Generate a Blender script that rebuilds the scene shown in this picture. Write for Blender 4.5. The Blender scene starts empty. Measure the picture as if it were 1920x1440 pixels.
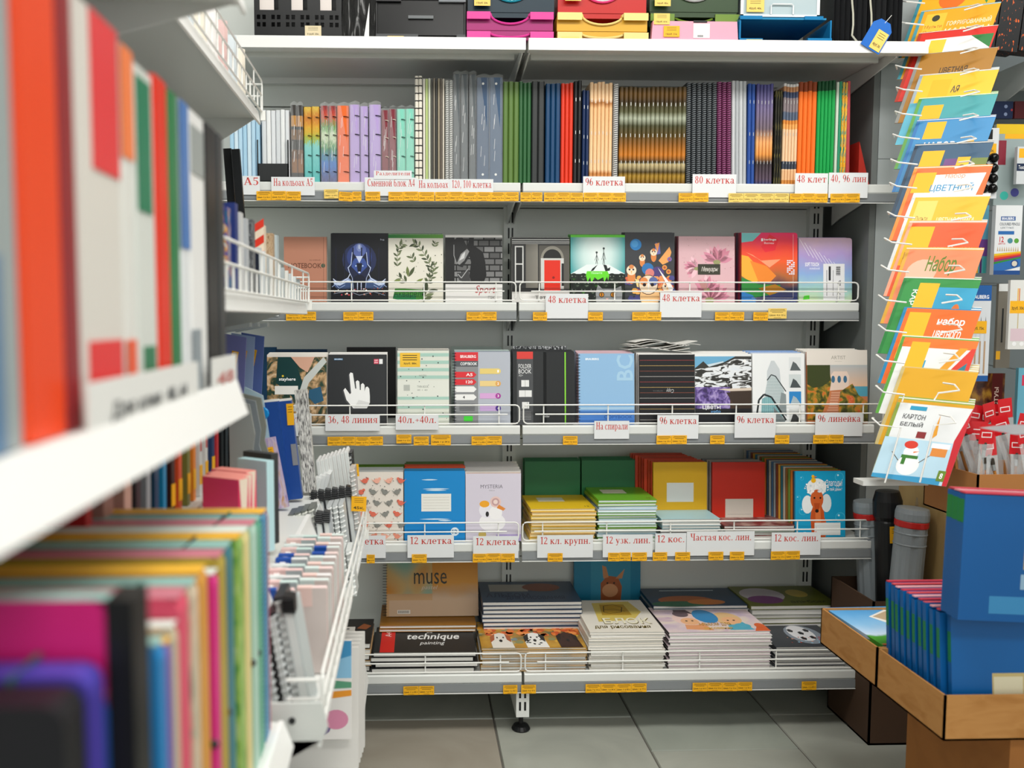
import bpy, math, random
from mathutils import Vector, Matrix, Euler
random.seed(7)
D = bpy.data; SC = bpy.context.scene; COL = SC.collection
PI = math.pi
# ---------------------------------------------------------------- camera
FPX = 1650.0; CX = 824.0; CY = 720.0; CAMZ = 1.22
YAW = math.atan(.03); PIT = math.atan(.0745)
cd = D.cameras.new('camera'); cam = D.objects.new('camera', cd); COL.objects.link(cam)
cd.sensor_width = 36; cd.lens = 36 * FPX / 1920; cd.shift_x = (960 - CX) / 1920; cd.clip_start = .05
cam.location = (0, 0, CAMZ); cam.rotation_euler = (PI / 2 - PIT, 0, -YAW)
cd.dof.use_dof = True; cd.dof.focus_distance = 2.5; cd.dof.aperture_fstop = 2.6
SC.camera = cam
# ---------------------------------------------------------------- world, lights, exposure
w = D.worlds.new('world'); SC.world = w; w.use_nodes = True
w.node_tree.nodes['Background'].inputs[0].default_value = (.97, .99, .97, 1)
w.node_tree.nodes['Background'].inputs[1].default_value = 1.0
SC.view_settings.view_transform = 'Standard'; SC.view_settings.look = 'None'
SC.view_settings.gamma = 1; SC.view_settings.exposure = 0.24; SC.view_settings.use_curve_mapping = False
LAMPS = [(-.1, 1.2, 20), (1.25, 1.2, 20), (.6, -.4, 25), (-1.6, .4, 13), (2.6, 1.4, 14)]
for i, (x, y, e) in enumerate(LAMPS):
    l = D.lights.new('ceiling_lamp', 'AREA'); l.shape = 'RECTANGLE'; l.size = 1.2; l.size_y = .5; l.energy = e
    l.color = (1, .985, .95)
    o = D.objects.new('ceiling_lamp_glow', l); COL.objects.link(o); o.location = (x, y, 2.905)

# ---------------------------------------------------------------- projection helpers
_d = Vector((math.sin(YAW) * math.cos(PIT), math.cos(YAW) * math.cos(PIT), -math.sin(PIT)))
_r = Vector((math.cos(YAW), -math.sin(YAW), 0)); _u = _r.cross(_d)
def ray(px, py): return _d + _r * ((px - CX) / FPX) + _u * ((CY - py) / FPX)
def P(px, py, Y):
    q = ray(px, py); t = Y / q.y; return Vector((q.x * t, Y, CAMZ + q.z * t))
def XW(px, Y, py=597): return P(px, py, Y).x
def ZW(py, Y, px=1100): return P(px, py, Y).z
# ---------------------------------------------------------------- materials
def lin(h):
    if isinstance(h, str):
        h = h.lstrip('#'); h = ''.join(q * 2 for q in h) if len(h) == 3 else h; c = [int(h[i:i + 2], 16) / 255 for i in (0, 2, 4)]
    else: c = h
    return tuple(x / 12.92 if x <= .04045 else ((x + .055) / 1.055) ** 2.4 for x in c) + (1,)
MC = {}
def mat(h, rough=.45, metal=0, coat=0, alpha=1, emit=0):
    k = (h, rough, metal, coat, alpha, emit)
    if k in MC: return MC[k]
    m = D.materials.new('paint_' + str(h).strip('#')); m.use_nodes = True; b = m.node_tree.nodes['Principled BSDF']
    b.inputs['Base Color'].default_value = lin(h); b.inputs['Roughness'].default_value = rough
    b.inputs['Metallic'].default_value = metal; b.inputs['Coat Weight'].default_value = coat
    b.inputs['Specular IOR Level'].default_value = .35
    if alpha < 1: b.inputs['Alpha'].default_value = alpha
    if emit:
        b.inputs['Emission Color'].default_value = lin(h); b.inputs['Emission Strength'].default_value = emit
    MC[k] = m; return m
def nodemat(name, rough=.4, coat=0):
    m = D.materials.new(name); m.use_nodes = True; nt = m.node_tree; b = nt.nodes['Principled BSDF']
    b.inputs['Roughness'].default_value = rough; b.inputs['Coat Weight'].default_value = coat
    b.inputs['Specular IOR Level'].default_value = .35
    return m, nt, b
def ramp(nt, stops, fac, out, const=False):
    r = nt.nodes.new('ShaderNodeValToRGB'); cr = r.color_ramp
    if const: cr.interpolation = 'CONSTANT'
    while len(cr.elements) < len(stops): cr.elements.new(.5)
    for e, (p, c) in zip(cr.elements, stops): e.position = p
    for e, (p, c) in zip(cr.elements, stops): e.color = lin(c)
    nt.links.new(fac, r.inputs[0]); nt.links.new(r.outputs[0], out); return r
def coords(nt, scale=(1, 1, 1), loc=(0, 0, 0), kind='Generated', rot=(0, 0, 0)):
    t = nt.nodes.new('ShaderNodeTexCoord'); mp = nt.nodes.new('ShaderNodeMapping')
    mp.inputs['Scale'].default_value = scale; mp.inputs['Location'].default_value = loc; mp.inputs['Rotation'].default_value = rot
    nt.links.new(t.outputs[kind], mp.inputs[0]); return mp.outputs[0]
def m_noise(name, stops, scale=4, sc=(1, 1, 1), dist=.5, rough=.4, detail=3, coat=0, const=False, kind='Generated'):
    m, nt, b = nodemat(name, rough, coat); n = nt.nodes.new('ShaderNodeTexNoise')
    n.inputs['Scale'].default_value = scale; n.inputs['Detail'].default_value = detail; n.inputs['Distortion'].default_value = dist
    nt.links.new(coords(nt, sc, kind=kind), n.inputs['Vector']); ramp(nt, stops, n.outputs[0], b.inputs['Base Color'], const); return m
def m_grad(name, stops, axis=2, wob=0, wscale=3, rough=.4, coat=0, const=False):
    m, nt, b = nodemat(name, rough, coat); c = coords(nt); s = nt.nodes.new('ShaderNodeSeparateXYZ'); nt.links.new(c, s.inputs[0])
    fac = s.outputs[axis]
    if wob:
        n = nt.nodes.new('ShaderNodeTexNoise'); n.inputs['Scale'].default_value = wscale; n.inputs['Detail'].default_value = 4; nt.links.new(c, n.inputs['Vector'])
        a = nt.nodes.new('ShaderNodeMath'); a.operation = 'MULTIPLY_ADD'; a.inputs[1].default_value = wob; nt.links.new(n.outputs[0], a.inputs[0]); nt.links.new(fac, a.inputs[2])
        q = nt.nodes.new('ShaderNodeMath'); q.operation = 'SUBTRACT'; q.inputs[1].default_value = wob / 2; nt.links.new(a.outputs[0], q.inputs[0]); fac = q.outputs[0]
    ramp(nt, stops, fac, b.inputs['Base Color'], const); return m
def m_radial(name, stops, cx, cz, sx=1, sz=1, wob=0, rough=.4):
    m, nt, b = nodemat(name, rough)
    c = coords(nt, (sx, 0, sz), (-cx * sx, 0, -cz * sz)); v = c
    ln = nt.nodes.new('ShaderNodeVectorMath'); ln.operation = 'LENGTH'; nt.links.new(v, ln.inputs[0])
    fac = ln.outputs['Value']
    ramp(nt, stops, fac, b.inputs['Base Color']); return m
def m_wave(name, c1, c2, scale, axis='Z', rough=.4, w=.5, kind='Generated', dist=0):
    m, nt, b = nodemat(name, rough); n = nt.nodes.new('ShaderNodeTexWave'); n.bands_direction = axis
    n.inputs['Scale'].default_value = scale; n.inputs['Distortion'].default_value = dist
    nt.links.new(coords(nt, kind=kind), n.inputs['Vector']); ramp(nt, [(0, c1), (w, c1), (min(w + .06, 1), c2)], n.outputs[0], b.inputs['Base Color']); return m
def m_brick(name, c1, c2, cm, scale=3):
    m, nt, b = nodemat(name, .5); n = nt.nodes.new('ShaderNodeTexBrick'); n.inputs['Scale'].default_value = scale
    n.inputs['Color1'].default_value = lin(c1); n.inputs['Color2'].default_value = lin(c2); n.inputs['Mortar'].default_value = lin(cm)
    n.inputs['Mortar Size'].default_value = .03
    nt.links.new(coords(nt, rot=(-PI / 2, 0, 0)), n.inputs['Vector']); nt.links.new(n.outputs[0], b.inputs['Base Color']); return m
WHITE = mat('#e9eae6', .35); METAL = mat('#dfe1dd', .38); WIRE = mat('#efefea', .3); GREYRAIL = mat('#84888a', .3)
PAPER = mat('#e8e6e0', .7); BLACK = mat('#141516', .35); DARK = mat('#2b2d2e', .4); CARD = mat('#e3e5e6', .5)
YEL = mat('#f5b41c', .5); YEL2 = mat('#f3cf6a', .5); REDT = mat('#d2504a', .5); INK = mat('#3c3320', .6); BROWN = mat('#a9713c', .7)
# ---------------------------------------------------------------- mesh builder
class MB:
    def __init__(s): s.v = []; s.f = []; s.m = []; s.mats = []
    def mi(s, m):
        if m not in s.mats: s.mats.append(m)
        return s.mats.index(m)
    def raw(s, vs, fs, m, M=None):
        b = len(s.v); i = s.mi(m)
        s.v += [tuple(M @ Vector(v)) if M else tuple(v) for v in vs]
        for f in fs: s.f.append([b + k for k in f]); s.m.append(i)
        return s
    def box(s, x0, y0, z0, x1, y1, z1, m, M=None):
        return s.raw([(x0, y0, z0), (x1, y0, z0), (x1, y1, z0), (x0, y1, z0), (x0, y0, z1), (x1, y0, z1), (x1, y1, z1), (x0, y1, z1)],
                     [(0, 3, 2, 1), (4, 5, 6, 7), (0, 1, 5, 4), (1, 2, 6, 5), (2, 3, 7, 6), (3, 0, 4, 7)], m, M)
    def prism(s, pts, axis, a, b, m, M=None):
        """closed outline extruded along axis ('x','y','z') from a to b; pts are the other two coordinates in order"""
        def mk(p, t):
            return (t, p[0], p[1]) if axis == 'x' else ((p[0], t, p[1]) if axis == 'y' else (p[0], p[1], t))
        n = len(pts); vs = [mk(p, a) for p in pts] + [mk(p, b) for p in pts]
        fs = [list(range(n))[::-1], [n + k for k in range(n)]] + [(k, (k + 1) % n, n + (k + 1) % n, n + k) for k in range(n)]
        return s.raw(vs, fs, m, M)
    def tube(s, pts, r, m, n=6, closed=False, M=None):
        pts = [Vector(p) for p in pts]; vs = []; fs = []; L = len(pts)
        for i, p in enumerate(pts):
            a = pts[(i - 1) % L] if (closed or i > 0) else p; b = pts[(i + 1) % L] if (closed or i < L - 1) else p
            t = (b - a).normalized(); ref = Vector((0, 0, 1)) if abs(t.z) < .8 else Vector((1, 0, 0))
            e1 = t.cross(ref).normalized(); e2 = t.cross(e1)
            for k in range(n):
                an = 2 * PI * k / n; vs.append(p + e1 * r * math.cos(an) + e2 * r * math.sin(an))
        for i in range(L if closed else L - 1):
            j = (i + 1) % L
            for k in range(n): fs.append((i * n + k, i * n + (k + 1) % n, j * n + (k + 1) % n, j * n + k))
        if not closed: fs += [list(range(n)), [(L - 1) * n + k for k in range(n)][::-1]]
        return s.raw(vs, fs, m, M)
    def lathe(s, prof, m, n=20, M=None):
        vs = []; fs = []
        for (r, z) in prof:
            for k in range(n): vs.append((r * math.cos(2 * PI * k / n), r * math.sin(2 * PI * k / n), z))
        for i in range(len(prof) - 1):
            for k in range(n): fs.append((i * n + k, i * n + (k + 1) % n, (i + 1) * n + (k + 1) % n, (i + 1) * n + k))
        fs += [list(range(n))[::-1], [(len(prof) - 1) * n + k for k in range(n)]]
        return s.raw(vs, fs, m, M)
    def mesh(s, name):
        me = D.meshes.new(name); me.from_pydata(s.v, [], s.f)
        for m in s.mats: me.materials.append(m)
        me.polygons.foreach_set('material_index', s.m); me.update(); return me
    def build(s, name, parent=None, loc=(0, 0, 0), rot=(0, 0, 0), smooth=False):
        me = s.mesh(name)
        if smooth: me.polygons.foreach_set('use_smooth', [True] * len(me.polygons))
        o = D.objects.new(name, me); COL.objects.link(o); o.parent = parent; o.location = loc; o.rotation_euler = rot; return o
def tag(o, label, cat, group=None, kind=None):
    o['label'] = label; o['category'] = cat
    if group: o['group'] = group
    if kind: o['kind'] = kind
    return o
def lab(o, t): o['label'] = t; return o
def empty(name, label, cat, loc=(0, 0, 0), rot=(0, 0, 0), group=None):
    o = D.objects.new(name, None); COL.objects.link(o); o.empty_display_size = .02; o.location = loc; o.rotation_euler = rot
    return tag(o, label, cat, group)
def inst(me, name, parent=None, loc=(0, 0, 0), rot=(0, 0, 0)):
    o = D.objects.new(name, me); COL.objects.link(o); o.parent = parent; o.location = loc; o.rotation_euler = rot; return o
ORD = ['first', 'second', 'third', 'fourth', 'fifth', 'sixth', 'seventh', 'eighth', 'ninth', 'tenth', 'eleventh', 'twelfth', 'thirteenth', 'fourteenth', 'fifteenth', 'sixteenth', 'seventeenth', 'eighteenth', 'nineteenth', 'twentieth']
NUM = ['zero', 'one', 'two', 'three', 'four', 'five', 'six', 'seven', 'eight', 'nine', 'ten', 'eleven', 'twelve', 'thirteen', 'fourteen', 'fifteen', 'sixteen']
def ordl(i, n, side='the left', noun='notebooks'):
    return '%s from %s of %s' % (ORD[i], side, NUM[n]) if n > 1 else ''
# ---------------------------------------------------------------- lettering
TC = {}
def text_geo(s, bold=False, shear=0):
    k = (s, bold, shear)
    if k in TC: return TC[k]
    c = D.curves.new('t', 'FONT'); c.body = s; c.size = 1; c.resolution_u = 2; c.shear = shear
    if bold: c.offset = .018
    o = D.objects.new('t', c); me = D.meshes.new_from_object(o)
    vs = [(v.co.x, v.co.y) for v in me.vertices]; fs = [list(p.vertices) for p in me.polygons]
    D.meshes.remove(me); D.objects.remove(o); D.curves.remove(c)
    x0 = min(v[0] for v in vs); x1 = max(v[0] for v in vs); y0 = min(v[1] for v in vs); y1 = max(v[1] for v in vs)
    TC[k] = ([((v[0] - x0) / (x1 - x0), (v[1] - y0) / (y1 - y0)) for v in vs], fs, (x1 - x0) / (y1 - y0)); return TC[k]
# small bold serif alphabet built from strokes (for the hand-set shelf cards)
def _q(x0, y0, x1, y1): return [(x0, y0), (x1, y0), (x1, y1), (x0, y1)]
def V(x, y0=0, y1=.66, t=.15, s=.29): return [_q(x - t / 2, y0, x + t / 2, y1), _q(x - s / 2, y0, x + s / 2, y0 + .05), _q(x - s / 2, y1 - .05, x + s / 2, y1)]
def Hh(x0, x1, y, t=.07): return [_q(x0, y - t / 2, x1, y + t / 2)]
def Dg(x0, y0, x1, y1, t): 
    dx, dy = x1 - x0, y1 - y0; L = math.hypot(dx, dy); a, b = -dy / L * t / 2, dx / L * t / 2
    return [[(x0 + a, y0 + b), (x0 - a, y0 - b), (x1 - a, y1 - b), (x1 + a, y1 + b)]]
def A(cx, cy, rx, ry, a0=0, a1=360, tx=.15, ty=.06, n=14):
    o = []
    for i in range(n):
        p = [math.radians(a0 + (a1 - a0) * (i + j) / n) for j in (0, 1)]
        o.append([(cx + rx * math.cos(p[0]), cy + ry * math.sin(p[0])), (cx + rx * math.cos(p[1]), cy + ry * math.sin(p[1])),
                  (cx + (rx - tx) * math.cos(p[1]), cy + (ry - ty) * math.sin(p[1])), (cx + (rx - tx) * math.cos(p[0]), cy + (ry - ty) * math.sin(p[0]))])
    return o
G = {
 'к': (.62, V(.15) + Dg(.2, .3, .46, .6, .07) + Dg(.26, .38, .52, .04, .14) + Hh(.42, .62, .03, .06) + Hh(.4, .56, .62, .08)),
 'л': (.66, V(.5) + Dg(.12, .05, .27, .64, .08) + Hh(.2, .55, .63, .06) + Hh(.02, .2, .05, .1)),
 'е': (.56, A(.29, .33, .26, .34, 0, 320) + Hh(.08, .54, .34)),
 'т': (.6, V(.3) + Hh(.03, .57, .63, .06) + [_q(.03, .46, .08, .66), _q(.52, .46, .57, .66)]),
 'а': (.58, [_q(.34, .06, .48, .52), _q(.44, 0, .57, .09)] + A(.28, .47, .2, .2, 0, 170, .13) + A(.24, .18, .2, .19, 60, 360, .13, .06)),
 'н': (.68, V(.16) + V(.52) + Hh(.2, .5, .34)), 'и': (.68, V(.16) + V(.52) + Dg(.18, .08, .5, .58, .07)),
 'й': (.68, V(.16) + V(.52) + Dg(.18, .08, .5, .58, .07) + A(.34, .86, .14, .12, 180, 360, .06, .06, 8)),
 'п': (.68, V(.16) + V(.52) + Hh(.2, .5, .62, .07)), 'о': (.6, A(.3, .33, .27, .35)), 'с': (.54, A(.29, .33, .26, .35, 35, 320)),
 'р': (.62, V(.16, -.24, .66) + A(.33, .33, .24, .35, -120, 120, .14)), 'ь': (.58, V(.16) + A(.3, .19, .25, .21, -110, 110, .14)),
 'х': (.62, Dg(.14, .6, .48, .06, .15) + Dg(.48, .6, .12, .06, .07) + Hh(.02, .28, .63, .05) + Hh(.36, .6, .63, .05) + Hh(.02, .24, .03, .05) + Hh(.34, .6, .03, .05)),
 'м': (.8, V(.13, t=.08) + V(.65) + Dg(.14, .62, .37, .06, .13) + Dg(.62, .62, .38, .06, .06)),
 'у': (.6, Dg(.12, .62, .33, .08, .15) + Dg(.5, .62, .22, -.2, .07) + Hh(.02, .28, .63, .05) + Hh(.38, .58, .63, .05) + Hh(.08, .24, -.2, .1)),
 'з': (.5, A(.23, .49, .2, .17, -80, 150, .13) + A(.23, .18, .23, .19, -150, 80, .14)), 'я': (.62, V(.48) + A(.32, .46, .24, .2, 80, 280, .14) + Dg(.32, .3, .1, .03, .09)),
 'д': (.68, V(.5) + Dg(.16, .05, .27, .64, .08) + Hh(.2, .55, .63, .06) + Hh(.03, .66, .03, .07) + [_q(.03, -.15, .09, .06), _q(.6, -.15, .66, .06)]),
 'б': (.58, A(.3, .3, .26, .32) + A(.34, .6, .28, .38, 100, 200, .13, .06, 8) + Hh(.3, .52, .96, .08)),
 'г': (.5, V(.16) + Hh(.2, .48, .62, .07) + [_q(.43, .46, .48, .66)]),
 'А': (.8, Dg(.14, .03, .38, .97, .07) + Dg(.38, 1, .64, .03, .16) + Hh(.22, .52, .33, .06) + Hh(.02, .26, .03, .05) + Hh(.5, .78, .03, .05)),
 'Н': (.84, V(.18, 0, 1, .17, .32) + V(.64, 0, 1, .17, .32) + Hh(.2, .6, .52)), 'С': (.72, A(.38, .5, .34, .51, 40, 320, .18)),
 'Р': (.66, V(.18, 0, 1, .17, .32) + A(.33, .74, .29, .26, -95, 95, .17)), 'Ч': (.76, V(.58, 0, 1, .17, .32) + A(.36, .72, .26, .3, 180, 300, .17) + [_q(.1, .7, .27, 1)] + Hh(.02, .35, .98, .05)),
 '0': (.54, A(.26, .5, .23, .5, tx=.13)), '1': (.5, V(.27, 0, 1, .14, .34) + Dg(.1, .85, .25, .96, .07)),
 '2': (.54, A(.25, .74, .22, .26, -20, 170, .14) + Dg(.4, .62, .08, .1, .1) + Hh(.04, .5, .06, .13)),
 '3': (.54, A(.23, .75, .2, .24, -80, 160, .14) + A(.23, .28, .25, .29, -150, 85, .15)),
 '4': (.54, [_q(.29, 0, .42, 1)] + Dg(.04, .3, .34, .96, .06) + Hh(.02, .5, .27, .11)),
 '5': (.54, A(.22, .31, .27, .33, -140, 110, .15) + [_q(.08, .55, .14, 1)] + Hh(.08, .46, .93, .13)),
 '6': (.54, A(.27, .31, .23, .32, tx=.13) + A(.36, .42, .32, .58, 100, 195, .14, .06, 8)),
 '8': (.54, A(.26, .76, .2, .24, tx=.12) + A(.26, .27, .23, .28, tx=.13)), '9': (.54, A(.26, .68, .23, .32, tx=.13) + A(.17, .58, .32, .58, -80, 15, .14, .06, 8)),
 '.': (.3, [_q(.08, 0, .22, .14)]), ',': (.3, [_q(.08, 0, .22, .14)] + Dg(.2, .03, .1, -.16, .06)), '+': (.6, Hh(.06, .54, .4) + [_q(.265, .16, .335, .64)]), ' ': (.28, []),
}
def serif_polys(s):
    x = 0; out = []
    for ch in s:
        wd, ps = G.get(ch, G['о'])
        out += [[(p[0] + x, p[1]) for p in q] for q in ps]; x += wd + .02
    return out, x
class Art:
    """flat print: layers of coloured shapes on a page, u across, v up"""
    def __init__(s, w, h): s.w = w; s.h = h; s.mb = MB(); s.k = 1
    def m(s, c): return mat(c, .4) if isinstance(c, str) else c
    def poly(s, c, pts, bump=True):
        if bump: s.k += 1
        y = -s.k * .00003
        s.mb.raw([(u * s.w, y, v * s.h) for u, v in pts], [list(range(len(pts)))], s.m(c))
    def rect(s, c, u0, v0, u1, v1): s.poly(c, [(u0, v0), (u1, v0), (u1, v1), (u0, v1)])
    def ell(s, c, u, v, ru, rv=None, n=18, a0=0, a1=2 * PI, bump=True):
        rv = ru * s.w / s.h if rv is None else rv
        s.poly(c, [(u + ru * math.cos(a0 + (a1 - a0) * i / n), v + rv * math.sin(a0 + (a1 - a0) * i / n)) for i in range(n + (a1 - a0 < 6))], bump)
    def line(s, c, pts, wd):
        s.k += 1; y = -s.k * .00003; t = wd * s.w / 2
        for (a, b) in zip(pts, pts[1:]):
            x0, z0, x1, z1 = a[0] * s.w, a[1] * s.h, b[0] * s.w, b[1] * s.h
            L = math.hypot(x1 - x0, z1 - z0) or 1; nx, nz = -(z1 - z0) / L * t, (x1 - x0) / L * t
            s.mb.raw([(x0 - nx, y, z0 - nz), (x1 - nx, y, z1 - nz), (x1 + nx, y, z1 + nz), (x0 + nx, y, z0 + nz)], [(0, 1, 2, 3)], s.m(c))
    def leaf(s, c, u, v, ang, L, wd, bump=False):
        a = math.radians(ang); n = 6; pts = []
        for i in range(n + 1):
            t = i / n; pts.append((t * L, math.sin(PI * t) * wd / 2))
        for i in range(n - 1, 0, -1):
            t = i / n; pts.append((t * L, -math.sin(PI * t) * wd / 2))
        k = s.w / s.h
        s.poly(c, [(u + x * math.cos(a) - y * math.sin(a), v + (x * math.sin(a) + y * math.cos(a)) * k) for x, y in pts], bump)
    def text(s, c, t, u0, v0, u1, v1, bold=False, serif=False, shear=0, rot=0, flip=False):
        if not t.strip(): return
        s.k += 1; y = -s.k * .00003; m = s.m(c)
        def mp(a, b):
            if rot == 90: a, b = 1 - b, a
            if rot == -90: a, b = b, 1 - a
            if flip: a, b = 1 - a, 1 - b
            return ((u0 + a * (u1 - u0)) * s.w, y, (v0 + b * (v1 - v0)) * s.h)
        if serif:
            ps, L = serif_polys(t)
            for q in ps: s.mb.raw([mp(a / L, b) for a, b in q], [list(range(len(q)))], m)
        else:
            vs, fs, asp = text_geo(t, bold, shear); s.mb.raw([mp(a, b) for a, b in vs], fs, m)
    def spots(s, cols, n, r0, r1, box=(0, 0, 1, 1), seed=1):
        R = random.Random(seed)
        for i in range(n): s.ell(R.choice(cols), R.uniform(box[0], box[2]), R.uniform(box[1], box[3]), R.uniform(r0, r1), n=6, bump=i % 8 == 0)
    def build(s, parent, name='cover_print', loc=(0, 0, 0)):
        return s.mb.build(name, parent, loc) if s.mb.v else None

# ---------------------------------------------------------------- room
def struct(mb, name, loc=(0, 0, 0)):
    o = mb.build(name, None, loc); o['kind'] = 'structure'; return o
GROUT = mat('#5d5a54', .9)
fl = struct(MB().box(-6, -7, -.05, 4.5, 3.2, -.004, GROUT), 'floor')
tile_ms = [m_noise('floor_tile_%s' % n, [(.25, a), (.5, b), (.75, c)], 2.2, (1, 1, 1), 1.5, .28, 5, kind='Object') for n, a, b, c in
           (('grey', '#90928a', '#a2a49a', '#b0b1a7'), ('sand', '#8e8678', '#9c9588', '#aaa498'), ('green', '#8a8f86', '#9a9f95', '#a8ada3'))]
TS = .4266
tmes = []
for tm in tile_ms:
    g = .0022; b = MB(); bz = .002; T = TS - g
    b.raw([(g, g, -.004), (T, g, -.004), (T, T, -.004), (g, T, -.004), (g + bz, g + bz, 0), (T - bz, g + bz, 0), (T - bz, T - bz, 0), (g + bz, T - bz, 0)],
          [(4, 5, 6, 7), (0, 1, 5, 4), (1, 2, 6, 5), (2, 3, 7, 6), (3, 0, 4, 7)], tm)
    tmes.append(b.mesh('floor_tile'))
gx0 = P(935, 1400, 1.22 * FPX / 803).x; gx0 = .2435
ycr = 2.60
for i in range(-7, 9):
    for j in range(-9, 3):
        x = gx0 + i * TS; y = ycr + j * TS + (TS * .5 if i == 1 else 0)
        k = 2 if (i + j) % 3 == 0 else (1 if (i * 2 + j) % 4 == 1 else 0)
        o = inst(tmes[k], 'floor_tile', fl, (x, y, 0))
struct(MB().box(-3, 3.02, 0, 4.5, 3.1, 3, mat('#c9cbc8', .7)), 'wall_back')
struct(MB().box(4.4, -1.5, 0, 4.5, 3.02, 3, mat('#cfd0cc', .7)), 'wall_right')
struct(MB().box(-3, -1.5, 2.95, 4.5, 3.1, 3.05, mat('#e6e7e4', .8)), 'ceiling')
for i, (x, y, e) in enumerate(LAMPS):
    t = empty('ceiling_light', 'flat white ceiling light panel, %s of five overhead' % ORD[i], 'light', (x, y, 2.95))
    MB().box(-.62, -.27, -.03, .62, -.25, 0, WHITE).box(-.62, .25, -.03, .62, .27, 0, WHITE).box(-.62, -.25, -.03, -.6, .25, 0, WHITE).box(.6, -.25, -.03, .62, .25, 0, WHITE).build('frame', t)
    MB().box(-.6, -.25, -.025, .6, .25, -.012, mat('#fffdf5', .5, emit=1.5)).build('diffuser', t)

# ---------------------------------------------------------------- main shelving
YB = 2.91
YF = [2.50, 2.60, 2.68, 2.57, 2.57, 2.49]
X1 = XW(955, YB); X2 = XW(1519, YB); BW = X2 - X1; X0 = X1 - BW
LIPY = [76, 344, 567, 797, 1015, 1259]
ZS = [ZW(LIPY[i], YF[i], 1250) for i in range(6)]
panelm, nt, b = nodemat('grey_panel', .32)
b.inputs['Base Color'].default_value = lin('#e4e8e2'); b.inputs['Specular IOR Level'].default_value = .5
unit = empty('shelving_unit', 'tall white metal wall shelving unit with slotted uprights filled with notebooks', 'shelving', (X1, YB, 0))
def upart(mb, name): return mb.build(name, unit, (-X1, -YB, 0))
for (a, c) in ((X0, X1), (X1, X2)):
    z = .05
    for zz in (.42, .82, 1.22, 1.58, 1.9, 2.35):
        upart(MB().box(a + .014, YB, z + .002, c - .014, YB + .02, zz - .002, panelm), 'back_panel'); z = zz
for k, x in enumerate((X0, X1, X2)):
    upart(MB().box(x - .022, YB - .022, .05, x + .022, YB + .045, 2.4, panelm), 'upright')
    s = MB(); z = .08
    while z < 2.38:
        for dx in (-.0085, .0035): s.box(x + dx, YB - .0235, z, x + dx + .005, YB - .0215, z + .034, BLACK)
        z += .05
    o = upart(s, 'upright_slots'); o['kind'] = 'stuff'
    foot = MB().box(x - .019, YF[5] + .0, .055, x + .019, YB - .022, .135, METAL)
    foot.prism([(YF[5] + .04, .135), (YB - .022, .135), (YB - .022, ZS[5] - .05), (YF[5] + .0, ZS[5] - .05), (YF[5] + .0, .135)], 'x', x - .019, x + .019, METAL)
    o = upart(foot, 'base_leg')
    s2 = MB()
    for zz in (.075, ZS[5] - .075):
        for dx in (-.011, .004): s2.box(x + dx, YF[5] - .0008, zz, x + dx + .006, YF[5] + .002, zz + .026, BLACK)
    o2 = s2.build('leg_slot', o); lab(o2, 'dark slots punched in the white leg')
    o = MB().lathe([(.026, 0), (.028, .004), (.022, .014), (.007, .02), (.007, .056)], BLACK, 18).build('levelling_foot', unit, (x - X1, YF[5] + .04 - YB, .0))
xe = 1.365 + .02
endp = MB().box(xe, 2.66, .0, xe + .018, YB + .05, 2.45, mat('#6f7472', .5))
endo = tag(endp.build('end_panel'), 'dark grey side panel closing the right end of the shelving', 'panel')
colp = MB().box(xe + .018, 2.66, 0, 1.72, 3.015, 2.9, mat('#a9b0b0', .55))
for z in (.9, 1.7): colp.box(xe + .018, 2.6592, z, 1.72, 2.6605, z + .002, mat('#7d8382', .6))
colp.v = [(v[0] + .002, v[1], v[2]) for v in colp.v]
struct(colp, 'wall_column')
BAYX = [(X0 + .004, X1 - .004), (X1 + .004, None)]
ROWN = ['top', 'second', 'third', 'fourth', 'fifth', 'bottom']
RX = [xe + .065, xe + .06, xe - .015, xe - .012, xe - .008, xe - .03]
SHELF = {}
def guard(x0, x1, z, yo=0):
    g = MB(); r = .0023; h = .055; c = .012
    def loop(z0, z1):
        pts = []
        for (cx, cz, a0) in ((x0 + c, z1 - c, 180), (x1 - c, z1 - c, 90), (x1 - c, z0 + c, 0), (x0 + c, z0 + c, -90)):
            for k in range(4):
                a = math.radians(a0 - 30 * k); pts.append((cx + c * math.cos(a), yo, cz + c * math.sin(a)))
        return pts
    g.tube(loop(z, z + h), r, WIRE, 6, True); g.tube([(x0 + .035, yo, z + h * .5), (x1 - .035, yo, z + h * .5)], r, WIRE)
    n = max(2, int((x1 - x0) / .215))
    for i in range(n + 1):
        x = x0 + .06 + (x1 - x0 - .12) * i / n; g.tube([(x, yo + .003, z), (x, yo + .003, z + h)], r * .9, WIRE)
        g.tube([(x, yo + .003, z), (x, yo + .02, z - .004)], r * .9, WIRE)
    return g
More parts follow.
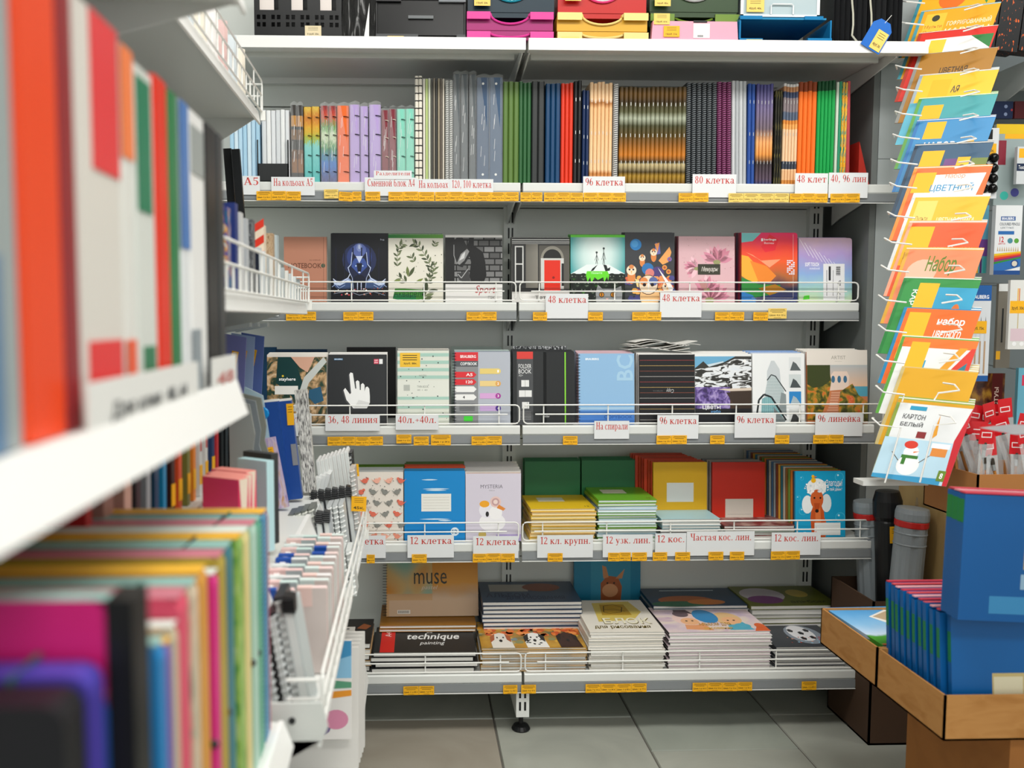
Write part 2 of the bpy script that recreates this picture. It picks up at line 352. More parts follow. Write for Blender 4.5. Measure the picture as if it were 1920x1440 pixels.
for i in range(6):
    for j in range(2):
        a, c = BAYX[j]; c = RX[i] if c is None else c
        yf = YF[i]; z = ZS[i]
        t = empty('metal_shelf', 'white metal shelf on the %s level, %s bay of the back shelving' % (ROWN[i], ('left', 'right')[j]), 'shelf', (a, yf, z))
        SHELF[i, j] = t; W = c - a; dp = YB - .024 - yf
        bd = MB()
        prof = [(.0, 0), (dp, 0), (dp, -.012), (.03, -.012), (.024, -.03), (.0, -.03), (-.004, -.024), (-.004, -.004)]
        WB = min(W, xe - a - .001) if j else W
        bd.prism(prof, 'x', 0, WB, METAL)
        if WB < W: bd.prism([(.0, 0), (2.655 - yf, 0), (2.655 - yf, -.012), (.03, -.012), (.024, -.03), (.0, -.03), (-.004, -.024), (-.004, -.004)], 'x', WB, W, METAL)
        if i == 5: pass
        bd.box(.002, dp - .02, -.03, WB - .002, dp - .002, -.012, METAL)
        bd.box(.02, .1, -.026, WB - .02, .112, -.012, METAL)
        bd.build('shelf_board', t)
        if i == 0:
            MB().box(0, -.006, -.03, W, -.004, .002, mat('#f4f4f1', .3)).build('front_lip', t)
        else:
            MB().prism([(-.006, -.028), (-.002, -.028), (-.001, -.054), (-.005, -.054), (-.0075, -.05)], 'x', 0, W, GREYRAIL).build('price_rail', t)
            MB().box(0, -.0085, -.0565, W, -.002, -.0545, WHITE).build('rail_lip', t)
        for x in (() if i == 5 else (.004, WB - .008)):
            MB().prism([(.02, -.013), (dp + .0, -.013), (dp + .0, -.09), (dp - .05, -.075), (.03, -.032)], 'x', x, x + .004, METAL).build('bracket', t)
        if i >= 2: guard(.002, W - .002 + (.03 if j else 0) * (i in (3, 4)), .006, -.001).build('wire_guard', t)
# ---- cards and price tags on the shelf rails
def bay_of(px): return 0 if px < 974 else 1
LBL = MB  # alias
def card(i, px0, px1, py0, py1, txt, dy=0, size=.5, white=CARD):
    j = bay_of(px0 + 3); sh = SHELF[i, j]; Y = YF[i] - .0105 - dy
    a = P(px0, py1, Y); b = P(px1, py0, Y)
    w_, h_ = b.x - a.x, b.z - a.z
    o = MB().box(0, 0, 0, w_, .0006, h_, white).build('shelf_card', sh, a - sh.location)
    lab(o, 'white card lettered %s' % txt.replace(',', '') if txt else 'blank white card')
    if txt:
        ar = Art(w_, h_); ch = min(.46, .0225 / h_ * size * 1.9)
        ar.text(REDT, txt, .05, .92 - ch, .96, .92, serif=True); ar.build(o, 'lettering')
    return o
CARDS = [(1, 455, 487, 330, 365, 'А5'), (1, 509, 590, 332, 366, 'На кольцах А5'), (1, 684, 782, 333, 367, 'Сменный блок А4'), (1, 782, 843, 336, 367, 'На кольцах'),
 (1, 843, 925, 336, 367, '120, 100 клетка'), (1, 1093, 1172, 331, 370, '96 клетка'), (1, 1298, 1381, 327, 370, '80 клетка'), (1, 1490, 1553, 325, 370, '48 клет'), (1, 1553, 1628, 324, 371, '40, 96 лин'),
 (2, 441, 522, 546, 593, '48 клетка'), (2, 1023, 1103, 551, 597, '48 клетка'), (2, 1237, 1316, 548, 595, '48 клетка'),
 (3, 500, 584, 775, 818, '96 клетка'), (3, 610, 712, 777, 808, '36, 48 линия'), (3, 742, 822, 778, 806, '40л.+40л.'), (3, 1114, 1180, 789, 823, 'На спирали'), (3, 1232, 1310, 778, 823, '96 клетка'), (3, 1377, 1455, 776, 821, '96 клетка'), (3, 1528, 1618, 774, 818, '96 линейка'),
 (4, 640, 723, 1004, 1047, '12 клетка'), (4, 764, 851, 1003, 1046, '12 клетка'), (4, 887, 972, 1005, 1047, '12 клетка'), (4, 1007, 1112, 1003, 1046, '12 кл. крупн.'), (4, 1130, 1224, 1002, 1045, '12 узк. лин.'),
 (4, 1228, 1287, 1000, 1043, '12 кос.'), (4, 1287, 1415, 996, 1042, 'Частая кос. лин.'), (4, 1446, 1539, 998, 1041, '12 кос. лин.')]
for k, c in enumerate(CARDS): card(*c, dy=.0008 * (k % 3))
card(1, 701, 772, 320, 336, 'Разделители', dy=.003, size=.42)
# price tags
PR = ['1 р 77 к', '2 р 56 к', '4 р 10 к', '7 р 15 к', '1 р 34 к', '11 р 80 к']
TAGL = []
for q in PR:
    ar = Art(.04, .024)
    for k, (u0, u1) in enumerate(((.12, .9), (.08, .94), (.2, .8))): ar.rect(INK, u0, .86 - k * .13, u1, .9 - k * .13)
    ar.text(INK, 'Цена: ' + q, .06, .22, .94, .42, bold=True); ar.rect(INK, .3, .06, .7, .09)
    TAGL.append(ar.mb.mesh('lettering'))
TAGM = {}
cnt = 0
def ptag(parent, px0, px1, py0, py1, Y, rot=0, m=YEL):
    global cnt; cnt += 1
    a = P(px0, py1, Y); b = P(px1, py0, Y); w_, h_ = b.x - a.x, b.z - a.z
    if m not in TAGM: TAGM[m] = MB().box(0, 0, 0, .04, .0005, .024, m).mesh('price_tag')
    o = inst(TAGM[m], 'price_tag', parent, a - parent.matrix_world.translation if False else a - Vector(parent.location), (0, rot, 0)); o.scale = (w_ / .04, 1, h_ / .024)
    t = inst(TAGL[cnt % 6], 'lettering', o); return o
TG = {1: [(483, 566, 3), (609, 636, 1), (636, 662, 1), (662, 679, 1), (686, 714, 1), (729, 785, 2), (785, 815, 1), (816, 972, 6), (975, 1016, 2), (1019, 1092, 3), (1093, 1172, 3), (1270, 1326, 2), (1363, 1476, 4), (1477, 1548, 3), (1553, 1608, 2)],
 2: [(430, 466, 1), (535, 592, 2), (643, 700, 2), (875, 932, 2), (1000, 1027, 1), (1104, 1132, 1), (1187, 1242, 2), (1343, 1398, 2), (1415, 1443, 1), (1443, 1478, 1)],
 3: [(560, 582, 1), (611, 717, 4), (742, 771, 1), (775, 804, 1), (808, 846, 1), (885, 943, 2), (1059, 1087, 1), (1237, 1295, 2), (1339, 1367, 1), (1462, 1490, 1), (1535, 1593, 2)],
 4: [(684, 700, 1), (771, 800, 1), (888, 969, 3), (1032, 1061, 1), (1148, 1192, 2), (1194, 1223, 1), (1234, 1262, 1), (1277, 1306, 1), (1341, 1370, 1), (1382, 1410, 1), (1461, 1517, 2)],
 5: [(754, 814, 2), (948, 976, 1), (983, 1012, 1), (1108, 1227, 4), (1316, 1432, 4), (1528, 1557, 1)]}
def line_y(i, px):  # the rail's own bottom edge in the frame, so tags sit on it
    j = bay_of(px + 3); return 0
for i, L in TG.items():
    for (a, c, n) in L:
        sh = SHELF[i, bay_of(a + 3)]; wpx = (c - a) / n
        for k in range(n):
            Y = YF[i] - .014
            p0 = P(a + k * wpx, 500, Y); p1 = P(a + (k + 1) * wpx - .4, 500, Y); w_ = p1.x - p0.x
            big = (a in (808, 1443)); h_ = .026 if not big else .031
            m = YEL2 if (a in (1363, 1443) or (a == 609)) else YEL
            if m not in TAGM: TAGM[m] = MB().box(0, 0, 0, .04, .0005, .024, m).mesh('price_tag')
            o = inst(TAGM[m], 'price_tag', sh, (p0.x - sh.location.x, -.014, -.0555 + (.006 if a in (609, 742, 1443) else 0) + (k % 2) * .0006),
                     (0, (.06 if a == 636 else 0) + random.uniform(-.012, .012), 0))
            o.scale = (w_ / .04, 1, h_ / .024); cnt += 1; inst(TAGL[cnt % 6], 'lettering', o)
# ---------------------------------------------------------------- books
def mcol(c): return mat(c, .38) if isinstance(c, str) else c
def notebook(name, label, w_, h_, t_, cover, loc, rx=0, rz=0, ry=0, group=None, art=None, page=PAPER, spiral=None, cat='notebook', spine=None, rnd=0, back=None, parts=True, side='L'):
    cover = mcol(cover); b = MB(); ct = min(.0012, t_ * .2); spine = mcol(spine) if spine else cover; back = mcol(back) if back else cover
    if rnd:
        pts = []
        for cx, cz, a0 in ((w_ - rnd, rnd, -90), (w_ - rnd, h_ - rnd, 0)):
            for k in range(5):
                a = math.radians(a0 + 22.5 * k); pts.append((cx + rnd * math.cos(a), cz + rnd * math.sin(a)))
        pts += [(0, h_), (0, 0)]
        b.prism(pts, 'y', 0, ct, cover).prism(pts, 'y', t_ - ct, t_, back)
    else: b.box(0, 0, 0, w_, ct, h_, cover).box(0, t_ - ct, 0, w_, t_, h_, back)
    if not spiral: b.box(0, ct, 0, ct, t_ - ct, h_, spine)
    o = b.build(name, None, loc, (rx, ry, rz)); tag(o, label, cat, group)
    if parts:
        e = .002 if t_ > .006 else .0006
        MB().box(ct, ct, e, w_ - e, t_ - ct, h_ - e, page).build('page_block', o)
    if art: art.build(o)
    if spiral:
        sm = mcol(spiral); n = int(h_ / .0085); s = MB()
        for k in range(n):
            z = h_ * (k + .5) / n; r = max(.004, t_ * .7)
            s.tube([(.006 - r * 1.1 + r * 1.1 * math.cos(a) - .000, t_ / 2 + r * math.sin(a), z) for a in [2 * PI * q / 7 for q in range(7)]], .0009, sm, 3, True)
        s.build('spiral_binding', o)
    return o
def pick(px0, px1, ytop, Y, z):
    """width, height and left-bottom corner of something that stands at depth Y on height z"""
    a = P(px0, ytop, Y); c = P(px1, ytop, Y); return c.x - a.x, a.z - z, Vector((a.x, Y, z))
def cover_on(i, px0, px1, ytop, name, label, cover, art_f=None, t_=.009, lean=4, yo=.014, group=None, **k):
    z = ZS[i] + .001; Y = YF[i] + yo; w_, h_, loc = pick(px0, px1, ytop, Y + .012, z); loc.y = Y
    ar = None
    if art_f: ar = Art(w_, h_); art_f(ar)
    h2 = h_ / math.cos(math.radians(lean))
    return notebook(name, label, w_, h2, t_, cover, loc, rx=-math.radians(lean), group=group, art=ar, **k), (w_, h2, t_, loc)
def behind(info, n, cols, label, group, name='notebook', dh=0, dx=.001, lean=4, cat='notebook', t_=None, page=PAPER):
    w_, h_, t0, loc = info; t_ = t_ or t0
    for k in range(n):
        l2 = loc + Vector((random.uniform(-dx, dx), t0 + .003 + k * (t_ + .003), 0))
        notebook(name, '%s, %s behind the front one' % (label, ORD[k]), w_, h_ + dh * (k + 1) + random.uniform(-.001, .001), t_, cols[k % len(cols)], l2, rx=-math.radians(lean), group=group, cat=cat, page=page)
# ---------------------------------------------------------------- second level from top: spines
R1Y = YF[1] + .012; R1Z = ZS[1] + .001
def spine(px0, px1, ytop, m, name, label, group=None, depth=.2, z0=0, extra=None, lean=0, cat='notebook', dy=0, roundd=True, top=None):
    Y = R1Y + dy; a = P(px0, ytop, Y); c = P(px1, ytop, Y); w_ = c.x - a.x - .0006; h_ = a.z - R1Z - z0; b = MB(); m = mcol(m); e = min(.003, w_ * .3)
    if roundd: b.prism([(0, e), (e, 0), (w_ - e, 0), (w_, e), (w_, depth), (0, depth)], 'z', 0, h_, m)
    else: b.box(0, 0, 0, w_, depth, h_, m)
    o = b.build(name, None, (a.x, Y, R1Z + z0), (0, lean, 0)); tag(o, label, cat, group)
    if extra: extra(o, w_, h_, depth)
    return o
def run(px0, px1, n, ytop, m, name, what, noun, group=None, jit=1.5, leanf=0, **k):
    wpx = (px1 - px0) / n
    for i in range(n):
        mm = m[i % len(m)] if isinstance(m, list) else m
        nm = ordl(i, n)
        spine(px0 + i * wpx, px0 + (i + 1) * wpx - .4, ytop + random.uniform(-jit, jit), mm, name, what + (', ' + nm + ' ' + noun if n > 1 else ''), group or (noun + ' on the second level'), lean=leanf, **k)
def ex_pages(o, w_, h_, d): MB().box(.0015, .0015, h_, w_ - .0015, d - .002, h_ + .0006, PAPER).build('page_block', o)
def ex_rings(col):
    def f(o, w_, h_, d):
        for zz in (.14, .36, .62, .86):
            b = MB().tube([(w_ * .55, -.001, h_ * zz), (w_ * .8, -.0035, h_ * zz - .001), (w_ + .0005, -.002, h_ * zz - .003)], .0012, mcol(col), 5)
            b.build('binder_ring', o)
    return f
def ex_spiral(col, dark):
    def f(o, w_, h_, d):
        s = MB(); n = int(h_ / .0062); c1 = mcol(col)
        for k in range(n):
            z = h_ * (k + .5) / n
            s.tube([(w_ * .1, .002, z - .0012), (w_ * .25, -.003, z - .0006), (w_ * .75, -.003, z + .0006), (w_ * .9, .002, z + .0012)], .00125, c1, 4)
        s.build('spiral_binding', o)
    return f
def ex_staple(o, w_, h_, d):
    for zz in (.22, .5, .82): MB().box(w_ * .42, -.0008, h_ * zz - .005, w_ * .58, .0005, h_ * zz + .005, mat('#c9c9c4', .3, .8)).build('staple', o)
def ex_wrap(o, w_, h_, d):
    m = mat('#f0f2f2', .12, alpha=.16); b = MB(); b.raw([(-.001, -.002, 0), (w_ + .001, -.002, 0), (w_ + .001, -.002, h_ + .006), (w_ * .6, .002, h_ + .012), (-.001, -.002, h_ + .004)], [(0, 1, 2, 3, 4)], m)
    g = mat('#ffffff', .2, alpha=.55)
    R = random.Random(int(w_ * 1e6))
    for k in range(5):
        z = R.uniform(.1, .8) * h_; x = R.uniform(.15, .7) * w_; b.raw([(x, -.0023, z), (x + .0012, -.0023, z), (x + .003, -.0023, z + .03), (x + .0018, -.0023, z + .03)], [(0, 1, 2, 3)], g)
    b.build('plastic_wrap', o)
def both(*fs):
    def f(*a):
        for q in fs: q(*a)
    return f
run(430, 487, 7, 226, ['#a9cfe6', '#cfe3ee', '#b6d6ea'], 'folder', 'pale blue thin folder at the left end', 'folders', leanf=0)
tr = empty('file_tray', 'black upright file tray holding white squared notepads', 'tray', (XW(487, R1Y), R1Y - .004, R1Z)); tw = XW(545, R1Y) - XW(487, R1Y)
MB().box(0, 0, 0, tw, .003, .052, DARK).box(0, 0, 0, .003, .2, .12, DARK).box(tw - .003, 0, 0, tw, .2, .12, DARK).box(0, 0, 0, tw, .2, .003, DARK).build('tray_body', tr)
MB().prism([(0, 0), (tw + .03, 0), (tw + .03, .235), (tw + .018, .225), (.018, .225), (.006, .24)], 'y', .21, .213, BLACK).build('back_wall', tr)
run(490, 543, 6, 207, ['#d9dde0', '#eceeee', '#e2e5e8'], 'notepad', 'white slim notepad in the black file tray', 'notepads', z0=.004, dy=.004, extra=ex_pages)
browntri = m_grad('spine_brown_blocks', [(0, '#2c2622'), (.12, '#8a5a2c'), (.3, '#6b4526'), (.42, '#2a2724'), (.55, '#7b5a38'), (.68, '#24211f'), (.72, '#c08a44'), (.86, '#3a3531')], const=True)
run(545, 568, 2, 197, browntri, 'notebook', 'bronze block ring notebook', 'notebooks', extra=ex_wrap)
flo = m_grad('spine_yellow_teal', [(0, '#5fb5b3'), (.5, '#8ccfcb'), (.55, '#9bb64a'), (.7, '#e0ae3a'), (.85, '#c9742f'), (1, '#dfc04e')], wob=.5, wscale=16)
run(569, 599, 2, 199, flo, 'notebook', 'teal glitter and yellow flower ring notebook', 'notebooks', extra=ex_rings(BLACK))
rb = m_grad('spine_rainbow_flowers', [(0, '#3b2f6b'), (.25, '#2e77c8'), (.45, '#2f8a3c'), (.6, '#dfe6c8'), (.72, '#3c9a48'), (.86, '#d8432c'), (1, '#7b2a2f')], wob=.55, wscale=18)
run(601, 631, 2, 198, rb, 'notebook', 'ring notebook with rainbow flower print', 'notebooks', extra=both(ex_wrap, ex_rings(BLACK)))
spine(632, 654, 198, '#ef6a1f', 'ring_notebook', 'bright orange ring notebook in film', extra=both(ex_wrap, ex_rings('#5a2a10')))
for k, (a, c) in enumerate(((655, 674), (675, 690), (692, 714))):
    spine(a, c, 196 + k % 2 * 3, '#b79fd6', 'ring_notebook', 'lavender ring notebook, %s from the left of three' % ORD[k], 'lavender ring notebooks', extra=both(ex_wrap, ex_rings(BLACK)))
run(715, 743, 2, 206, '#7d1c2c', 'ring_notebook', 'dark red ring notebook', 'notebooks', extra=both(ex_wrap, ex_rings('#e0d0c0')))
run(744, 777, 2, 203, '#7fd3bb', 'ring_notebook', 'mint green ring notebook', 'notebooks', extra=both(ex_wrap, ex_rings('#30564c')))
wl = m_wave('spine_white_lines', '#2a2a2a', '#ece6d8', 4.5, w=.04)
run(778, 792, 2, 141, wl, 'ring_notebook', 'tall white ring notebook with thin black lines', 'notebooks', extra=ex_pages)
run(793, 808, 3, 148, ['#e6e2d6', '#bfd38a', '#d9dccb'], 'notebook', 'tall slim pale green notebook', 'notebooks', extra=ex_pages)
run(808, 834, 6, 148, ['#55544f', '#8b8476', '#3f3f3d', '#a89c86', '#6b6258', '#cfc7b8'], 'notebook', 'tall slim grey and beige notebook', 'notebooks', extra=ex_pages)
run(835, 850, 2, 152, '#b9bab7', 'spiral_notebook', 'tall white spiral notebook', 'notebooks', extra=ex_spiral('#e8e8e6', 0))
for k, (a, c) in enumerate(((850, 863), (864, 878), (880, 893))):
    spine(a, c, 139, '#4a5256', 'ring_notebook', 'tall dark grey ring notebook in film, %s of three' % ORD[k], 'dark grey ring notebooks', extra=ex_wrap)
def ex_hole(o, w_, h_, d):
    for zz in (.08, .94): MB().lathe([(.0035, 0), (.0035, .001)], WHITE, 10, Matrix.Translation((w_ * .5, -.0005, h_ * zz)) @ Matrix.Rotation(PI / 2, 4, 'X')).build('rivet', o)
spine(894, 918, 145, '#2c4a6b', 'ring_binder', 'tall steel blue ring binder, left of the pair', 'steel blue binders', extra=both(ex_hole, ex_wrap))
spine(918, 943, 145, '#2f4f70', 'ring_binder', 'tall steel blue ring binder, right of the pair', 'steel blue binders', extra=both(ex_hole, ex_wrap))
run(944, 974, 3, 154, '#5b7a38', 'notebook', 'olive green hard cover notebook', 'notebooks', extra=ex_pages)
run(974, 997, 3, 154, '#2f6238', 'notebook', 'forest green hard cover notebook', 'notebooks', extra=ex_pages)
run(998, 1022, 2, 153, '#303333', 'notebook', 'charcoal hard cover notebook', 'notebooks', extra=ex_pages)
run(1024, 1052, 3, 157, '#12426b', 'notebook', 'navy blue hard cover notebook', 'notebooks', extra=ex_pages)
run(1053, 1076, 3, 155, '#e23a20', 'notebook', 'bright red hard cover notebook', 'notebooks', extra=ex_pages)
run(1077, 1092, 2, 152, '#1b1c1e', 'notebook', 'black thin notebook with staples', 'notebooks', extra=ex_staple)
run(1093, 1106, 2, 170, '#132a55', 'notebook', 'low dark navy notebook with staples', 'notebooks', extra=ex_staple)
pe = m_grad('spine_peach', [(0, '#f2c48e'), (.1, '#c9823f'), (.14, '#f4cfa0'), (.75, '#f0c08a'), (.8, '#b5743a'), (.84, '#f3cda0')], wob=.04)
run(1107, 1150, 6, 155, pe, 'notebook', 'peach coloured exercise book with staples', 'exercise books', extra=ex_staple, jit=2)
spine(1151, 1161, 157, '#8f9090', 'spiral_notebook', 'white spiral notebook beside the peach exercise books', extra=ex_spiral('#f0f0ee', 0))
rv = m_grad('spine_autumn_river', [(0, '#6b4a14'), (.08, '#a8842c'), (.12, '#4a3a1a'), (.2, '#cbb98a'), (.22, '#3d3b2a'), (.3, '#c97a22'), (.42, '#8a5a20'), (.5, '#5d4a22'), (.6, '#4a4a2e'), (.68, '#aab09a'), (.74, '#5a5a3a'), (.85, '#3a2a12'), (.93, '#6e4f22'), (1, '#4a3a1c')], wob=.05, wscale=8)
run(1163, 1289, 15, 163, rv, 'notebook', 'notebook spine with autumn river photo', 'notebooks', extra=ex_staple, jit=1)
run(1290, 1348, 6, 154, ['#26292c', '#1e2226'], 'spiral_notebook', 'dark notebook with grey spiral', 'notebooks', extra=ex_spiral('#8b9196', 0), leanf=-.012)
run(1349, 1376, 3, 154, '#5a1e40', 'spiral_notebook', 'notebook with magenta spiral', 'notebooks', extra=ex_spiral('#b5689a', 0), leanf=-.02)
run(1377, 1405, 4, 153, ['#c9ccce', '#b5b9bc'], 'notebook', 'light grey notebook with black top rings', 'notebooks', extra=ex_pages, leanf=-.02)
run(1406, 1420, 2, 156, '#2a4f9a', 'notebook', 'royal blue slim notebook', 'notebooks', extra=ex_staple, leanf=-.012)
su = m_grad('spine_sunset', [(0, '#3a3f6a'), (.05, '#5a4a5a'), (.22, '#3a3234'), (.3, '#e59a4a'), (.42, '#f0b070'), (.55, '#7a6a72'), (.75, '#7a6e92'), (1, '#4a4a86')], wob=.04)
run(1421, 1453, 5, 157, su, 'notebook', 'notebook spine fading from orange to violet', 'notebooks', extra=ex_staple, leanf=-.005)
bk = m_noise('spine_black_gold', [(.4, '#141412'), (.62, '#2b2a1e'), (.72, '#c5b450')], 9)
run(1455, 1469, 3, 170, bk, 'notebook', 'low black notebook with gold marks', 'notebooks')
st = m_grad('spine_striped', [(0, '#d08a40'), (.04, '#e8b98a'), (.14, '#eec79c'), (.15, '#3c4350'), (.22, '#3c4350'), (.23, '#f0c9a0'), (.55, '#e9a85c'), (.6, '#d98a3a'), (.64, '#59657a'), (.72, '#8a7d80'), (.86, '#3f4a66'), (.92, '#c08a60'), (.97, '#dcdad6')], const=True)
run(1471, 1499, 5, 157, st, 'notebook', 'notebook spine with blue and peach stripes', 'notebooks', extra=ex_staple)
org = m_grad('spine_orange_dark_top', [(0, '#f0701c'), (.9, '#f0701c'), (.905, '#8a3a10')], const=True)
run(1500, 1534, 4, 153, org, 'notebook', 'orange notebook with dark spine top', 'notebooks')
grn = m_grad('spine_green_dark_top', [(0, '#0fa04a'), (.9, '#0fa04a'), (.905, '#0a4a26')], const=True)
run(1535, 1569, 5, 151, grn, 'notebook', 'green notebook with dark spine top', 'notebooks')
yt = m_noise('spine_yellow_comic', [(.35, '#1f8f86'), (.45, '#f2b51c'), (.6, '#f2b51c'), (.66, '#d2384a')], 5, (1, 1, 3), 1, const=True)
run(1570, 1592, 4, 153, ['#cfd8c8', '#2f8f6a', yt, yt], 'notebook', 'slim yellow and teal notebook', 'notebooks')
spine(1593, 1600, 152, '#b5434a', 'notebook', 'thin red notebook leaning at the right end', lean=-.02)
tri = MB().prism([(0, 0), (.035, 0), (.0, .13)], 'y', 0, .2, mat('#a8281c', .4)).build('folder', None, (XW(1600, R1Y + .02), R1Y + .02, R1Z)); tag(tri, 'dark red folder sloping down behind the right end notebooks', 'folder')
# ---------------------------------------------------------------- third level: covers facing out
def a_kraft(a):
    a.text('#6e4434', 'NOTEBOOK', .1, .52, .88, .6, bold=True); a.text('#6e4434', 'my notebook', .6, .63, .86, .66); a.ell('#4a5a48', .92, .56, .05)
    a.line('#8a5a48', [(.93, 0), (.93, 1)], .008)
def a_wolf(a):
    a.ell('#222c52', .5, .62, .3); a.ell('#2f3f7a', .5, .66, .22); a.ell('#5868a8', .5, .76, .12); a.ell('#7f8fc4', .5, .8, .05, .06); a.ell('#b8c4e4', .5, .81, .02, .035)
    for k in range(6): a.rect('#12162a', .08 + .15 * k, .3, .1 + .15 * k, .8)
    for s in (-1, 1):
        for q, c in ((0, '#7f90b8'), (.03, '#c9d6ee'), (.06, '#3f5580')):
            a.poly(c, [(.5 + s * .12, .3 - q * .3), (.5 + s * .2, .36 - q), (.5 + s * .34, .3 - q), (.5 + s * .46, .32 - q), (.5 + s * .4, .22 - q * .4), (.5 + s * .25, .19), (.5 + s * .1, .2)])
        a.line('#dfe8ff', [(.5 + s * .14, .45), (.5 + s * .2, .35), (.5 + s * .36, .27), (.5 + s * .46, .34)], .012)
        a.line('#9fb4e0', [(.5 + s * .25, .25), (.5 + s * .35, .2), (.5 + s * .42, .26), (.5 + s * .48, .22)], .01)
    body = [(.4, .18), (.38, .35), (.33, .44), (.31, .5), (.36, .55), (.38, .73), (.44, .67), (.56, .67), (.62, .73), (.64, .55), (.69, .5), (.67, .44), (.62, .35), (.6, .18)]
    a.poly('#c2cff0', [(.5 + (u - .5) * 1.08, v + .005) for u, v in body]); a.poly('#1a2240', body); a.poly('#0f1428', [(.4, .18), (.4, .36), (.5, .42), (.6, .36), (.6, .18)])
    a.poly('#3a5298', [(.4, .64), (.6, .64), (.64, .52), (.5, .4), (.36, .52)]); a.poly('#c9d4f0', [(.44, .67), (.56, .67), (.5, .57)]); a.poly('#0e1224', [(.45, .57), (.55, .57), (.53, .45), (.5, .42), (.47, .45)]); a.ell('#e8ecff', .5, .435, .02, .01)
    for s in (-1, 1): a.poly('#141a34', [(.5 + s * .07, .66), (.5 + s * .115, .71), (.5 + s * .11, .6)])
    for s in (-1, 1): a.ell('#cfe4ff', .5 + s * .06, .53, .012)
    a.rect('#cfd8f4', .46, .18, .475, .3); a.rect('#cfd8f4', .525, .18, .54, .3)
    a.spots(['#e06a4a', '#f2b090', '#c23a5a', '#ffffff'], 34, .004, .016, (.05, .1, .95, .2), 3); a.line('#9fa6b8', [(.05, .12), (.3, .16), (.5, .1), (.75, .15), (.95, .1)], .008)
    a.text('#b8bccc', 'bg', .87, .9, .94, .93)
def a_leaves(a):
    a.rect(m_grad('leaf_top_band', [(0, '#1f7a34'), (1, '#63a03a')], 0), 0, .945, 1, 1); c = ['#4f5a3c', '#65704e', '#3f4a32', '#7a8560']
    def branch(pts, n, L, s0):
        a.line('#55603f', pts, .008); R = random.Random(s0)
        for k in range(n):
            t = k / n * (len(pts) - 1); i = int(t); f = t - i; u = pts[i][0] * (1 - f) + pts[i + 1][0] * f; v = pts[i][1] * (1 - f) + pts[i + 1][1] * f
            d = math.degrees(math.atan2((pts[i + 1][1] - pts[i][1]), (pts[i + 1][0] - pts[i][0])))
            for s in (-1, 1): a.leaf(R.choice(c), u, v, d + s * R.uniform(30, 55), L * R.uniform(.8, 1.1), L * .33)
    branch([(.16, .53), (.16, .7), (.2, .82), (.27, .88)], 7, .11, 1); branch([(.72, .28), (.78, .5), (.7, .66), (.55, .84), (.45, .88)], 11, .12, 2)
    branch([(.72, .28), (.82, .45), (.84, .6)], 5, .11, 5); branch([(.48, .6), (.4, .7)], 2, .12, 3); branch([(.33, .3), (.15, .4)], 2, .15, 6); branch([(.62, .02), (.74, .22)], 3, .2, 4); branch([(.84, .82), (.86, .9)], 2, .1, 9)
    a.leaf('#6d7a45', .36, .37, 95, .2, .06); a.leaf('#4a5634', .37, .37, 60, .22, .06); a.leaf('#7b8a45', .48, .28, 28, .18, .05); a.leaf('#7b8a45', .1, .31, 5, .14, .035)
    a.spots(['#3f4a32'], 22, .004, .012, (.03, .3, .97, .93), 2)
    a.poly('#3f8a30', [(.08, .05), (.12, .2), (.3, .2), (.63, .18), (.65, .05), (.5, .03), (.2, .03)]); a.poly('#167a40', [(.08, .05), (.1, .12), (.5, .1), (.5, .03), (.2, .03)])
    a.text('#16321c', 'Акварель', .1, .06, .66, .17)
def a_box(a):
    a.rect(m_brick('brick_photo', '#8a8a8a', '#4a4a4a', '#141414', 2.6), 0, .27, 1, .97); a.rect('#161616', 0, .27, .16, .97)
    a.poly('#0d0d0e', [(.42, .97), (.38, .8), (.45, .6), (.42, .4), (.45, .3), (.66, .27), (.72, .4), (.7, .6), (.66, .75), (.5, .85), (.5, .97)])
    a.poly('#1c1c1d', [(.14, .9), (.14, .7), (.2, .55), (.3, .52), (.42, .68), (.4, .8), (.3, .97), (.2, .97)]); a.poly('#8c8c8c', [(.2, .58), (.27, .72), (.38, .8), (.42, .76), (.33, .62), (.25, .56)]); a.poly('#cfcfcf', [(.24, .62), (.29, .71), (.35, .76), (.33, .66)])
    a.poly('#3a3a3b', [(.2, .44), (.24, .33), (.36, .29), (.44, .3), (.4, .5), (.3, .44)]); a.line('#b8b8b8', [(.22, .42), (.28, .36), (.4, .5)], .012); a.line('#9a9a9a', [(.15, .86), (.15, .7), (.2, .57)], .012)
    a.rect('#e9e7e4', 0, 0, 1, .27); a.text('#b0282c', 'Sport', .52, .1, .88, .25, shear=.3); a.text('#3a3a3a', 'ПІК', .75, .05, .86, .09)
def a_door(a):
    a.rect('#2b2b2b', 0, .16, 1, 1); a.rect('#8d8d8b', 0, .9, 1, .92); a.rect('#d8d8d6', 0, .96, 1, .975); a.rect('#e0e0de', 0, .93, 1, .94)
    a.rect(m_grad('column_grey', [(0, '#3c3a36'), (.5, '#8a867c'), (1, '#3a3834')], 0), .24, .2, .45, .9); a.rect('#59564f', .47, .2, 1, .88)
    a.rect('#d5d5d2', .05, .3, .2, .87); a.rect('#161616', .07, .6, .18, .85); a.rect('#161616', .07, .33, .18, .58)
    a.ell('#8f8b80', .7, .67, .2, .2, a1=PI); a.ell('#1b1b1a', .7, .67, .16, .15, a1=PI); a.rect('#cfcfcb', .5, .2, .9, .68); a.rect('#e02a10', .56, .17, .84, .65); a.ell('#8a1408', .72, .38, .022)
    a.rect('#222', .86, .25, .9, .6); a.rect('#1c1c1c', 0, .16, .5, .22); a.rect('#e6e4e0', 0, .0, 1, .13); a.rect('#c9c7c2', 0, .14, 1, .16); a.text('#222222', 'Тетрадь', .4, .03, .85, .1); a.rect('#8a1408', .7, .36, .74, .4) if 0 else None
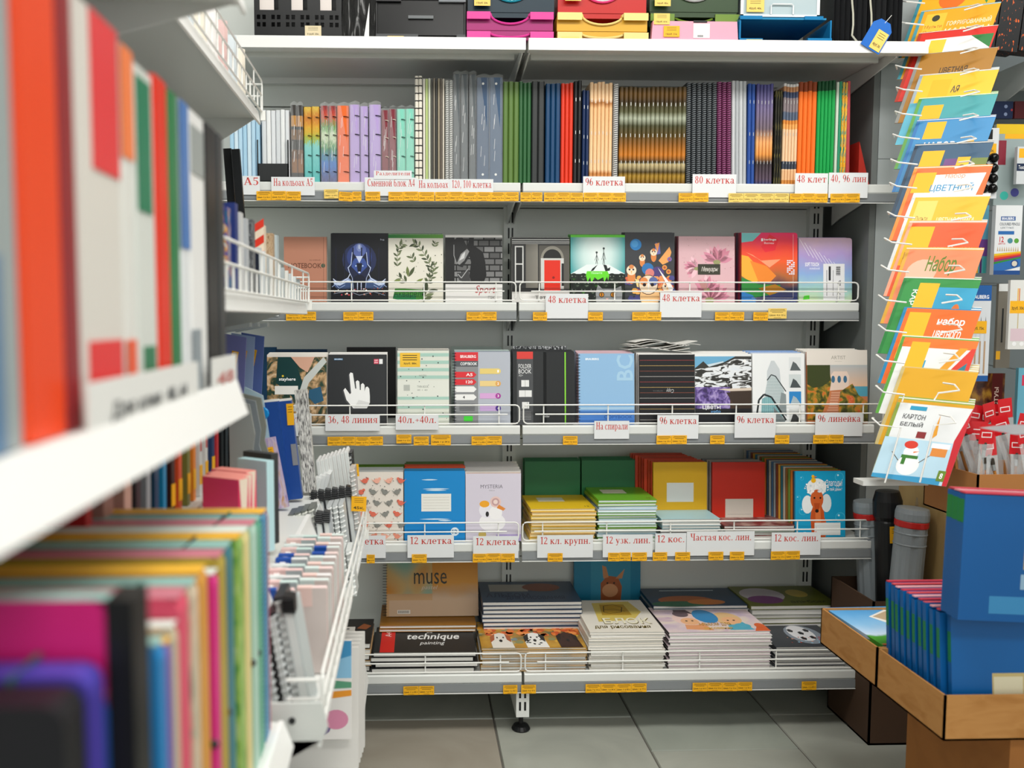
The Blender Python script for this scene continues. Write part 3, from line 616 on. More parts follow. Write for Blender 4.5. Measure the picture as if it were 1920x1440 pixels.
def a_alien(a):
    a.rect(m_radial('teal_glow', [(0, '#eef5f2'), (.25, '#cfe6e2'), (.5, '#4fa6a8'), (.8, '#0d2a2e')], .5, .72, 1, .9), 0, .42, 1, .965); a.rect('#66d23a', 0, .965, 1, 1)
    a.poly('#e8f2f0', [(.0, .42), (1, .42), (.7, .56), (.3, .56)])
    for u, v, h in ((.48, .57, .17), (.61, .56, .24)):
        a.ell('#2a3634', u, v + h, .02); a.line('#2a3634', [(u, v + h), (u, v + h * .45)], .012)
        for s in (-1, 1): a.line('#2a3634', [(u, v + h * .45), (u + s * .015, v)], .009); a.line('#2a3634', [(u, v + h * .8), (u + s * .035, v + h * .3)], .007)
    a.poly('#16201e', [(.5, .56), (.4, .5), (.37, .46), (.42, .47)]); a.poly('#16201e', [(.6, .56), (.64, .46), (.72, .47), (.73, .52), (.68, .5), (.66, .55)])
    a.rect('#0c120c', 0, 0, 1, .42)
    for r in range(4):
        for k in range(6):
            u = .06 + k * .175 + (r % 2) * .06; v = .37 - r * .1
            if u > .98: continue
            a.ell('#132015', u, v, .075, bump=(k == 0)); 
            for s in (-1, 1): a.ell('#dfe8d8', u + s * .03, v + .015, .011, bump=False)
            a.poly('#5aa83a' if (k + r) % 3 == 0 else '#8a9a84', [(u - .04, v - .02), (u + .04, v - .02), (u, v - .045)], False)
    a.poly('#66d82a', [(.28, .4), (.3, .46), (.68, .46), (.71, .4), (.69, .32), (.67, .38), (.62, .3), (.6, .37), (.5, .33), (.44, .37), (.38, .28), (.36, .37), (.31, .3)]); a.text('#e8ffe0', 'Помните', .38, .42, .58, .45)
    a.poly('#9a9c9e', [(.47, 0), (.46, .14), (.5, .26), (.58, .2), (.82, .2), (.93, .24), (.95, .12), (.94, 0)])
    for u in (.57, .78): a.ell('#1a1a1a', u, .11, .05); a.ell('#d98a1c', u, .11, .038); a.rect('#111', u - .008, .09, u + .008, .135)
    a.poly('#d8b0a8', [(.64, .06), (.7, .06), (.67, .02)]); a.line('#5c5e60', [(.6, .18), (.66, .15)], .01); a.line('#5c5e60', [(.72, .15), (.78, .18)], .01)
def a_owl(a):
    a.ell('#2e7fc0', .22, .83, .115); a.ell('#4a97d0', .2, .84, .07)
    def owl(u, v, r, tilt=0):
        a.ell('#e08a4a', u, v - r * .9, r * .8, r * 1.1); a.ell('#f4e2c6', u, v, r); a.ell('#d98a50', u, v + r * .5, r * .5, r * .3)
        for s in (-1, 1): a.ell('#3a2a3a', u + s * r * .38, v + .01, r * .2)
        a.poly('#e8a84a', [(u - r * .12, v - .01), (u + r * .12, v - .01), (u, v - r * .6)])
    a.poly('#f0a860', [(.68, .6), (.9, .8), (.94, .72), (.88, .58), (.76, .54)]); a.poly('#6a6ab0', [(.6, .68), (.62, .86), (.7, .84), (.72, .7)]); a.poly('#ee9a58', [(.66, .72), (.7, .86), (.6, .84)])
    owl(.58, .72, .07); owl(.35, .64, .065); a.ell('#2f76b4', .46, .48, .12); a.ell('#50407a', .66, .42, .13); a.ell('#d9807a', .5, .42, .09)
    for u, v, r in ((.8, .5, .05), (.88, .44, .05), (.9, .34, .06), (.9, .62, .045)): a.ell('#e79a4a' if v < .6 else '#7a6ab8', u, v, r); a.ell('#b5543a', u, v, r * .5)
    a.spots(['#e8965a', '#f2b25a', '#d86a4a', '#4a4a86'], 70, .03, .07, (.0, .05, .98, .36), 5)
    owl(.13, .46, .1); a.poly('#f3d690', [(.2, .34), (.34, .3), (.4, .2), (.24, .22)]); owl(.85, .22, .1); a.ell('#f2c48a', .5, .08, .2, .16)
    a.ell('#5a3a2a', .47, .25, .2); a.ell('#f2dcc0', .47, .25, .185); a.ell('#5a6aa0', .57, .3, .09); a.ell('#e08a4a', .38, .3, .08)
    for s in (-1, 1): a.ell('#241a20', .47 + s * .08, .25, .035)
    a.poly('#f4f0ea', [(.445, .28), (.5, .28), (.47, .16)]); a.poly('#f6f4f0', [(.66, .5), (.98, .2), (.95, .16), (.9, .17)])
def a_pink(a):
    def fl(u, v, r, n, s0, a0=0, a1=180):
        R = random.Random(s0)
        for k in range(n): a.leaf(R.choice(['#e6a9b8', '#d98ea4', '#f0c3cc', '#cf8296']), u, v, a0 + (a1 - a0) * k / n, r * R.uniform(.8, 1.1), r * .35, k % 3 == 0)
        a.ell('#9a9a6a', u, v - .01, r * .22, r * .12)
    fl(.68, .62, .3, 12, 1, 10, 190); fl(.32, .52, .22, 10, 2, 100, 260); fl(.55, .04, .38, 14, 3, 10, 175); fl(.5, .2, .25, 8, 4, 20, 170)
    a.poly('#c08a86', [(.34, .34), (.5, .3), (.5, .18), (.4, .22)]); a.spots(['#b87a80', '#8a6a60'], 40, .003, .007, (.02, .5, .98, .98), 2)
    a.rect('#3a3a2e', .34, .42, .74, .58); a.text('#f0e8e0', 'Мемуары', .4, .45, .7, .54, shear=.4)
def a_rainbow(a):
    a.poly('#7cc8c8', [(0, .86), (.2, .88), (.35, 1), (0, 1)]); a.poly('#f6b03a', [(0, .68), (.12, .66), (.3, .5), (.4, .34), (.2, .27), (0, .38)]); a.poly('#f28a2e', [(.15, .6), (.45, .52), (.62, .38), (.5, .28), (.3, .3)])
    a.poly('#ee2c3c', [(.42, .72), (.6, .75), (.66, .9), (.5, .98), (.35, .8)]); a.poly('#f8a078', [(.08, .72), (.35, .6), (.7, .62), (.5, .5), (.2, .68)])
    a.poly('#2f8a3c', [(0, .36), (.3, .26), (.7, .25), (.6, .12), (.2, .06), (0, .12)]); a.poly('#2d7ac0', [(0, .16), (.2, .1), (.3, 0), (0, 0)]); a.poly('#2a2c5a', [(.28, .08), (.6, .03), (.6, 0), (.25, 0)]); a.poly('#b07818', [(.3, .2), (.6, .26), (.8, .18), (.5, .1)])
    a.text('#ffffff', 'berlingo', .4, .88, .62, .92, bold=True); a.rect('#ffffff', .35, .88, .385, .92); a.text('#ffe8e8', 'Business', .4, .84, .58, .87, shear=.3)
    for r in range(8):
        for k in range(4):
            if (r * 5 + k * 3) % 4: a.rect('#f2eaf4', .81 + .036 * k, .4 + .027 * r, .84 + .036 * k, .418 + .027 * r)
    a.line('#f0e8e0', [(.92, .98), (.92, .06), (.18, .06)], .004)
def a_lilac(a):
    a.text('#ffffff', 'SOFT TOUCH', .12, .56, .38, .62, bold=True); a.text('#f2f2ff', 'notebook', .2, .51, .4, .55, shear=.3)
    for k in range(9): a.line('#ffffff', [(.02 + k * .09, .98 - k * .05), (.2 + k * .08, .72 - k * .03)], .006)
    a.rect('#e8e8ea', .46, .02, .86, .6)
    for k in range(9): a.rect('#2a2a2c', .7, .42 + k * .016, .78, .428 + k * .016 + (k % 2) * .004)
    a.rect('#26262a', .56, .34, .6, .56); a.rect('#6a6a70', .52, .1, .53, .5); a.rect('#6a6a70', .64, .1, .648, .5); a.line('#4a4a50', [(.72, .3), (.78, .34), (.78, .26), (.72, .3)], .01); a.text('#2a2a2c', '5 m', .72, .05, .78, .14, rot=-90); a.poly('#5ad83a', [(.08, .04), (.2, .05), (.2, .11), (.1, .1)])
lil = m_grad('cover_lilac', [(0, '#cfe0b0'), (.2, '#a8d4cc'), (.45, '#8fb0e0'), (.7, '#b09ad0'), (1, '#d8b8c8')], wob=.35, wscale=2)
rbm = m_grad('cover_rainbow', [(0, '#2a3a7a'), (.25, '#3a3a50'), (.38, '#b56a3a'), (.55, '#f4602c'), (.75, '#f2443a'), (1, '#f0306a')], wob=.3, wscale=2)
C2 = [(532, 612, 444, 'kraft brown notebook with dark lettering beside the basket', '#b98068', a_kraft, {}, ['#8a8a7a', '#d8d4cc']),
 (620, 727, 438, 'black notebook with a glowing silver blue wolf', '#0f1118', a_wolf, {}, ['#1a1a1c']),
 (728, 831, 439, 'cream watercolour pad with olive leaves and green title patch', '#e6e2d4', a_leaves, {}, ['#2f7a3a']),
 (835, 942, 441, 'black and white notebook with boxing gloves on a brick wall', '#e9e7e4', a_box, {}, ['#e6e4e0', '#2a2a2a']),
 (960, 1068, 445, 'grey townhouse notebook with a bright red door', '#dddbd6', a_door, {}, ['#5a5a5c', '#2a2a2a']),
 (1070, 1172, 440, 'teal and black notebook with two stick figures above a cat face', '#0c120c', a_alien, {}, ['#55b83a']),
 (1172, 1265, 436, 'dark grey notebook crowded with orange owls', '#3c3e42', a_owl, {}, ['#3a3c40']),
 (1273, 1378, 443, 'pink notebook with peony flowers and dark name plate', '#deb4ba', a_pink, {}, ['#8a3a4a']),
 (1391, 1496, 436, 'red and orange abstract notebook with rounded corner', rbm, a_rainbow, {'rnd': .008, 't_': .014}, ['#a8324a', '#5a3a5a']),
 (1498, 1598, 446, 'lilac and sky blue notebook in film with white barcode sticker', lil, a_lilac, {'rnd': .008}, ['#b8a0c8'])]
S2 = ['kraft brown notebook', 'glowing wolf notebook', 'olive leaf watercolour pad', 'boxing glove notebook', 'red door notebook', 'stick figure notebook', 'orange owl notebook', 'peony notebook', 'red abstract notebook', 'lilac notebook']
for kk, (a, c, y, lb, m, f, kw, bh) in enumerate(C2):
    o, info = cover_on(2, a, c, y, 'notebook', lb, m, f, **kw)
    behind(info, 3, bh, 'copy of the ' + S2[kk], 'copies behind the third level covers', dh=.0015)
o = notebook('notebook', 'green notebook at the far left of the third level', .09, .13, .01, '#1f9a2a', (XW(428, 2.7), 2.695, ZS[2] + .001))
# ---------------------------------------------------------------- fourth level
def a_rocks(a):
    a.rect(m_noise('rock_photo', [(.3, '#122a26'), (.42, '#2c4636'), (.5, '#8a7250'), (.58, '#c9a478'), (.7, '#e0c8a8')], 4.5, (1, 1, 1), 2, detail=6), 0, 0, 1, .97)
    a.poly('#153c3c', [(.18, .97), (.45, .97), (.6, .6), (.55, .3), (.3, .5), (.15, .6)]); a.poly('#2a5a78', [(.7, .5), (.9, .55), (.95, .35), (.8, .3), (.7, .4)]); a.poly('#c8ccc8', [(.95, .97), (1, .9), (.7, .6), (.62, .4), (.5, .2), (.42, .2), (.55, .5), (.62, .68)]); a.poly('#d8a890', [(.4, .97), (.8, .97), (.68, .75), (.55, .82)])
    a.poly('#d0a08a', [(0, .3), (.3, .2), (.35, .05), (.05, 0), (0, .1)]); a.text('#ffffff', 'stayhere', .2, .62, .48, .68, bold=True); a.ell('#e8c83a', .265, .7, .018); a.rect('#f0eee8', .13, .44, .52, .56)
def a_hand(a):
    h = [(.43, .24), (.31, .36), (.26, .5), (.29, .53), (.37, .44), (.39, .46), (.36, .72), (.38, .75), (.42, .74), (.46, .52), (.48, .52), (.47, .62), (.5, .64), (.53, .62), (.54, .5), (.555, .5), (.56, .58), (.59, .6), (.62, .57), (.62, .48), (.64, .54), (.67, .55), (.7, .52), (.71, .42), (.71, .32), (.66, .24)]
    a.poly('#4a4c4e', [(u - .022, v - .012) for u, v in h]); a.poly('#f4f4f2', h); a.poly('#dfdfdd', [(.43, .24), (.52, .36), (.71, .32), (.66, .24)])
    a.rect('#3a78a8', .1, .925, .25, .95); a.text('#ffffff', 'BRAUBERG', .11, .93, .24, .945, bold=True); a.rect('#d83a5a', .78, .87, .86, .94); a.rect('#f0f0f0', .87, .87, .93, .94); a.text('#ffffff', 'COPY', .79, .91, .85, .93, bold=True); a.text('#ffffff', 'BOOK', .79, .88, .85, .9, bold=True)
def a_twin(a):
    for v in (.1, .22, .34, .62, .72, .82, .92): a.rect('#a9cdbf', 0, v, 1, v + .045)
    a.rect('#e4e6dc', .0, .38, 1, .6); a.text('#7a8078', 'TWIN BOOK', .38, .5, .6, .53); a.text('#8a9088', 'NOTES', .42, .65, .56, .675); a.text('#8a9088', '40 + 40', .38, .46, .58, .48); a.rect('#b8bcb4', .12, .46, .24, .54)
    a.spots(['#3f4a44'], 34, .007, .016, (.03, .03, .97, .97), 8); a.rect('#f2c23c', .05, .78, .44, .97)
    for k in range(3): a.rect(INK, .1, .93 - k * .03, .38, .94 - k * .03)
    a.text(INK, '3руб. 88к.', .12, .81, .38, .84, bold=True)
def a_copy(a):
    a.rect('#8c8e90', .0, 0, .42, .8); a.rect('#d8323a', .0, .88, .42, 1); a.text('#ffffff', 'BRAUBERG', .1, .92, .38, .96, bold=True); a.rect('#5a5c60', 0, .8, .42, .88); a.text('#ffffff', 'COPYBOOK', .1, .82, .4, .86, bold=True)
    for v, c, t in ((.65, '#dc3038', 'A5'), (.55, '#dc3038', '120'), (.45, '#f0f0ee', ''), (.34, '#f0f0ee', '4')):
        a.poly(c, [(0, v), (.34, v), (.39, v + .04), (.34, v + .08), (0, v + .08)]); 
        if t: a.text('#ffffff' if c == '#dc3038' else '#222222', t, .2 if len(t) > 1 else .14, v + .02, .32 if len(t) > 1 else .18, v + .06, bold=True)
    for v, c, e, t in ((.7, '#e8cf7a', '#e8cf7a', '1'), (.53, '#ecd08c', '#e2a85a', '2'), (.36, '#d9a8d8', '#a83a9a', '3'), (.19, '#c8a8d8', '#4a2a8a', '4')):
        a.rect(c, .45, v, .78, v + .075); a.ell(e, .78, v + .037, .05); a.text('#ffffff', t, .765, v + .02, .795, v + .055, bold=True)
    a.rect('#46d83a', .16, .05, .32, .12)
    for k in range(5): a.rect('#5a5c60', .08, .28 - k * .02, .36, .287 - k * .02)
def a_folderbook(a):
    a.rect('#4c4e50', .12, 0, .6, .9); a.rect('#d8413a', .12, .9, .6, 1); a.text('#f0f0f0', 'FOLDER', .17, .77, .55, .83); a.text('#f0f0f0', 'BOOK', .17, .7, .55, .76); a.text('#d0d0d0', 'A5+', .17, .66, .3, .69)
    a.rect('#e8e8e6', .25, .52, .48, .61); a.rect('#e8e8e6', .18, .38, .56, .47); a.rect('#e8e8e6', .27, .22, .48, .31); a.rect('#9a9a9a', .36, .52, .37, .61); a.rect('#9a9a9a', .36, .38, .37, .47); a.rect('#9a9a9a', .42, .22, .43, .31)
    for k in range(6): a.rect('#a0a0a0', .18, .17 - k * .02, .54, .175 - k * .02)
def a_elastic(a): a.rect('#8ad83a', .68, 0, .72, 1); a.text('#d8d8d8', 'folder', .02, .1, .2, .13)
def a_blue(a):
    a.text('#ffffff', 'BRAUBERG', .12, .91, .36, .94, bold=True); a.rect(m_grad('blue_foot', [(0, '#3d78c8'), (1, '#86b8e0')]), 0, 0, 1, .2); a.rect('#b9d8ec', 0, .22, 1, .24); a.rect('#7fb0dc', 0, .25, 1, .265); a.text('#2f5fa8', 'COPYBOOK', .45, .08, .97, .13, bold=True)
    a.text('#a6cbe4', 'BC', .68, .62, .98, .98, rot=90, bold=True)
def a_stripe(a):
    for k in range(12): a.rect(['#b8b4b0', '#8a4a3a', '#c0a060', '#9a3a3a'][k % 4], 0, .06 + .078 * k, 1, .066 + .078 * k)
    a.text('#c8c8c8', 'Copy', .48, .45, .62, .52, flip=True, shear=.3); a.text('#6a6a6a', 'NOTEBOOK', .24, .47, .42, .49, flip=True)
def a_mtn(a):
    a.rect('#6aa8cc', 0, .7, 1, .97); a.poly('#c8d8e0', [(.2, .85), (.5, .9), (.6, .8), (.2, .75)]); a.poly('#33332f', [(0, .8), (.15, .9), (.25, .82), (.5, .88), (.72, .97), (1, .97), (1, .5), (0, .5)])
    sn = m_noise('snow_slope', [(.42, '#2c2b28'), (.48, '#44423e'), (.52, '#e6e8ea'), (.7, '#dfe4ea')], 5, (1, 1, 3.2), 1.2, detail=5, const=False); a.poly(sn, [(0, .78), (.12, .8), (.4, .82), (.7, .93), (1, .93), (1, .5), (0, .52)])
    a.poly('#4a3a2e', [(.5, .5), (1, .48), (1, .2), (.5, .2)]); a.rect(m_noise('lavender_field', [(.35, '#3a2a5a'), (.5, '#6a549a'), (.65, '#a896c8')], 14, detail=4), 0, .22, .62, .53); a.poly('#d8c8b8', [(.4, .5), (1, .52), (1, .48), (.6, .47)]); a.poly('#3a2c22', [(.55, .45), (1, .47), (1, .2), (.75, .2)])
    a.rect('#17171c', 0, 0, 1, .22); a.text('#f4f4f4', 'Цветы', .13, .2, .45, .28, bold=True); a.text('#6aa8e0', 'небо', .28, .16, .45, .2, bold=True); a.ell('#f0f0f0', .88, .9, .03)
def a_sky(a):
    gl = m_wave('glass_rows', '#9fb0b2', '#cfd8da', 14, w=.5)
    a.poly('#c9cfd2', [(.27, .3), (.28, .75), (.36, .9), (.42, .9), (.52, .78), (.58, .3)]); a.poly(gl, [(.2, .3), (.3, .66), (.42, .7), (.6, .48), (.62, .2), (.2, .2)]); a.line('#3c4446', [(.28, .62), (.36, .7), (.44, .68), (.64, .46)], .02)
    a.poly('#8a9496', [(.55, .45), (.64, .42), (.65, .1), (.5, .2)]); a.poly(m_wave('teal_rows', '#4f8f96', '#a8cfd2', 12, axis='X', w=.5), [(.15, .02), (.18, .36), (.32, .4), (.5, .22), (.62, .02)]); a.line('#262e30', [(.06, .02), (.12, .34), (.22, .42), (.36, .38), (.64, .05)], .035); a.poly('#7a8486', [(.42, .02), (.4, .24), (.62, .05), (.62, .02)])
    for k, (c1, c2) in enumerate((('#dfe3e4', '#5a6264'), ('#d0d8d8', '#4a5254'), ('#2f86c8', '#a8b8c0'), ('#d8dad8', '#3a3c3c'))):
        v = .76 - k * .245; a.rect(c1, .7, v, .93, v + .19); a.poly(c2, [(.72, v), (.78, v + .13), (.84, v + .1), (.93, v)])
def a_artist(a):
    a.rect('#e4dcd2', -.01, .82, 1.0, 1.03); a.text('#9a9488', 'ARTIST', .4, .9, .64, .95); a.rect('#b8b0a4', .46, .87, .58, .873); a.rect(m_grad('sunset_sky', [(0, '#e8b088'), (.5, '#e8c0a0'), (1, '#7ab4cc')]), 0, .5, 1, .82); a.rect('#4fa0b8', .6, .38, 1, .52)
    a.poly('#e8d0c0', [(.36, .46), (.38, .66), (.44, .73), (.66, .73), (.7, .66), (.68, .48)]); 
    for u in (.43, .53, .63): a.ell('#3a6a8a', u, .62, .03, .05)
    fo = m_noise('autumn_bushes', [(.34, '#3a3a12'), (.45, '#6a6a1e'), (.54, '#c0872a'), (.64, '#d8582a'), (.76, '#e8a070')], 7, dist=1.2, detail=5); a.poly(fo, [(0, .8), (.35, .82), (.4, .6), (.36, .4), (.2, .05), (0, .05)]); a.poly(fo, [(.55, .45), (.75, .56), (.85, .4), (1, .3), (1, .03), (.5, .03)]); a.poly('#39421a', [(0, .82), (.38, .82), (.38, .6), (.25, .52), (.1, .5), (0, .55)]); a.poly(m_wave('steps', '#c07a5a', '#d8a080', 9, w=.5), [(.4, .45), (.55, .45), (.5, .28), (.52, .1), (.25, .05), (.36, .25)])
C3 = [(500, 612, 665, 'spiral notebook with rocky gorge aerial photo and white name box', '#e4ddd4', a_rocks, {}),
 (615, 725, 665, 'black copybook with a big white pointing hand', '#2e3032', a_hand, {}),
 (745, 842, 657, 'mint striped twin notebook with dark dots and price sticker', '#dfe2d6', a_twin, {}),
 (853, 957, 660, 'grey spiral copybook with red arrow tabs and dividers', '#b5bac4', a_copy, {'spiral': '#18181a'}),
 (962, 1025, 659, 'dark folder book wrapped in a grey description band', '#2a2c2d', a_folderbook, {}),
 (1019, 1078, 660, 'black notebook closed by a lime elastic band', '#232526', a_elastic, {'rnd': .007}),
 (1086, 1190, 663, 'light blue spiral copybook', '#8fb8dc', a_blue, {'spiral': '#34383c'}),
 (1200, 1303, 665, 'black notebook with thin coloured stripes turned upside down', '#161618', a_stripe, {}),
 (1304, 1410, 664, 'notebook with snowy mountain and violet flower field', '#e8e8e6', a_mtn, {}),
 (1412, 1510, 663, 'white notebook with glass skyscrapers and four small photos', '#eceeee', a_sky, {}),
 (1515, 1628, 660, 'painted seaside villa notebook with cream title strip', '#c87a4a', a_artist, {})]
bcol = {0: ['#e8e4dc'], 1: ['#e6e4e0', '#e0dedb'], 2: ['#3a3a3a', '#d8d4c8'], 3: ['#4a3a8a', '#a8b8b0'], 4: ['#202224'], 5: ['#202224'], 6: ['#d8a8a8', '#8fb8dc'], 7: ['#e4e2de'], 8: ['#e4e2de'], 9: ['#e8e8e4', '#4f8ad0'], 10: ['#dcd8d0', '#e4e0d8']}
S3 = ['rocky gorge notebook', 'pointing hand copybook', 'mint striped notebook', 'grey spiral copybook', 'folder book', 'elastic band notebook', 'light blue copybook', 'thin striped notebook', 'mountain notebook', 'skyscraper notebook', 'seaside villa notebook']
for k, (a, c, y, lb, m, f, kw) in enumerate(C3):
    o, info = cover_on(3, a, c, y, 'notebook', lb, m, f, lean=5, **kw)
    behind(info, 6 if k > 5 else 4, bcol[k], 'copy of the ' + S3[k], 'copies behind the fourth level covers', dh=.0012, lean=5)
for q, v in enumerate((.19, .36, .53, .7)): pass
ff = MB()
fx = P(1190, 655, 2.63)
for k in range(7):
    n = 10; pts = []
    for i in range(n + 1):
        t = i / n; pts.append((t, math.sin(t * PI * (1.6 + .1 * k) + k) * .006 + .004 * k))
    L = .19 - .012 * (k % 3); x0 = .01 * (k % 4)
    ff.prism([(x0 + L * p[0], p[1]) for p in pts] + [(x0 + L * p[0], p[1] + .0012) for p in pts[::-1]], 'y', .0, .12, PAPER)
fo_ = ff.build('crumpled_folder', None, (fx.x - .02, 2.63, ZW(656, 2.63, 1240)), (0, 0, 0)); tag(fo_, 'loose white sheets lying across the notebooks of the fourth level', 'paper')
for a, c, y, col, lb in ((440, 518, 651, '#0f3a5a', 'dark blue folder behind the left end covers'), (517, 613, 655, '#14304a', 'navy folder behind the gorge photo notebook'), (650, 742, 651, '#161616', 'black folder behind the pointing hand copybook'), (846, 940, 650, '#98a6a0', 'grey green folder behind the spiral copybook')):
    w_, h_, loc = pick(a, c, y, 2.78, ZS[3] + .001); notebook('folder', lb, w_, h_, .012, col, loc, cat='folder')
w_, h_, loc = pick(962, 1062, 649, 2.70, ZS[3] + .001); notebook('notebook', 'crinkled film wrapped notebook behind the folder book', w_, h_, .012, m_noise('crinkled_film', [(.4, '#2c2e30'), (.5, '#5a5c5e'), (.6, '#c8cacc')], 30, rough=.2), loc)
# ---------------------------------------------------------------- fifth level
def a_birds(a):
    R = random.Random(4)
    for r in range(6):
        for k in range(4):
            u = .12 + .25 * k + (r % 2) * .08; v = .08 + .16 * r; c = R.choice(['#e8937a', '#e0705a', '#8a8a84', '#f0b09a']); s = R.choice((-1, 1))
            if u > .95: continue
            a.ell(c, u, v, .06, .035); a.ell(c, u + s * .055, v + .03, .03); a.poly(c, [(u - s * .05, v), (u - s * .12, v + .03), (u - s * .06, v - .015)])
            a.line('#5a4a44', [(u, v - .035), (u + .01, v - .06)], .006); a.spots(['#4a4644'], 3, .006, .011, (u - .1, v - .07, u + .1, v + .08), r * 7 + k)
    a.text('#b8a8a0', 'AW', .22, .48, .34, .52)
def a_lblue(a):
    a.rect('#eceae2', .28, .43, .77, .68)
    for k in range(5): a.rect('#b8b4a8', .31, .47 + k * .04, .74, .473 + k * .04)
    for v, w0, w1 in ((.88, .28, .55), (.75, .3, .75), (.73, .34, .7), (.32, .25, .75), (.3, .55, .78)): a.leaf('#cfe6f4', w0, v, 0, w1 - w0, .022)
    a.ell('#e8f2f6', .83, .14, .07); a.text('#2a6a9a', '12', .79, .11, .87, .17, bold=True)
def a_myst(a):
    a.text('#6a6470', 'MYSTERIA', .27, .78, .67, .835); a.text('#8a8490', '2021', .42, .74, .52, .757); a.ell('#f0eef0', .48, .28, .24, .14); a.ell('#e8e6ee', .38, .46, .14); a.ell('#f4f2f2', .54, .42, .12); a.ell('#f0a82a', .34, .55, .09, .05); a.ell('#e8c8c0', .54, .58, .1); a.ell('#c8a0a0', .54, .58, .07); a.ell('#f0d8d0', .54, .58, .04)
    a.poly('#e08a3a', [(.6, .54), (.72, .48), (.68, .45), (.56, .49)]); a.ell('#2a2a2c', .39, .4, .03, .04); a.rect('#b0a0d0', .55, 0, 1, .1); a.ell('#c8b060', .3, .1, .07)
def a_label(c='#e8e6e0', box=(.28, .4, .72, .62), n=0):
    def f(a):
        a.rect(c, *box)
        for k in range(n): a.rect('#a8a49c', box[0] + .04, box[1] + .04 + k * .05, box[2] - .04, box[1] + .045 + k * .05)
    return f
def a_dog(a):
    for u, v, r in ((.13, .9, .04), (.88, .92, .09), (.9, .3, .1), (.15, .4, .08), (.06, .6, .05), (.75, .15, .04)): a.ell('#3fb8dc', u, v, r); a.ell('#12a0cc', u, v, r * .85); a.ell('#c8ecf6', u - r * .3, v + r * .3, r * .2)
    a.poly('#c8541e', [(.33, 0), (.3, .3), (.35, .6), (.55, .6), (.58, .3), (.66, .14), (.6, 0)]); a.poly('#e0743a', [(.4, .05), (.4, .4), (.5, .45), (.52, .1)]); a.ell('#eef2f2', .24, .5, .11, .14); a.ell('#dfe8ea', .62, .52, .1, .14); a.ell('#f0f2f0', .42, .76, .2, .14)
    a.ell('#d0602a', .43, .58, .13, .15); a.poly('#b84a1c', [(.37, .52), (.49, .52), (.46, .38), (.4, .38)]); a.ell('#1a1412', .43, .4, .035); a.ell('#1a1412', .38, .6, .02); a.ell('#1a1412', .5, .6, .02)
    a.spots(['#cfdde0', '#ffffff'], 40, .012, .026, (.18, .68, .66, .84), 3); a.ell('#f2b81c', .36, .87, .05); a.ell('#f2b81c', .35, .93, .03); a.poly('#e8701c', [(.37, .93), (.43, .93), (.38, .91)])
    a.text('#ffffff', 'Слагодні', .6, .76, .94, .88, shear=.2); a.text('#ffffff', 'твій день!', .68, .7, .93, .76, shear=.2)
    a.rect('#e8eae6', .38, .03, .9, .22); a.spots(['#f2f6f8'], 40, .03, .06, (0, 0, .4, .05), 6); a.spots(['#e85a4a'], 6, .006, .01, (.4, .05, .42, .2), 3)
C4 = [(666, 756, 886, 'cream exercise book with small red birds', '#e6ddd2', a_birds, {'t_': .012}),
 (758, 872, 884, 'bright blue exercise book with lined white label', '#1187cc', a_lblue, {'t_': .02}),
 (873, 977, 888, 'pale lilac exercise book with snail shell and lemon on a plinth', '#d6cfdc', a_myst, {'t_': .01, 'back': '#c88a3a'})]
for k, (a, c, y, lb, m, f, kw) in enumerate(C4):
    o, info = cover_on(4, a, c, y, 'exercise_book', lb, m, f, lean=4, cat='exercise book', **kw)
    w_, h_, t_, loc = info
    rows = ([('#c9ccca', 3), ('#5f8a1c', 2)], [('#2f8fc0', 1), ('#e0562c', 3), ('#5a7a3a', 2)], [('#e6e2de', 8)])[k]
    z = 0
    for (cc, n) in rows:
        for q in range(n):
            notebook('exercise_book', '%s, %s row copy number %s behind' % (lb.split(' with')[0], ('near', 'middle', 'rear')[min(2, rows.index((cc, n)))], NUM[q + 1]), w_, h_ + .003 + z * .0012, .012, cc, loc + Vector((.004 * (q % 2), t_ + .006 + z * .018, 0)), rx=-.07, cat='exercise book', group='exercise books behind the front covers on the fifth level')
            z += 1
def standing(i, px0, px1, ytop, Y, name, label, cover, f=None, n=1, t_=.012, group=None, cat='exercise book', lean=3, bl=None, **kw):
    w_, h_, loc = pick(px0, px1, ytop, Y, ZS[i] + .001); ar = None
    if f: ar = Art(w_, h_); f(ar)
    o = notebook(name, label, w_, h_, t_, cover, loc, rx=-math.radians(lean), art=ar, cat=cat, group=group, **kw)
    for q in range(1, n): notebook(name, '%s, %s copy behind it' % (label.split(' with')[0], ORD[q - 1]), w_, h_ + .0015 * q, t_, (bl or [cover])[q % len(bl or [1])], loc + Vector((.002 * (q % 3) - .006 * q * (bl is not None), (t_ + .002) * q, 0)), rx=-math.radians(lean), cat=cat, group=group)
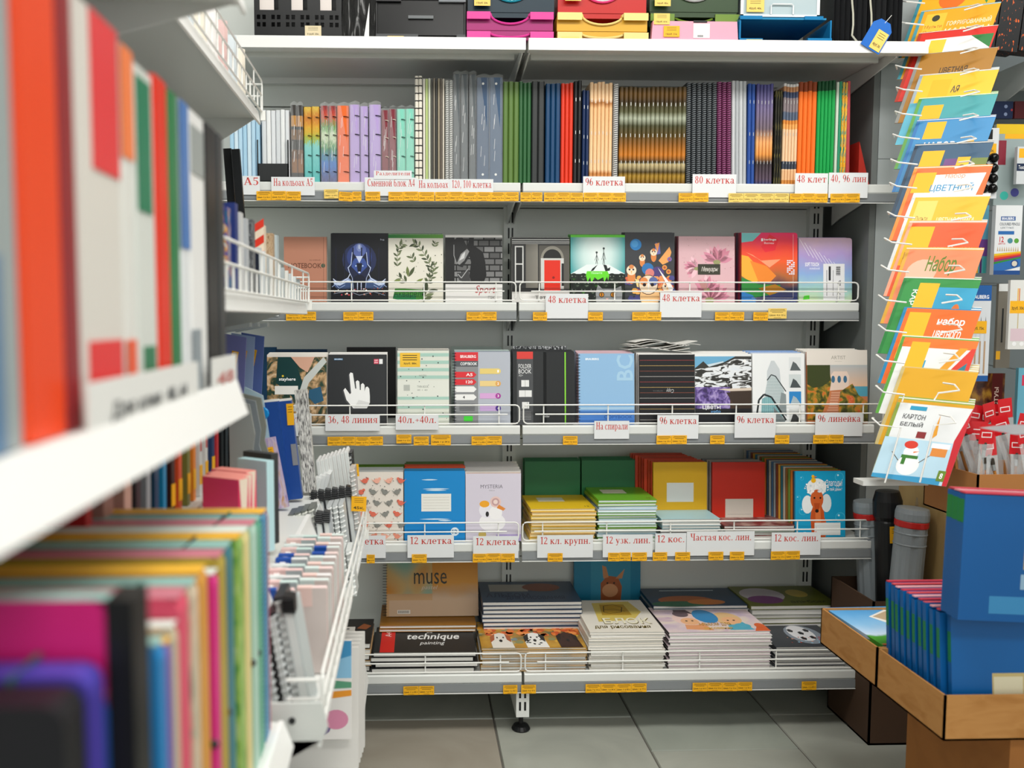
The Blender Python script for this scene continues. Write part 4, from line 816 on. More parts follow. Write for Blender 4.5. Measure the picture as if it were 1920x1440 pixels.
def flat_stack(i, px0, px1, ytopfront, Y, depth, n, name, label, covers, ar_f=None, page=PAPER, cat='exercise book', group=None, bulge=0, jit=.004, edge=None, tilt=0, rz=0, z0=None, th=None):
    zt = ZW(ytopfront, Y, (px0 + px1) / 2); zb = (ZS[i] + .0015) if z0 is None else z0; th = th or (zt - zb) / n; x0 = P(px0, ytopfront, Y).x; w_ = P(px1, ytopfront, Y).x - x0; R = random.Random(px0)
    if th * n < zt - zb - .02: zt = zb + th * n
    for q in range(n):
        z = zb + th * (q + 1) - .0006; top = q == n - 1
        ar = None
        if top and ar_f: ar = Art(w_, depth); ar_f(ar)
        k = n - 1 - q
        lb = label if top else '%s, %s from the top of its stack' % (label.split(' with')[0].split(' of ')[0], ORD[k] if k < 20 else 'lower')
        notebook(name, lb, w_, depth, th * .9, covers[q % len(covers)] if not top else covers[0], (x0 + (R.uniform(-jit, jit) if not top else 0), Y + (R.uniform(-jit, jit * .3) if not top else 0), z), rx=-PI / 2, rz=rz + R.uniform(-.012, .012) * (jit > .001), group=group or (label.split(' with')[0] + ' stack'), art=ar, page=page, cat=cat, spine=edge)
standing(4, 985, 1089, 866, 2.78, 'exercise_book', 'plain green exercise book standing at the back, left of two', '#1e7040', n=4)
standing(4, 1092, 1192, 864, 2.78, 'exercise_book', 'plain green exercise book standing at the back, right of two', '#1e7040', n=4)
standing(4, 1227, 1328, 868, 2.70, 'exercise_book', 'yellow exercise book with a white name label', '#e8b21c', a_label(box=(.25, .42, .75, .7)), n=9, bl=['#d8441c', '#c03a1a', '#c84a24'])
standing(4, 1338, 1437, 868, 2.70, 'exercise_book', 'red exercise book with a cream name label', '#cc2c18', a_label('#d8d0c4', (.25, .14, .78, .46), 2), n=4, bl=['#6a6e70', '#8a8480', '#a89a8a'])
w_, h_, loc = pick(1495, 1589, 886, YF[4] + .03, ZS[4] + .002); ar = Art(w_, h_); a_dog(ar)
notebook('exercise_book', 'turquoise exercise book with a dog wearing foam and a toy duck', w_, h_ * 1.01, .008, '#129cc8', loc, rx=-.07, ry=.0, art=ar, cat='exercise book')
EC = ['#3a4a5a', '#c8702a', '#6a8a3a', '#8a5a2a', '#b8b0a0', '#2a6a7a', '#d8a03a', '#7a3a2a', '#9aa0a0', '#4a6a8a', '#c0b8a8']
for q in range(22):
    notebook('exercise_book', 'slim exercise book in the packed row behind the dog cover, %s' % (ORD[q] + ' back' if q < 20 else ('second last', 'last')[q - 20]), w_, h_ * 1.0 + .0016 * q, .006, EC[q % 11], loc + Vector((-.0032 * q, .012 + .0105 * q, 0)), rx=-.07, cat='exercise book', group='packed exercise books behind the dog cover', page=mat('#ece8e0', .7))
def a_mark(a): a.rect('#ece6d4', .2, .5, .62, .8); a.text('#6a5a20', '12', .86, .1, .93, .18, bold=True)
flat_stack(4, 995, 1117, 953, YF[4] + .012, .2, 9, 'exercise_book', 'yellow exercise book with a small white label on a curling stack', ['#e8c022', '#e6b868', '#e2c890'], a_mark, page=mat('#ead9a8', .7), rz=0)
flat_stack(4, 1122, 1232, 937, YF[4] + .012, .2, 13, 'exercise_book', 'lime green exercise book with white label topping a tall stack', ['#6aa82a', '#cfe0e8', '#a8cce0', '#8ab03a'], a_mark, page=mat('#e4ecec', .7))
flat_stack(4, 1240, 1350, 972, YF[4] + .012, .2, 6, 'exercise_book', 'pale blue exercise book with plain cover on a low stack', ['#a8d0d8', '#dfe6e6', '#3a3030'], None)
flat_stack(4, 1358, 1490, 985, YF[4] + .02, .2, 4, 'exercise_book', 'dark red patterned exercise book with a thin stack under it', [m_noise('dark_red_print', [(.35, '#4a1c1e'), (.5, '#7a3a3a'), (.65, '#a8847a')], 5), '#dfe8e0', '#2a5a3a'], None)
# ---------------------------------------------------------------- bottom level
def a_muse(a):
    a.rect(m_noise('watercolour_teal', [(.35, '#2f8c80'), (.5, '#7fb0a0'), (.62, '#c9a86a'), (.75, '#d08a2a')], 1.6, detail=1), 0, .35, 1, 1); a.rect(m_grad('muse_wash_orange', [(0, '#c8a888'), (.3, '#c8a888'), (.5, '#d9962e'), (1, '#c8822a')], wob=.25), .5, 0, 1, 1); a.rect('#c9a888', .03, 0, .5, .25)
    a.text('#2a2c22', 'muse', .3, .5, .66, .68); a.text('#e0cfb8', 'pastel', .38, .4, .56, .48, shear=.3); a.rect('#e8e0d4', .12, .04, .26, .1)
    for k in range(9): a.rect('#2a2a28', .13 + k * .0135, .05, .136 + k * .0135, .09)
    gl = '#f4f0ea'; a.poly(gl, [(.5, .2), (.62, .24), (.84, .1), (.95, .06), (.97, .02), (.7, .03), (.62, .1)]) if 0 else None
def a_tech(a):
    a.rect('#d0231e', .06, 0, .2, 1); a.text('#f0e8e4', 'А4', .1, .6, .16, .8, rot=90); a.text('#f0f0ee', 'technique', .32, .42, .85, .72, bold=True, shear=.2); a.text('#f0f0ee', 'painting', .45, .25, .7, .4, shear=.25); a.text('#f0f0ee', 'the', .52, .74, .58, .84)
def a_dogs(a):
    a.spots(['#8a8a5a', '#a89a6a', '#7a8a8a', '#d8a83a', '#c88a2a'], 60, .02, .05, (0, .1, 1, 1), 77)
    for u, c1, c2 in ((.2, '#e6e0d6', '#a8562a'), (.53, '#f0eee8', '#1e1c1a'), (.85, '#3a2018', '#1e120e')):
        a.spots(['#e0742a', '#c8521e', '#f0944a', '#e88438'], 34, .02, .045, (u - .13, .45, u + .14, .78), int(u * 100))
        a.poly(c1, [(u - .09, 0), (u - .1, .3), (u - .07, .5), (u, .56), (u + .07, .5), (u + .1, .3), (u + .12, 0)])
        for s in (-1, 1): a.poly(c2, [(u + s * .05, .52), (u + s * .1, .42), (u + s * .1, .2), (u + s * .06, .3)]); a.ell('#141210', u + s * .03, .38, .008, .03)
        a.ell('#141210', u, .26, .016, .05)
        if c2 == '#1e1c1a': a.spots([c2], 14, .008, .016, (u - .08, .05, u + .08, .5), 4)
def a_blok(a):
    a.poly('#d8c060', [(.2, .3), (.25, .9), (.8, .95), (.88, .6), (.7, .35)]); a.poly('#b8942c', [(.3, .5), (.35, .85), (.7, .85), (.72, .5)]); a.line('#3a341c', [(.35, .6), (.4, .8), (.55, .85), (.65, .75), (.6, .6), (.42, .55), (.35, .6)], .012); a.line('#3a341c', [(.38, .68), (.52, .7), (.66, .62)], .01)
    a.text('#6a5a1c', 'БЛОК', .26, .22, .92, .4, bold=True); a.text('#f2ecd0', 'БЛОК', .27, .24, .91, .41, bold=True); a.text('#6a5a1c', 'для рисования', .1, .08, .86, .18, bold=True)
def a_kids(a):
    a.rect(m_noise('pink_wash', [(.35, '#c8b4c8'), (.5, '#e0ccd0'), (.62, '#e8d8cc'), (.72, '#c8a8c0')], 3), 0, 0, 1, 1); a.poly('#e06a3a', [(.85, 0), (1, 0), (1, .25), (.92, .2)]); a.poly('#5a4a50', [(.2, .66), (.24, .95), (.36, .9), (.4, .7)]); a.poly('#e8a070', [(.2, .1), (.24, .4), (.4, .4), (.46, .05)]); a.poly('#5ab0c8', [(.62, .05), (.66, .35), (.82, .35), (.86, .05)])
    a.ell('#f0d0c8', .3, .5, .15, .25); a.ell('#e8c08a', .7, .5, .14, .25); a.ell('#3a8ac0', .5, .6, .12, .28); a.ell('#f2b888', .3, .4, .09, .14); a.ell('#f2b888', .72, .42, .09, .14); a.ell('#6a5a60', .27, .7, .08, .12); a.ell('#5ab0c8', .78, .2, .08, .1); a.ell('#e06a3a', .95, .2, .05, .1); a.text('#b88a1c', 'АЛЬБОМ ДЛЯ', .36, .2, .68, .34, bold=True); a.text('#d8b04a', 'рисования', .38, .06, .66, .16, bold=True)
    for u in (.27, .33, .69, .75): a.ell('#2a2a2a', u, .42, .012, .02)
def a_ball(a):
    a.ell('#8a94a0', .62, .45, .26, .36); a.ell('#e8e8ea', .6, .5, .18, .3)
    for u, v in ((.6, .5), (.48, .6), (.72, .6), (.55, .3), (.7, .33)): a.ell('#1a1c20', u, v, .045, .07, n=5)
    a.spots(['#c8402a', '#e8a080', '#9ac8e0'], 24, .008, .02, (.3, .1, .95, .35), 5)
def a_sheets(a): a.rect('#a8a49c', .1, .5, .5, .85); a.ell('#8a4a30', .65, .7, .2, .2); a.text('#202c4a', 'АЛЬБОМ', .05, .22, .5, .42, bold=True); a.text('#202c4a', 'ДЛЯ РИСОВАНИЯ', .25, .1, .85, .28, bold=True)
def a_lion(a): a.ell('#a85a24', .4, .3, .3, .25); a.ell('#2a6a4a', .3, .1, .3, .15); a.ell('#c87830', .6, .2, .2, .15); a.line('#d8e8f0', [(.2, .85), (.8, .85)], .02)
def a_olive(a): a.ell('#c8c0c8', .28, .55, .25, .35); a.ell('#7a3a7a', .25, .3, .2, .2); a.ell('#c8b04a', .7, .6, .12, .2); a.text('#2a2a1a', 'альбом', .5, .12, .9, .25, bold=True)
def a_deer(a):
    a.rect('#2f90b0', .25, 0, .85, .9); a.poly('#a85a2c', [(.4, .35), (.4, .6), (.5, .7), (.66, .68), (.72, .55), (.7, .35)]); a.poly('#c88a5a', [(.44, .66), (.42, .84), (.48, .82), (.52, .68)]); a.poly('#c88a5a', [(.62, .66), (.76, .79), (.72, .66)]); a.ell('#d89a6a', .54, .5, .12, .09); a.ell('#2a1a10', .5, .6, .015); a.ell('#2a1a10', .6, .6, .015)
F = YF[5] + .012
zt_ = ZW(1222, F, 800); zt2 = ZW(1172, 2.665, 800)
w_, h_, loc = pick(724, 897, 1050, 2.755, ZS[5]); ar = Art(w_, .2); a_muse(ar)
notebook('sketchbook', 'spiral pastel sketchbook leaning upright with teal and orange wash', w_, .2, .012, '#c49a6a', (loc.x, 2.74, zt2 + .002), rx=-.3, art=ar, cat='sketchbook', spiral='#2a2826', rz=0)
flat_stack(5, 712, 893, 1172, 2.665, .2, 2, 'sketchbook', 'brown covered sketchbook under the leaning pastel pad', ['#9a6820', '#5a4a3a'], None, cat='sketchbook', z0=zt_ + .001)
flat_stack(5, 700, 893, 1222, F, .21, 4, 'sketchbook', 'black painting sketchbook with red band and white brush lettering', ['#242526', '#2a2a2a'], a_tech, cat='sketchbook', jit=.008)
flat_stack(5, 632, 694, 1206, F + .01, .21, 5, 'sketchbook', 'black sketchbook with an orange brown motif at the left end', ['#1c1410', '#c8a070'], lambda a: (a.ell('#c87a2a', .45, .2, .35, .16), a.poly('#8a4a20', [(.5, .6), (.7, .8), (.95, .7), (.8, .55)])), cat='sketchbook')
flat_stack(5, 905, 1091, 1128, 2.66, .21, 12, 'sketchbook', 'blue grey drawing album with dark lettering on the rear stack', ['#3a4c64', '#4a5a70'], a_sheets, cat='sketchbook', jit=.003)
flat_stack(5, 903, 1100, 1214, F, .22, 10, 'sketchbook', 'puppy photo drawing album with orange flowers', [m_noise('golden_bokeh', [(.35, '#6a6a4a'), (.5, '#b8862a'), (.65, '#c89a3a')], 3), '#c8c8c4'], a_dogs, cat='sketchbook', jit=.003)
flat_stack(5, 1106, 1246, 1184, F, .29, 13, 'sketch_pad', 'white drawing block with yellow sketch and bold title', ['#e6e0d4', '#eceae4'], a_blok, cat='sketchbook', jit=.005)
flat_stack(5, 1254, 1446, 1184, F, .22, 11, 'sketchbook', 'cartoon children drawing album with black edged copies beneath', ['#d8c4cc', '#e4e2e0'], a_kids, cat='sketchbook', jit=.003, edge='#1a1a1c')
flat_stack(5, 1455, 1585, 1212, F, .22, 8, 'sketchbook', 'dark grey album with a football at the right', ['#3a3e44', '#e0e0de'], a_ball, cat='sketchbook', jit=.004)
standing(5, 1078, 1203, 1040, 2.86, 'sketchbook', 'teal album with a brown animal standing at the back', '#1580a4', a_deer, n=2, cat='sketchbook')
flat_stack(5, 1225, 1402, 1135, 2.70, .18, 11, 'sketchbook', 'dark blue album with brown animals on the rear stack', ['#24405a', '#d0d0ce'], a_lion, cat='sketchbook', jit=.003)
flat_stack(5, 1408, 1575, 1135, 2.68, .2, 9, 'sketchbook', 'olive green album with pale pictures on the rear right stack', ['#6a7024', '#dcdcd8'], a_olive, cat='sketchbook', jit=.004)
# ---------------------------------------------------------------- top shelf: desk organisers
T0 = YF[0] + .012; TZ = ZS[0] + .001
def own_tag(parent, x, y, z, w_=.045, h_=.03, txt='13руб. 61к.', m=YEL2, rot=(0, 0, 0)):
    o = MB().box(0, 0, 0, w_, .0006, h_, m).build('price_sticker', parent, (x, y, z), rot); ar = Art(w_, h_)
    for k in range(3): ar.rect(INK, .2, .84 - .12 * k, .8, .865 - .12 * k)
    ar.text(INK, txt, .14, .14, .86, .34, bold=True); ar.build(o, 'lettering'); return o
def L2(px, py, Y=T0): return P(px, py, Y)
# black upright organiser
a = L2(477, 64); c = L2(640, 0); W = c.x - a.x; H = .30
og = empty('desk_organiser', 'black mesh desk organiser with white paper slots on the top shelf', 'organiser', (a.x, T0, TZ))
b = MB(); 
def grid_panel(b, W, H, m, yo):
    cols = 6; cw = W / cols
    xs = [0]
    for k in range(cols):
        xs += [k * cw + cw * .18, k * cw + cw * .42, k * cw + cw * .56, k * cw + cw * .8]
    xs += [W]
    zs = [0, .03, .042, .05, .062, .075]
    for r in range(len(zs) - 1):
        if r in (1, 3):
            for q in range(0, len(xs) - 1, 2): b.box(xs[q], yo, zs[r], xs[q + 1], yo + .004, zs[r + 1], m)
        else: b.box(0, yo, zs[r], W, yo + .004, zs[r + 1], m)
    for x in (0, W * .28, W * .61, W * .94): b.box(x, yo, .075, x + .015 + (.02 if x in (W * .28, W * .61) else 0), yo + .004, H, m)
    b.box(0, yo, H - .02, W, yo + .004, H, m)
grid_panel(b, W, H, BLACK, 0); b.box(0, .004, 0, .004, .2, H, BLACK).box(W - .004, .004, 0, W, .2, H, BLACK).box(0, .2, 0, W, .204, H, BLACK).box(0, 0, 0, W, .204, .003, BLACK); b.build('body', og)
for k in range(3): MB().box(.012 + W * .33 * k, .006, .07, .05 + W * .33 * k + .004, .007, .24, mat('#e8ded8', .6)).build('paper_card', og)
own_tag(og, W * .58, -.002, .003, txt='51руб. 25к.', m=mat('#e6d6b0', .5))
# film wrapped black roll
a = L2(640, 66); c = L2(704, 0); W = c.x - a.x
wr = MB().prism([(0, 0), (W, 0), (W * .96, .3), (W * .1, .3)], 'y', 0, .15, m_noise('black_film', [(.4, '#141414'), (.6, '#2a2a2a'), (.72, '#8a8a8a')], 7, (1, 1, .4), 1.5, .15)); o = wr.build('wrapped_organiser', None, (a.x, T0 + .01, TZ)); tag(o, 'black organiser wrapped in shiny crinkled film', 'organiser')
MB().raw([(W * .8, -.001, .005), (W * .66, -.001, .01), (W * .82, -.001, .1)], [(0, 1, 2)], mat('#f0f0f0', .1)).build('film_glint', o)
# black drawer unit
a = L2(705, 70); c = L2(873, 0); W = c.x - a.x
du = empty('drawer_unit', 'black plastic drawer unit with slim grey handle', 'organiser', (a.x, T0, TZ))
MB().box(0, 0, 0, .004, .25, .26, BLACK).box(W - .004, 0, 0, W, .25, .26, BLACK).box(0, 0, .255, W, .25, .26, BLACK).box(0, .246, 0, W, .25, .26, BLACK).build('body', du)
dr = MB().box(.005, .004, .012, W - .005, .2, .105, mat('#0a0a0b', .25)).build('drawer', du); MB().box(W * .36, -.004, .055, W * .64, .004, .063, mat('#6a6e70', .3)).build('handle', dr)
MB().box(0, -.006, 0, W * .47, .01, .012, mat('#4a4c4e', .4)).box(W * .9, -.006, 0, W, .01, .012, mat('#4a4c4e', .4)).build('foot_rail', du)
MB().box(0, -.006, .1, W * .28, .02, .118, BLACK).box(W * .7, -.006, .1, W, .02, .118, mat('#7c8084', .15)).build('clip_tabs', du)
MB().box(.0, -.004, .135, W * .22, -.003, .2, mat('#f2f2f2', .5)).build('paper_card', du)
ar = Art(W, .2); ar.ell('#c8cccc', .5, .86, .18, .2, 24); ar.ell('#0c0c0d', .5, .89, .165, .2, 24); ar.build(du, 'round_window', (0, -.001, .012))
own_tag(du, W * .13, -.0135, -.026, txt='53руб. 10к.')
def scoop_tray(name, label, px0, px1, py_top, py_bot, lip, dark, z0, dy=0, tall=None, roundhole=None):
    Y = T0 + dy; a = P(px0, py_bot, Y); c = P(px1, py_top, Y); W = c.x - a.x; H = c.z - a.z if tall is None else tall
    t = empty(name, label, 'letter tray', (a.x, Y, TZ + z0)); lm = mcol(lip); dm = mcol(dark)
    n = 14; pts = [(0, 0), (W, 0), (W, H), (W * .72, H)]
    for k in range(n + 1):
        an = PI * k / n; pts.append((W * .5 + W * .21 * math.cos(an), H - H * .62 * math.sin(an) * 1.0))
    pts += [(W * .28, H), (0, H)]
    MB().prism(pts, 'y', .0, .005, dm).build('front_wall', t)
    r = MB()
    for (x0, x1) in ((0, W * .27), (W * .73, W)):
        r.prism([(-.012, H - .018), (-.009, H - .018), (-.006, H - .002), (.006, H - .002), (.006, H + .002), (-.012, H + .002)], 'x', x0, x1, lm)
    cv = [(W * .27, -.004, H)] + [(W * .5 - W * .23 * math.cos(PI * k / n), -.003, H - H * .62 * math.sin(PI * k / n)) for k in range(1, n)] + [(W * .73, -.004, H)]
    r.tube(cv, .003, lm, 6); r.build('front_lip', t)
    MB().box(0, .005, 0, .004, .25, H * .9, dm).box(W - .004, .005, 0, W, .25, H * .9, dm).box(0, .005, 0, W, .25, .004, dm).box(0, .246, 0, W, .25, H * .9, dm).build('tray_body', t)
    MB().prism([(0, .0), (W, .0), (W - .012, -.014), (.012, -.014)], 'y', .002, .24, dm).build('base', t) if z0 > .02 else None
    return t, W, H
hh = (P(950, 20, T0).z - P(950, 76, T0).z)
t, W, H = scoop_tray('letter_tray', 'magenta letter tray, lower of the two beside the black drawers', 875, 1037, 60, 76, '#e0409a', '#9a1466', 0, tall=.018)
own_tag(t, W * .05, -.0145, -.022, .05, .02, '', YEL)
t, W, H = scoop_tray('letter_tray', 'magenta letter tray with scooped front, upper of the two', 875, 1037, 20, 60, '#dc3c96', '#a01a6c', .026, tall=.045)
t, W, H = scoop_tray('letter_tray', 'dark petrol blue letter tray with teal rim on the magenta ones', 877, 1039, 0, 20, '#1d8aa0', '#0c2a38', .08, tall=.075, dy=.015)
own_tag(t, W * .07, -.016, .012, txt='17руб. 20к.')
t, W, H = scoop_tray('letter_tray', 'yellow letter tray, lower of the two', 1044, 1214, 60, 76, '#f0d488', '#b88418', 0, tall=.018)
own_tag(t, W * .04, -.0145, -.024, .05, .03, '9руб. 51к.')
t, W, H = scoop_tray('letter_tray', 'yellow letter tray with scooped front, upper of the two', 1044, 1214, 20, 60, '#f2d686', '#d8a52c', .026, tall=.045)
t, W, H = scoop_tray('letter_tray', 'red letter tray with pink rim on the yellow ones', 1046, 1212, 0, 20, '#e8407c', '#c01810', .08, tall=.075, dy=.015)
own_tag(t, W * .07, -.016, .028, txt='16руб. 05к.')
t, W, H = scoop_tray('letter_tray', 'dark green letter tray behind the pink box', 1218, 1384, 0, 20, '#6a8a2c', '#1c3a24', .05, tall=.03, dy=.03)
t, W, H = scoop_tray('letter_tray', 'dark green letter tray with grey rim above the pink box', 1218, 1384, 0, 20, '#a8aaa8', '#2c4424', .088, tall=.075, dy=.02)
own_tag(t, W * .04, -.016, .01, txt='16руб. 85к.')
a = L2(1221, 76); c = L2(1385, 34); W = c.x - a.x; H = .056
pb = empty('storage_box', 'pale pink plastic box with price stickers on the top shelf', 'box', (a.x, T0, TZ))
MB().prism([(.0, 0), (W, 0), (W - .004, H), (.004, H)], 'y', 0, .02, mat('#f2a8bc', .25)).box(0, 0, 0, W, .02, .003, mat('#c06a84', .3)).build('body', pb)
o = MB().box(W * .48, -.001, .01, W * .67, -.0004, .05, mat('#e0e0e0', .5)).build('barcode_sticker', pb); ar = Art(.05, .05); ar.rect('#202020', 0, .88, .78, 1); 
for k in range(8): ar.rect('#303030', .25 + k * .04, .1, .27 + k * .04, .2)
ar.build(o, 'lettering', (W * .48, -.0012, .008))
own_tag(pb, .006, -.002, .046, txt='13руб. 61к.'); own_tag(pb, .034, -.0028, .012, txt='15руб. 21к.', m=YEL)
# blue perforated tray + clear drawer box
a = L2(1386, 74); c = L2(1560, 30); W = c.x - a.x; H = .062; bl = mat('#1a7ab0', .2); bl2 = mat('#0c4a7a', .25)
bt = empty('letter_tray', 'blue see-through letter tray with slanted slots', 'letter tray', (a.x, T0, TZ))
MB().box(0, 0, 0, .004, .25, H, bl).box(W - .004, 0, 0, W, .25, H, bl).box(0, .005, 0, W, .25, .003, bl2).box(0, -.004, 0, W * .25, .004, .01, bl).box(W * .74, -.004, 0, W, .004, .012, bl).box(W * .25, -.002, 0, W * .74, .004, .006, bl).build('tray_body', bt)
MB().box(.004, .2, .0, W - .004, .206, H, bl2).build('back_wall', bt)
b = MB()
for r in range(2):
    for k in range(13): x = .012 + k * .0155 + r * .003; z = .01 + r * .021; b.raw([(x, .1985, z), (x + .005, .1985, z), (x + .014, .1985, z + .015), (x + .009, .1985, z + .015)], [(0, 1, 2, 3)], mat('#5aa6cc', .3))
o = b.build('slots', bt)
MB().box(.0, -.004, H, W * .24, .01, H + .01, bl).box(W * .7, -.004, H, W * .9, .01, H + .01, bl).box(0, 0, H + .001, W * .94, .25, H + .006, mat('#2a86b4', .2)).build('upper_rim', bt)
own_tag(bt, W * .06, -.0135, -.026, txt='19руб. 21к.')
db = empty('drawer_box', 'clear white framed drawer box on the blue tray', 'organiser', (a.x + .006, T0 + .01, TZ + H + .012)); W2 = W * .86
cl = mat('#b8c8cc', .12); wf = mat('#eef0f0', .25)
MB().box(0, 0, 0, W2, .22, .006, wf).box(0, 0, 0, .008, .004, .14, wf).box(W2 - .008, 0, 0, W2, .004, .14, wf).box(0, 0, .13, W2, .22, .14, wf).build('frame', db)
MB().box(.008, .003, .006, W2 - .008, .2, .13, cl).build('drawer', db)
MB().tube([(W2 * .38, -.002, .006), (W2 * .38, -.002, .03), (W2 * .4, -.002, .034), (W2 * .64, -.002, .034), (W2 * .66, -.002, .03), (W2 * .66, -.002, .006)], .002, wf, 5).build('handle', db)
own_tag(db, W2 * .07, -.002, .012, .05, .038, '45руб. 40к.')
# hanging black bags + blue tag
for k, (p0, p1) in enumerate(((1562, 1592), (1592, 1624), (1626, 1660), (1662, 1690))):
    a = P(p0, 74, T0 + .03); c = P(p1, 74, T0 + .03); W = c.x - a.x
    b = MB(); n = 6
    b.prism([(W * i / n, (.012 if i % 2 else 0)) for i in range(n + 1)] + [(W, .2), (0, .2)], 'z', 0, .3, mat('#17181a', .5))
    o = b.build('folder_bag', None, (a.x, T0 + .03, TZ)); tag(o, 'black textile folder bag standing on the top shelf, %s from the right end' % ORD[3 - k], 'bag', 'black folder bags')
    if k == 1 or k == 2:
        MB().tube([(W * .1 + .004 * math.sin(q), -.003, .3 - q * .03) for q in range(10)] + [(W * .4, -.006, .012), (W * .8, -.004, .006)], .0028, mat('#c8c6b4', .6), 5).build('cream_piping', o)
a = P(1605, 62, T0 - .02); c = P(1655, 96, T0 - .02)
bt_ = MB().prism([(0, 0), (.06, 0), (.06, .07), (.045, .088), (.015, .088), (0, .07)], 'y', 0, .001, mat('#1668c4', .4)).build('hang_tag', None, (P(1613, 82, 2.49).x, YF[0] - .012, P(1613, 82, 2.49).z), (0, math.radians(30), 0)); tag(bt_, 'blue hang tag with yellow price sticker over the shelf end', 'tag')
own_tag(bt_, .024, -.0012, .004, .033, .056, '40руб. 30к.')
MB().tube([(.03, .0, .082), (.035, 0, .11)], .0008, WHITE, 4).build('string', bt_)

# ---------------------------------------------------------------- left gondola (runs towards the camera)
YN0, YN1 = .36, 1.155; YE0, YE1 = 1.20, 2.33
gn = empty('gondola_unit', 'near section of the left gondola, dark back panel between shelves', 'shelving', (-.56, YN0, 0))
MB().box(-.02, 0, 0.08, 0, YN1 - YN0, 2.3, mat('#34383a', .5)).build('back_panel', gn)
MB().box(-.02, -.0, 0, .33, YN1 - YN0, .1, METAL).build('base', gn)
gf = empty('gondola_unit', 'far section of the left gondola, dark back panel ending near the wall shelving', 'shelving', (-.60, YE0, 0))
MB().box(-.02, 0, 0.08, 0, YE1 - YE0, 2.3, mat('#34383a', .5)).build('back_panel', gf)
for y in (0, (YE1 - YE0) - .03): MB().box(0, y, .08, .02, y + .03, 2.3, METAL).build('upright', gf)
MB().box(-.02, 0, 0, .42, YE1 - YE0, .1, METAL).build('base', gf)
def gshelf(label, x1, z, y0, y1, x0, lip=.04, slope=.017, th=.02, wire=0, thick_end=None):
    t = empty('gondola_shelf', label, 'shelf', (x1, y0, z)); d = x0 - x1; Ln = y1 - y0
    b = MB(); b.prism([(d, 0), (0, 0), (0, -th), (d, -th)], 'y', 0, Ln, METAL).build('shelf_board', t)
    MB().prism([(0, .002), (slope * .3, .002), (slope, -lip), (slope - .004, -lip - .002), (-.002, -.002)], 'y', .0, Ln, mat('#efefec', .35)).build('front_rail', t)
    for y in (.004, Ln - .008): MB().prism([(-.004, -th), (d + .0, -th), (d + .0, -.1), (d + .08 if d < -.1 else d, -.09)], 'y', y, y + .004, METAL).build('bracket', t)
    if wire:
        g = MB(); r = .0026; xo = .012; pts = []
        h = wire; c = .014
        for (cy, cz, a0) in ((c, h - c, 180), (Ln - c, h - c, 90), (Ln - c, c, 0), (c, c, -90)):
            for k in range(4):
                a = math.radians(a0 - 30 * k); pts.append((xo, cy + c * math.cos(a), cz + c * math.sin(a)))
        g.tube(pts, r, WIRE, 6, True); g.tube([(xo, .01, h * .52), (xo, Ln - .01, h * .52)], r, WIRE)
        n = int(Ln / .05)
        for i in range(n + 1): y = .01 + (Ln - .02) * i / n; g.tube([(xo - .001, y, 0), (xo - .001, y, h * (1 if i % 4 == 0 else .52))], r * .8, WIRE)
        # returns at the ends
        for y in (0.004, Ln - .004): g.tube([(xo, y, h - .01), (xo - .05, y, h - .01)], r, WIRE); g.tube([(xo, y, h * .5), (xo - .05, y, h * .5)], r, WIRE)
        g.build('wire_guard', t)
        MB().box(.008, Ln - .002, -.02, .02, Ln + .004, .004, WIRE).build('end_cap', t)
    return t
N1 = gshelf('grey shelf above the near binders, out of focus', -.215, 1.625, YN0, YN1 - .03, -.56, .03, .01)
N2 = gshelf('big white foreground shelf carrying the lever arch binders', -.236, 1.138, YN0, YN1, -.56, .042, .02)
N3 = gshelf('near shelf holding the elastic folders', -.185, .668, YN0, YN1 + .02, -.56, .035, .02)
F1 = gshelf('far gondola shelf at the top with wire guard', -.40, 1.75, YE0, YE1, -.60, .03, .008, .016, .08)
F2 = gshelf('far gondola shelf with wire guard at eye level', -.285, 1.262, YE0, YE1, -.60, .03, .008, .012, .075)
F3 = gshelf('far gondola display step below eye level', -.235, .79, YE0, YE1, -.60, .06, .03)
F3b = gshelf('far gondola raised rear step with pale lip', -.372, .90, YE0, YE1, -.60, .036, .024)
F4 = gshelf('far gondola basket shelf full of small notepads', -.140, .65, YE0, YE1, -.60, .03, .01, .02, .075)
F5 = gshelf('low far gondola shelf with album stacks', -.135, .28, YE0, YE1, -.60, .04, .012)
MB().box(-.1, 0, .0, -.096, YE1 - YE0, .14, mat('#eceae6', .4)).build('riser_panel', F4)
MB().box(.0, -.001, -.02, .0, 0, 0, WHITE) if 0 else None
ep = MB().prism([(-.3, -.02), (.012, -.02), (.02, .0), (.012, .035), (-.11, .035), (-.3, -.2)], 'y', -.004, 0, METAL).build('end_plate', F4); MB().lathe([(.005, 0), (.005, .002)], DARK, 10, Matrix.Translation((-.03, -.004, .01)) @ Matrix.Rotation(PI / 2, 4, 'X')).build('rivet', ep)
ep = MB().prism([(-.01, -.004), (.02, -.042), (.0, -.03), (-.3, -.02), (-.3, 0)], 'y', YN1 - YN0, YN1 - YN0 + .003, METAL).build('end_plate', N2)
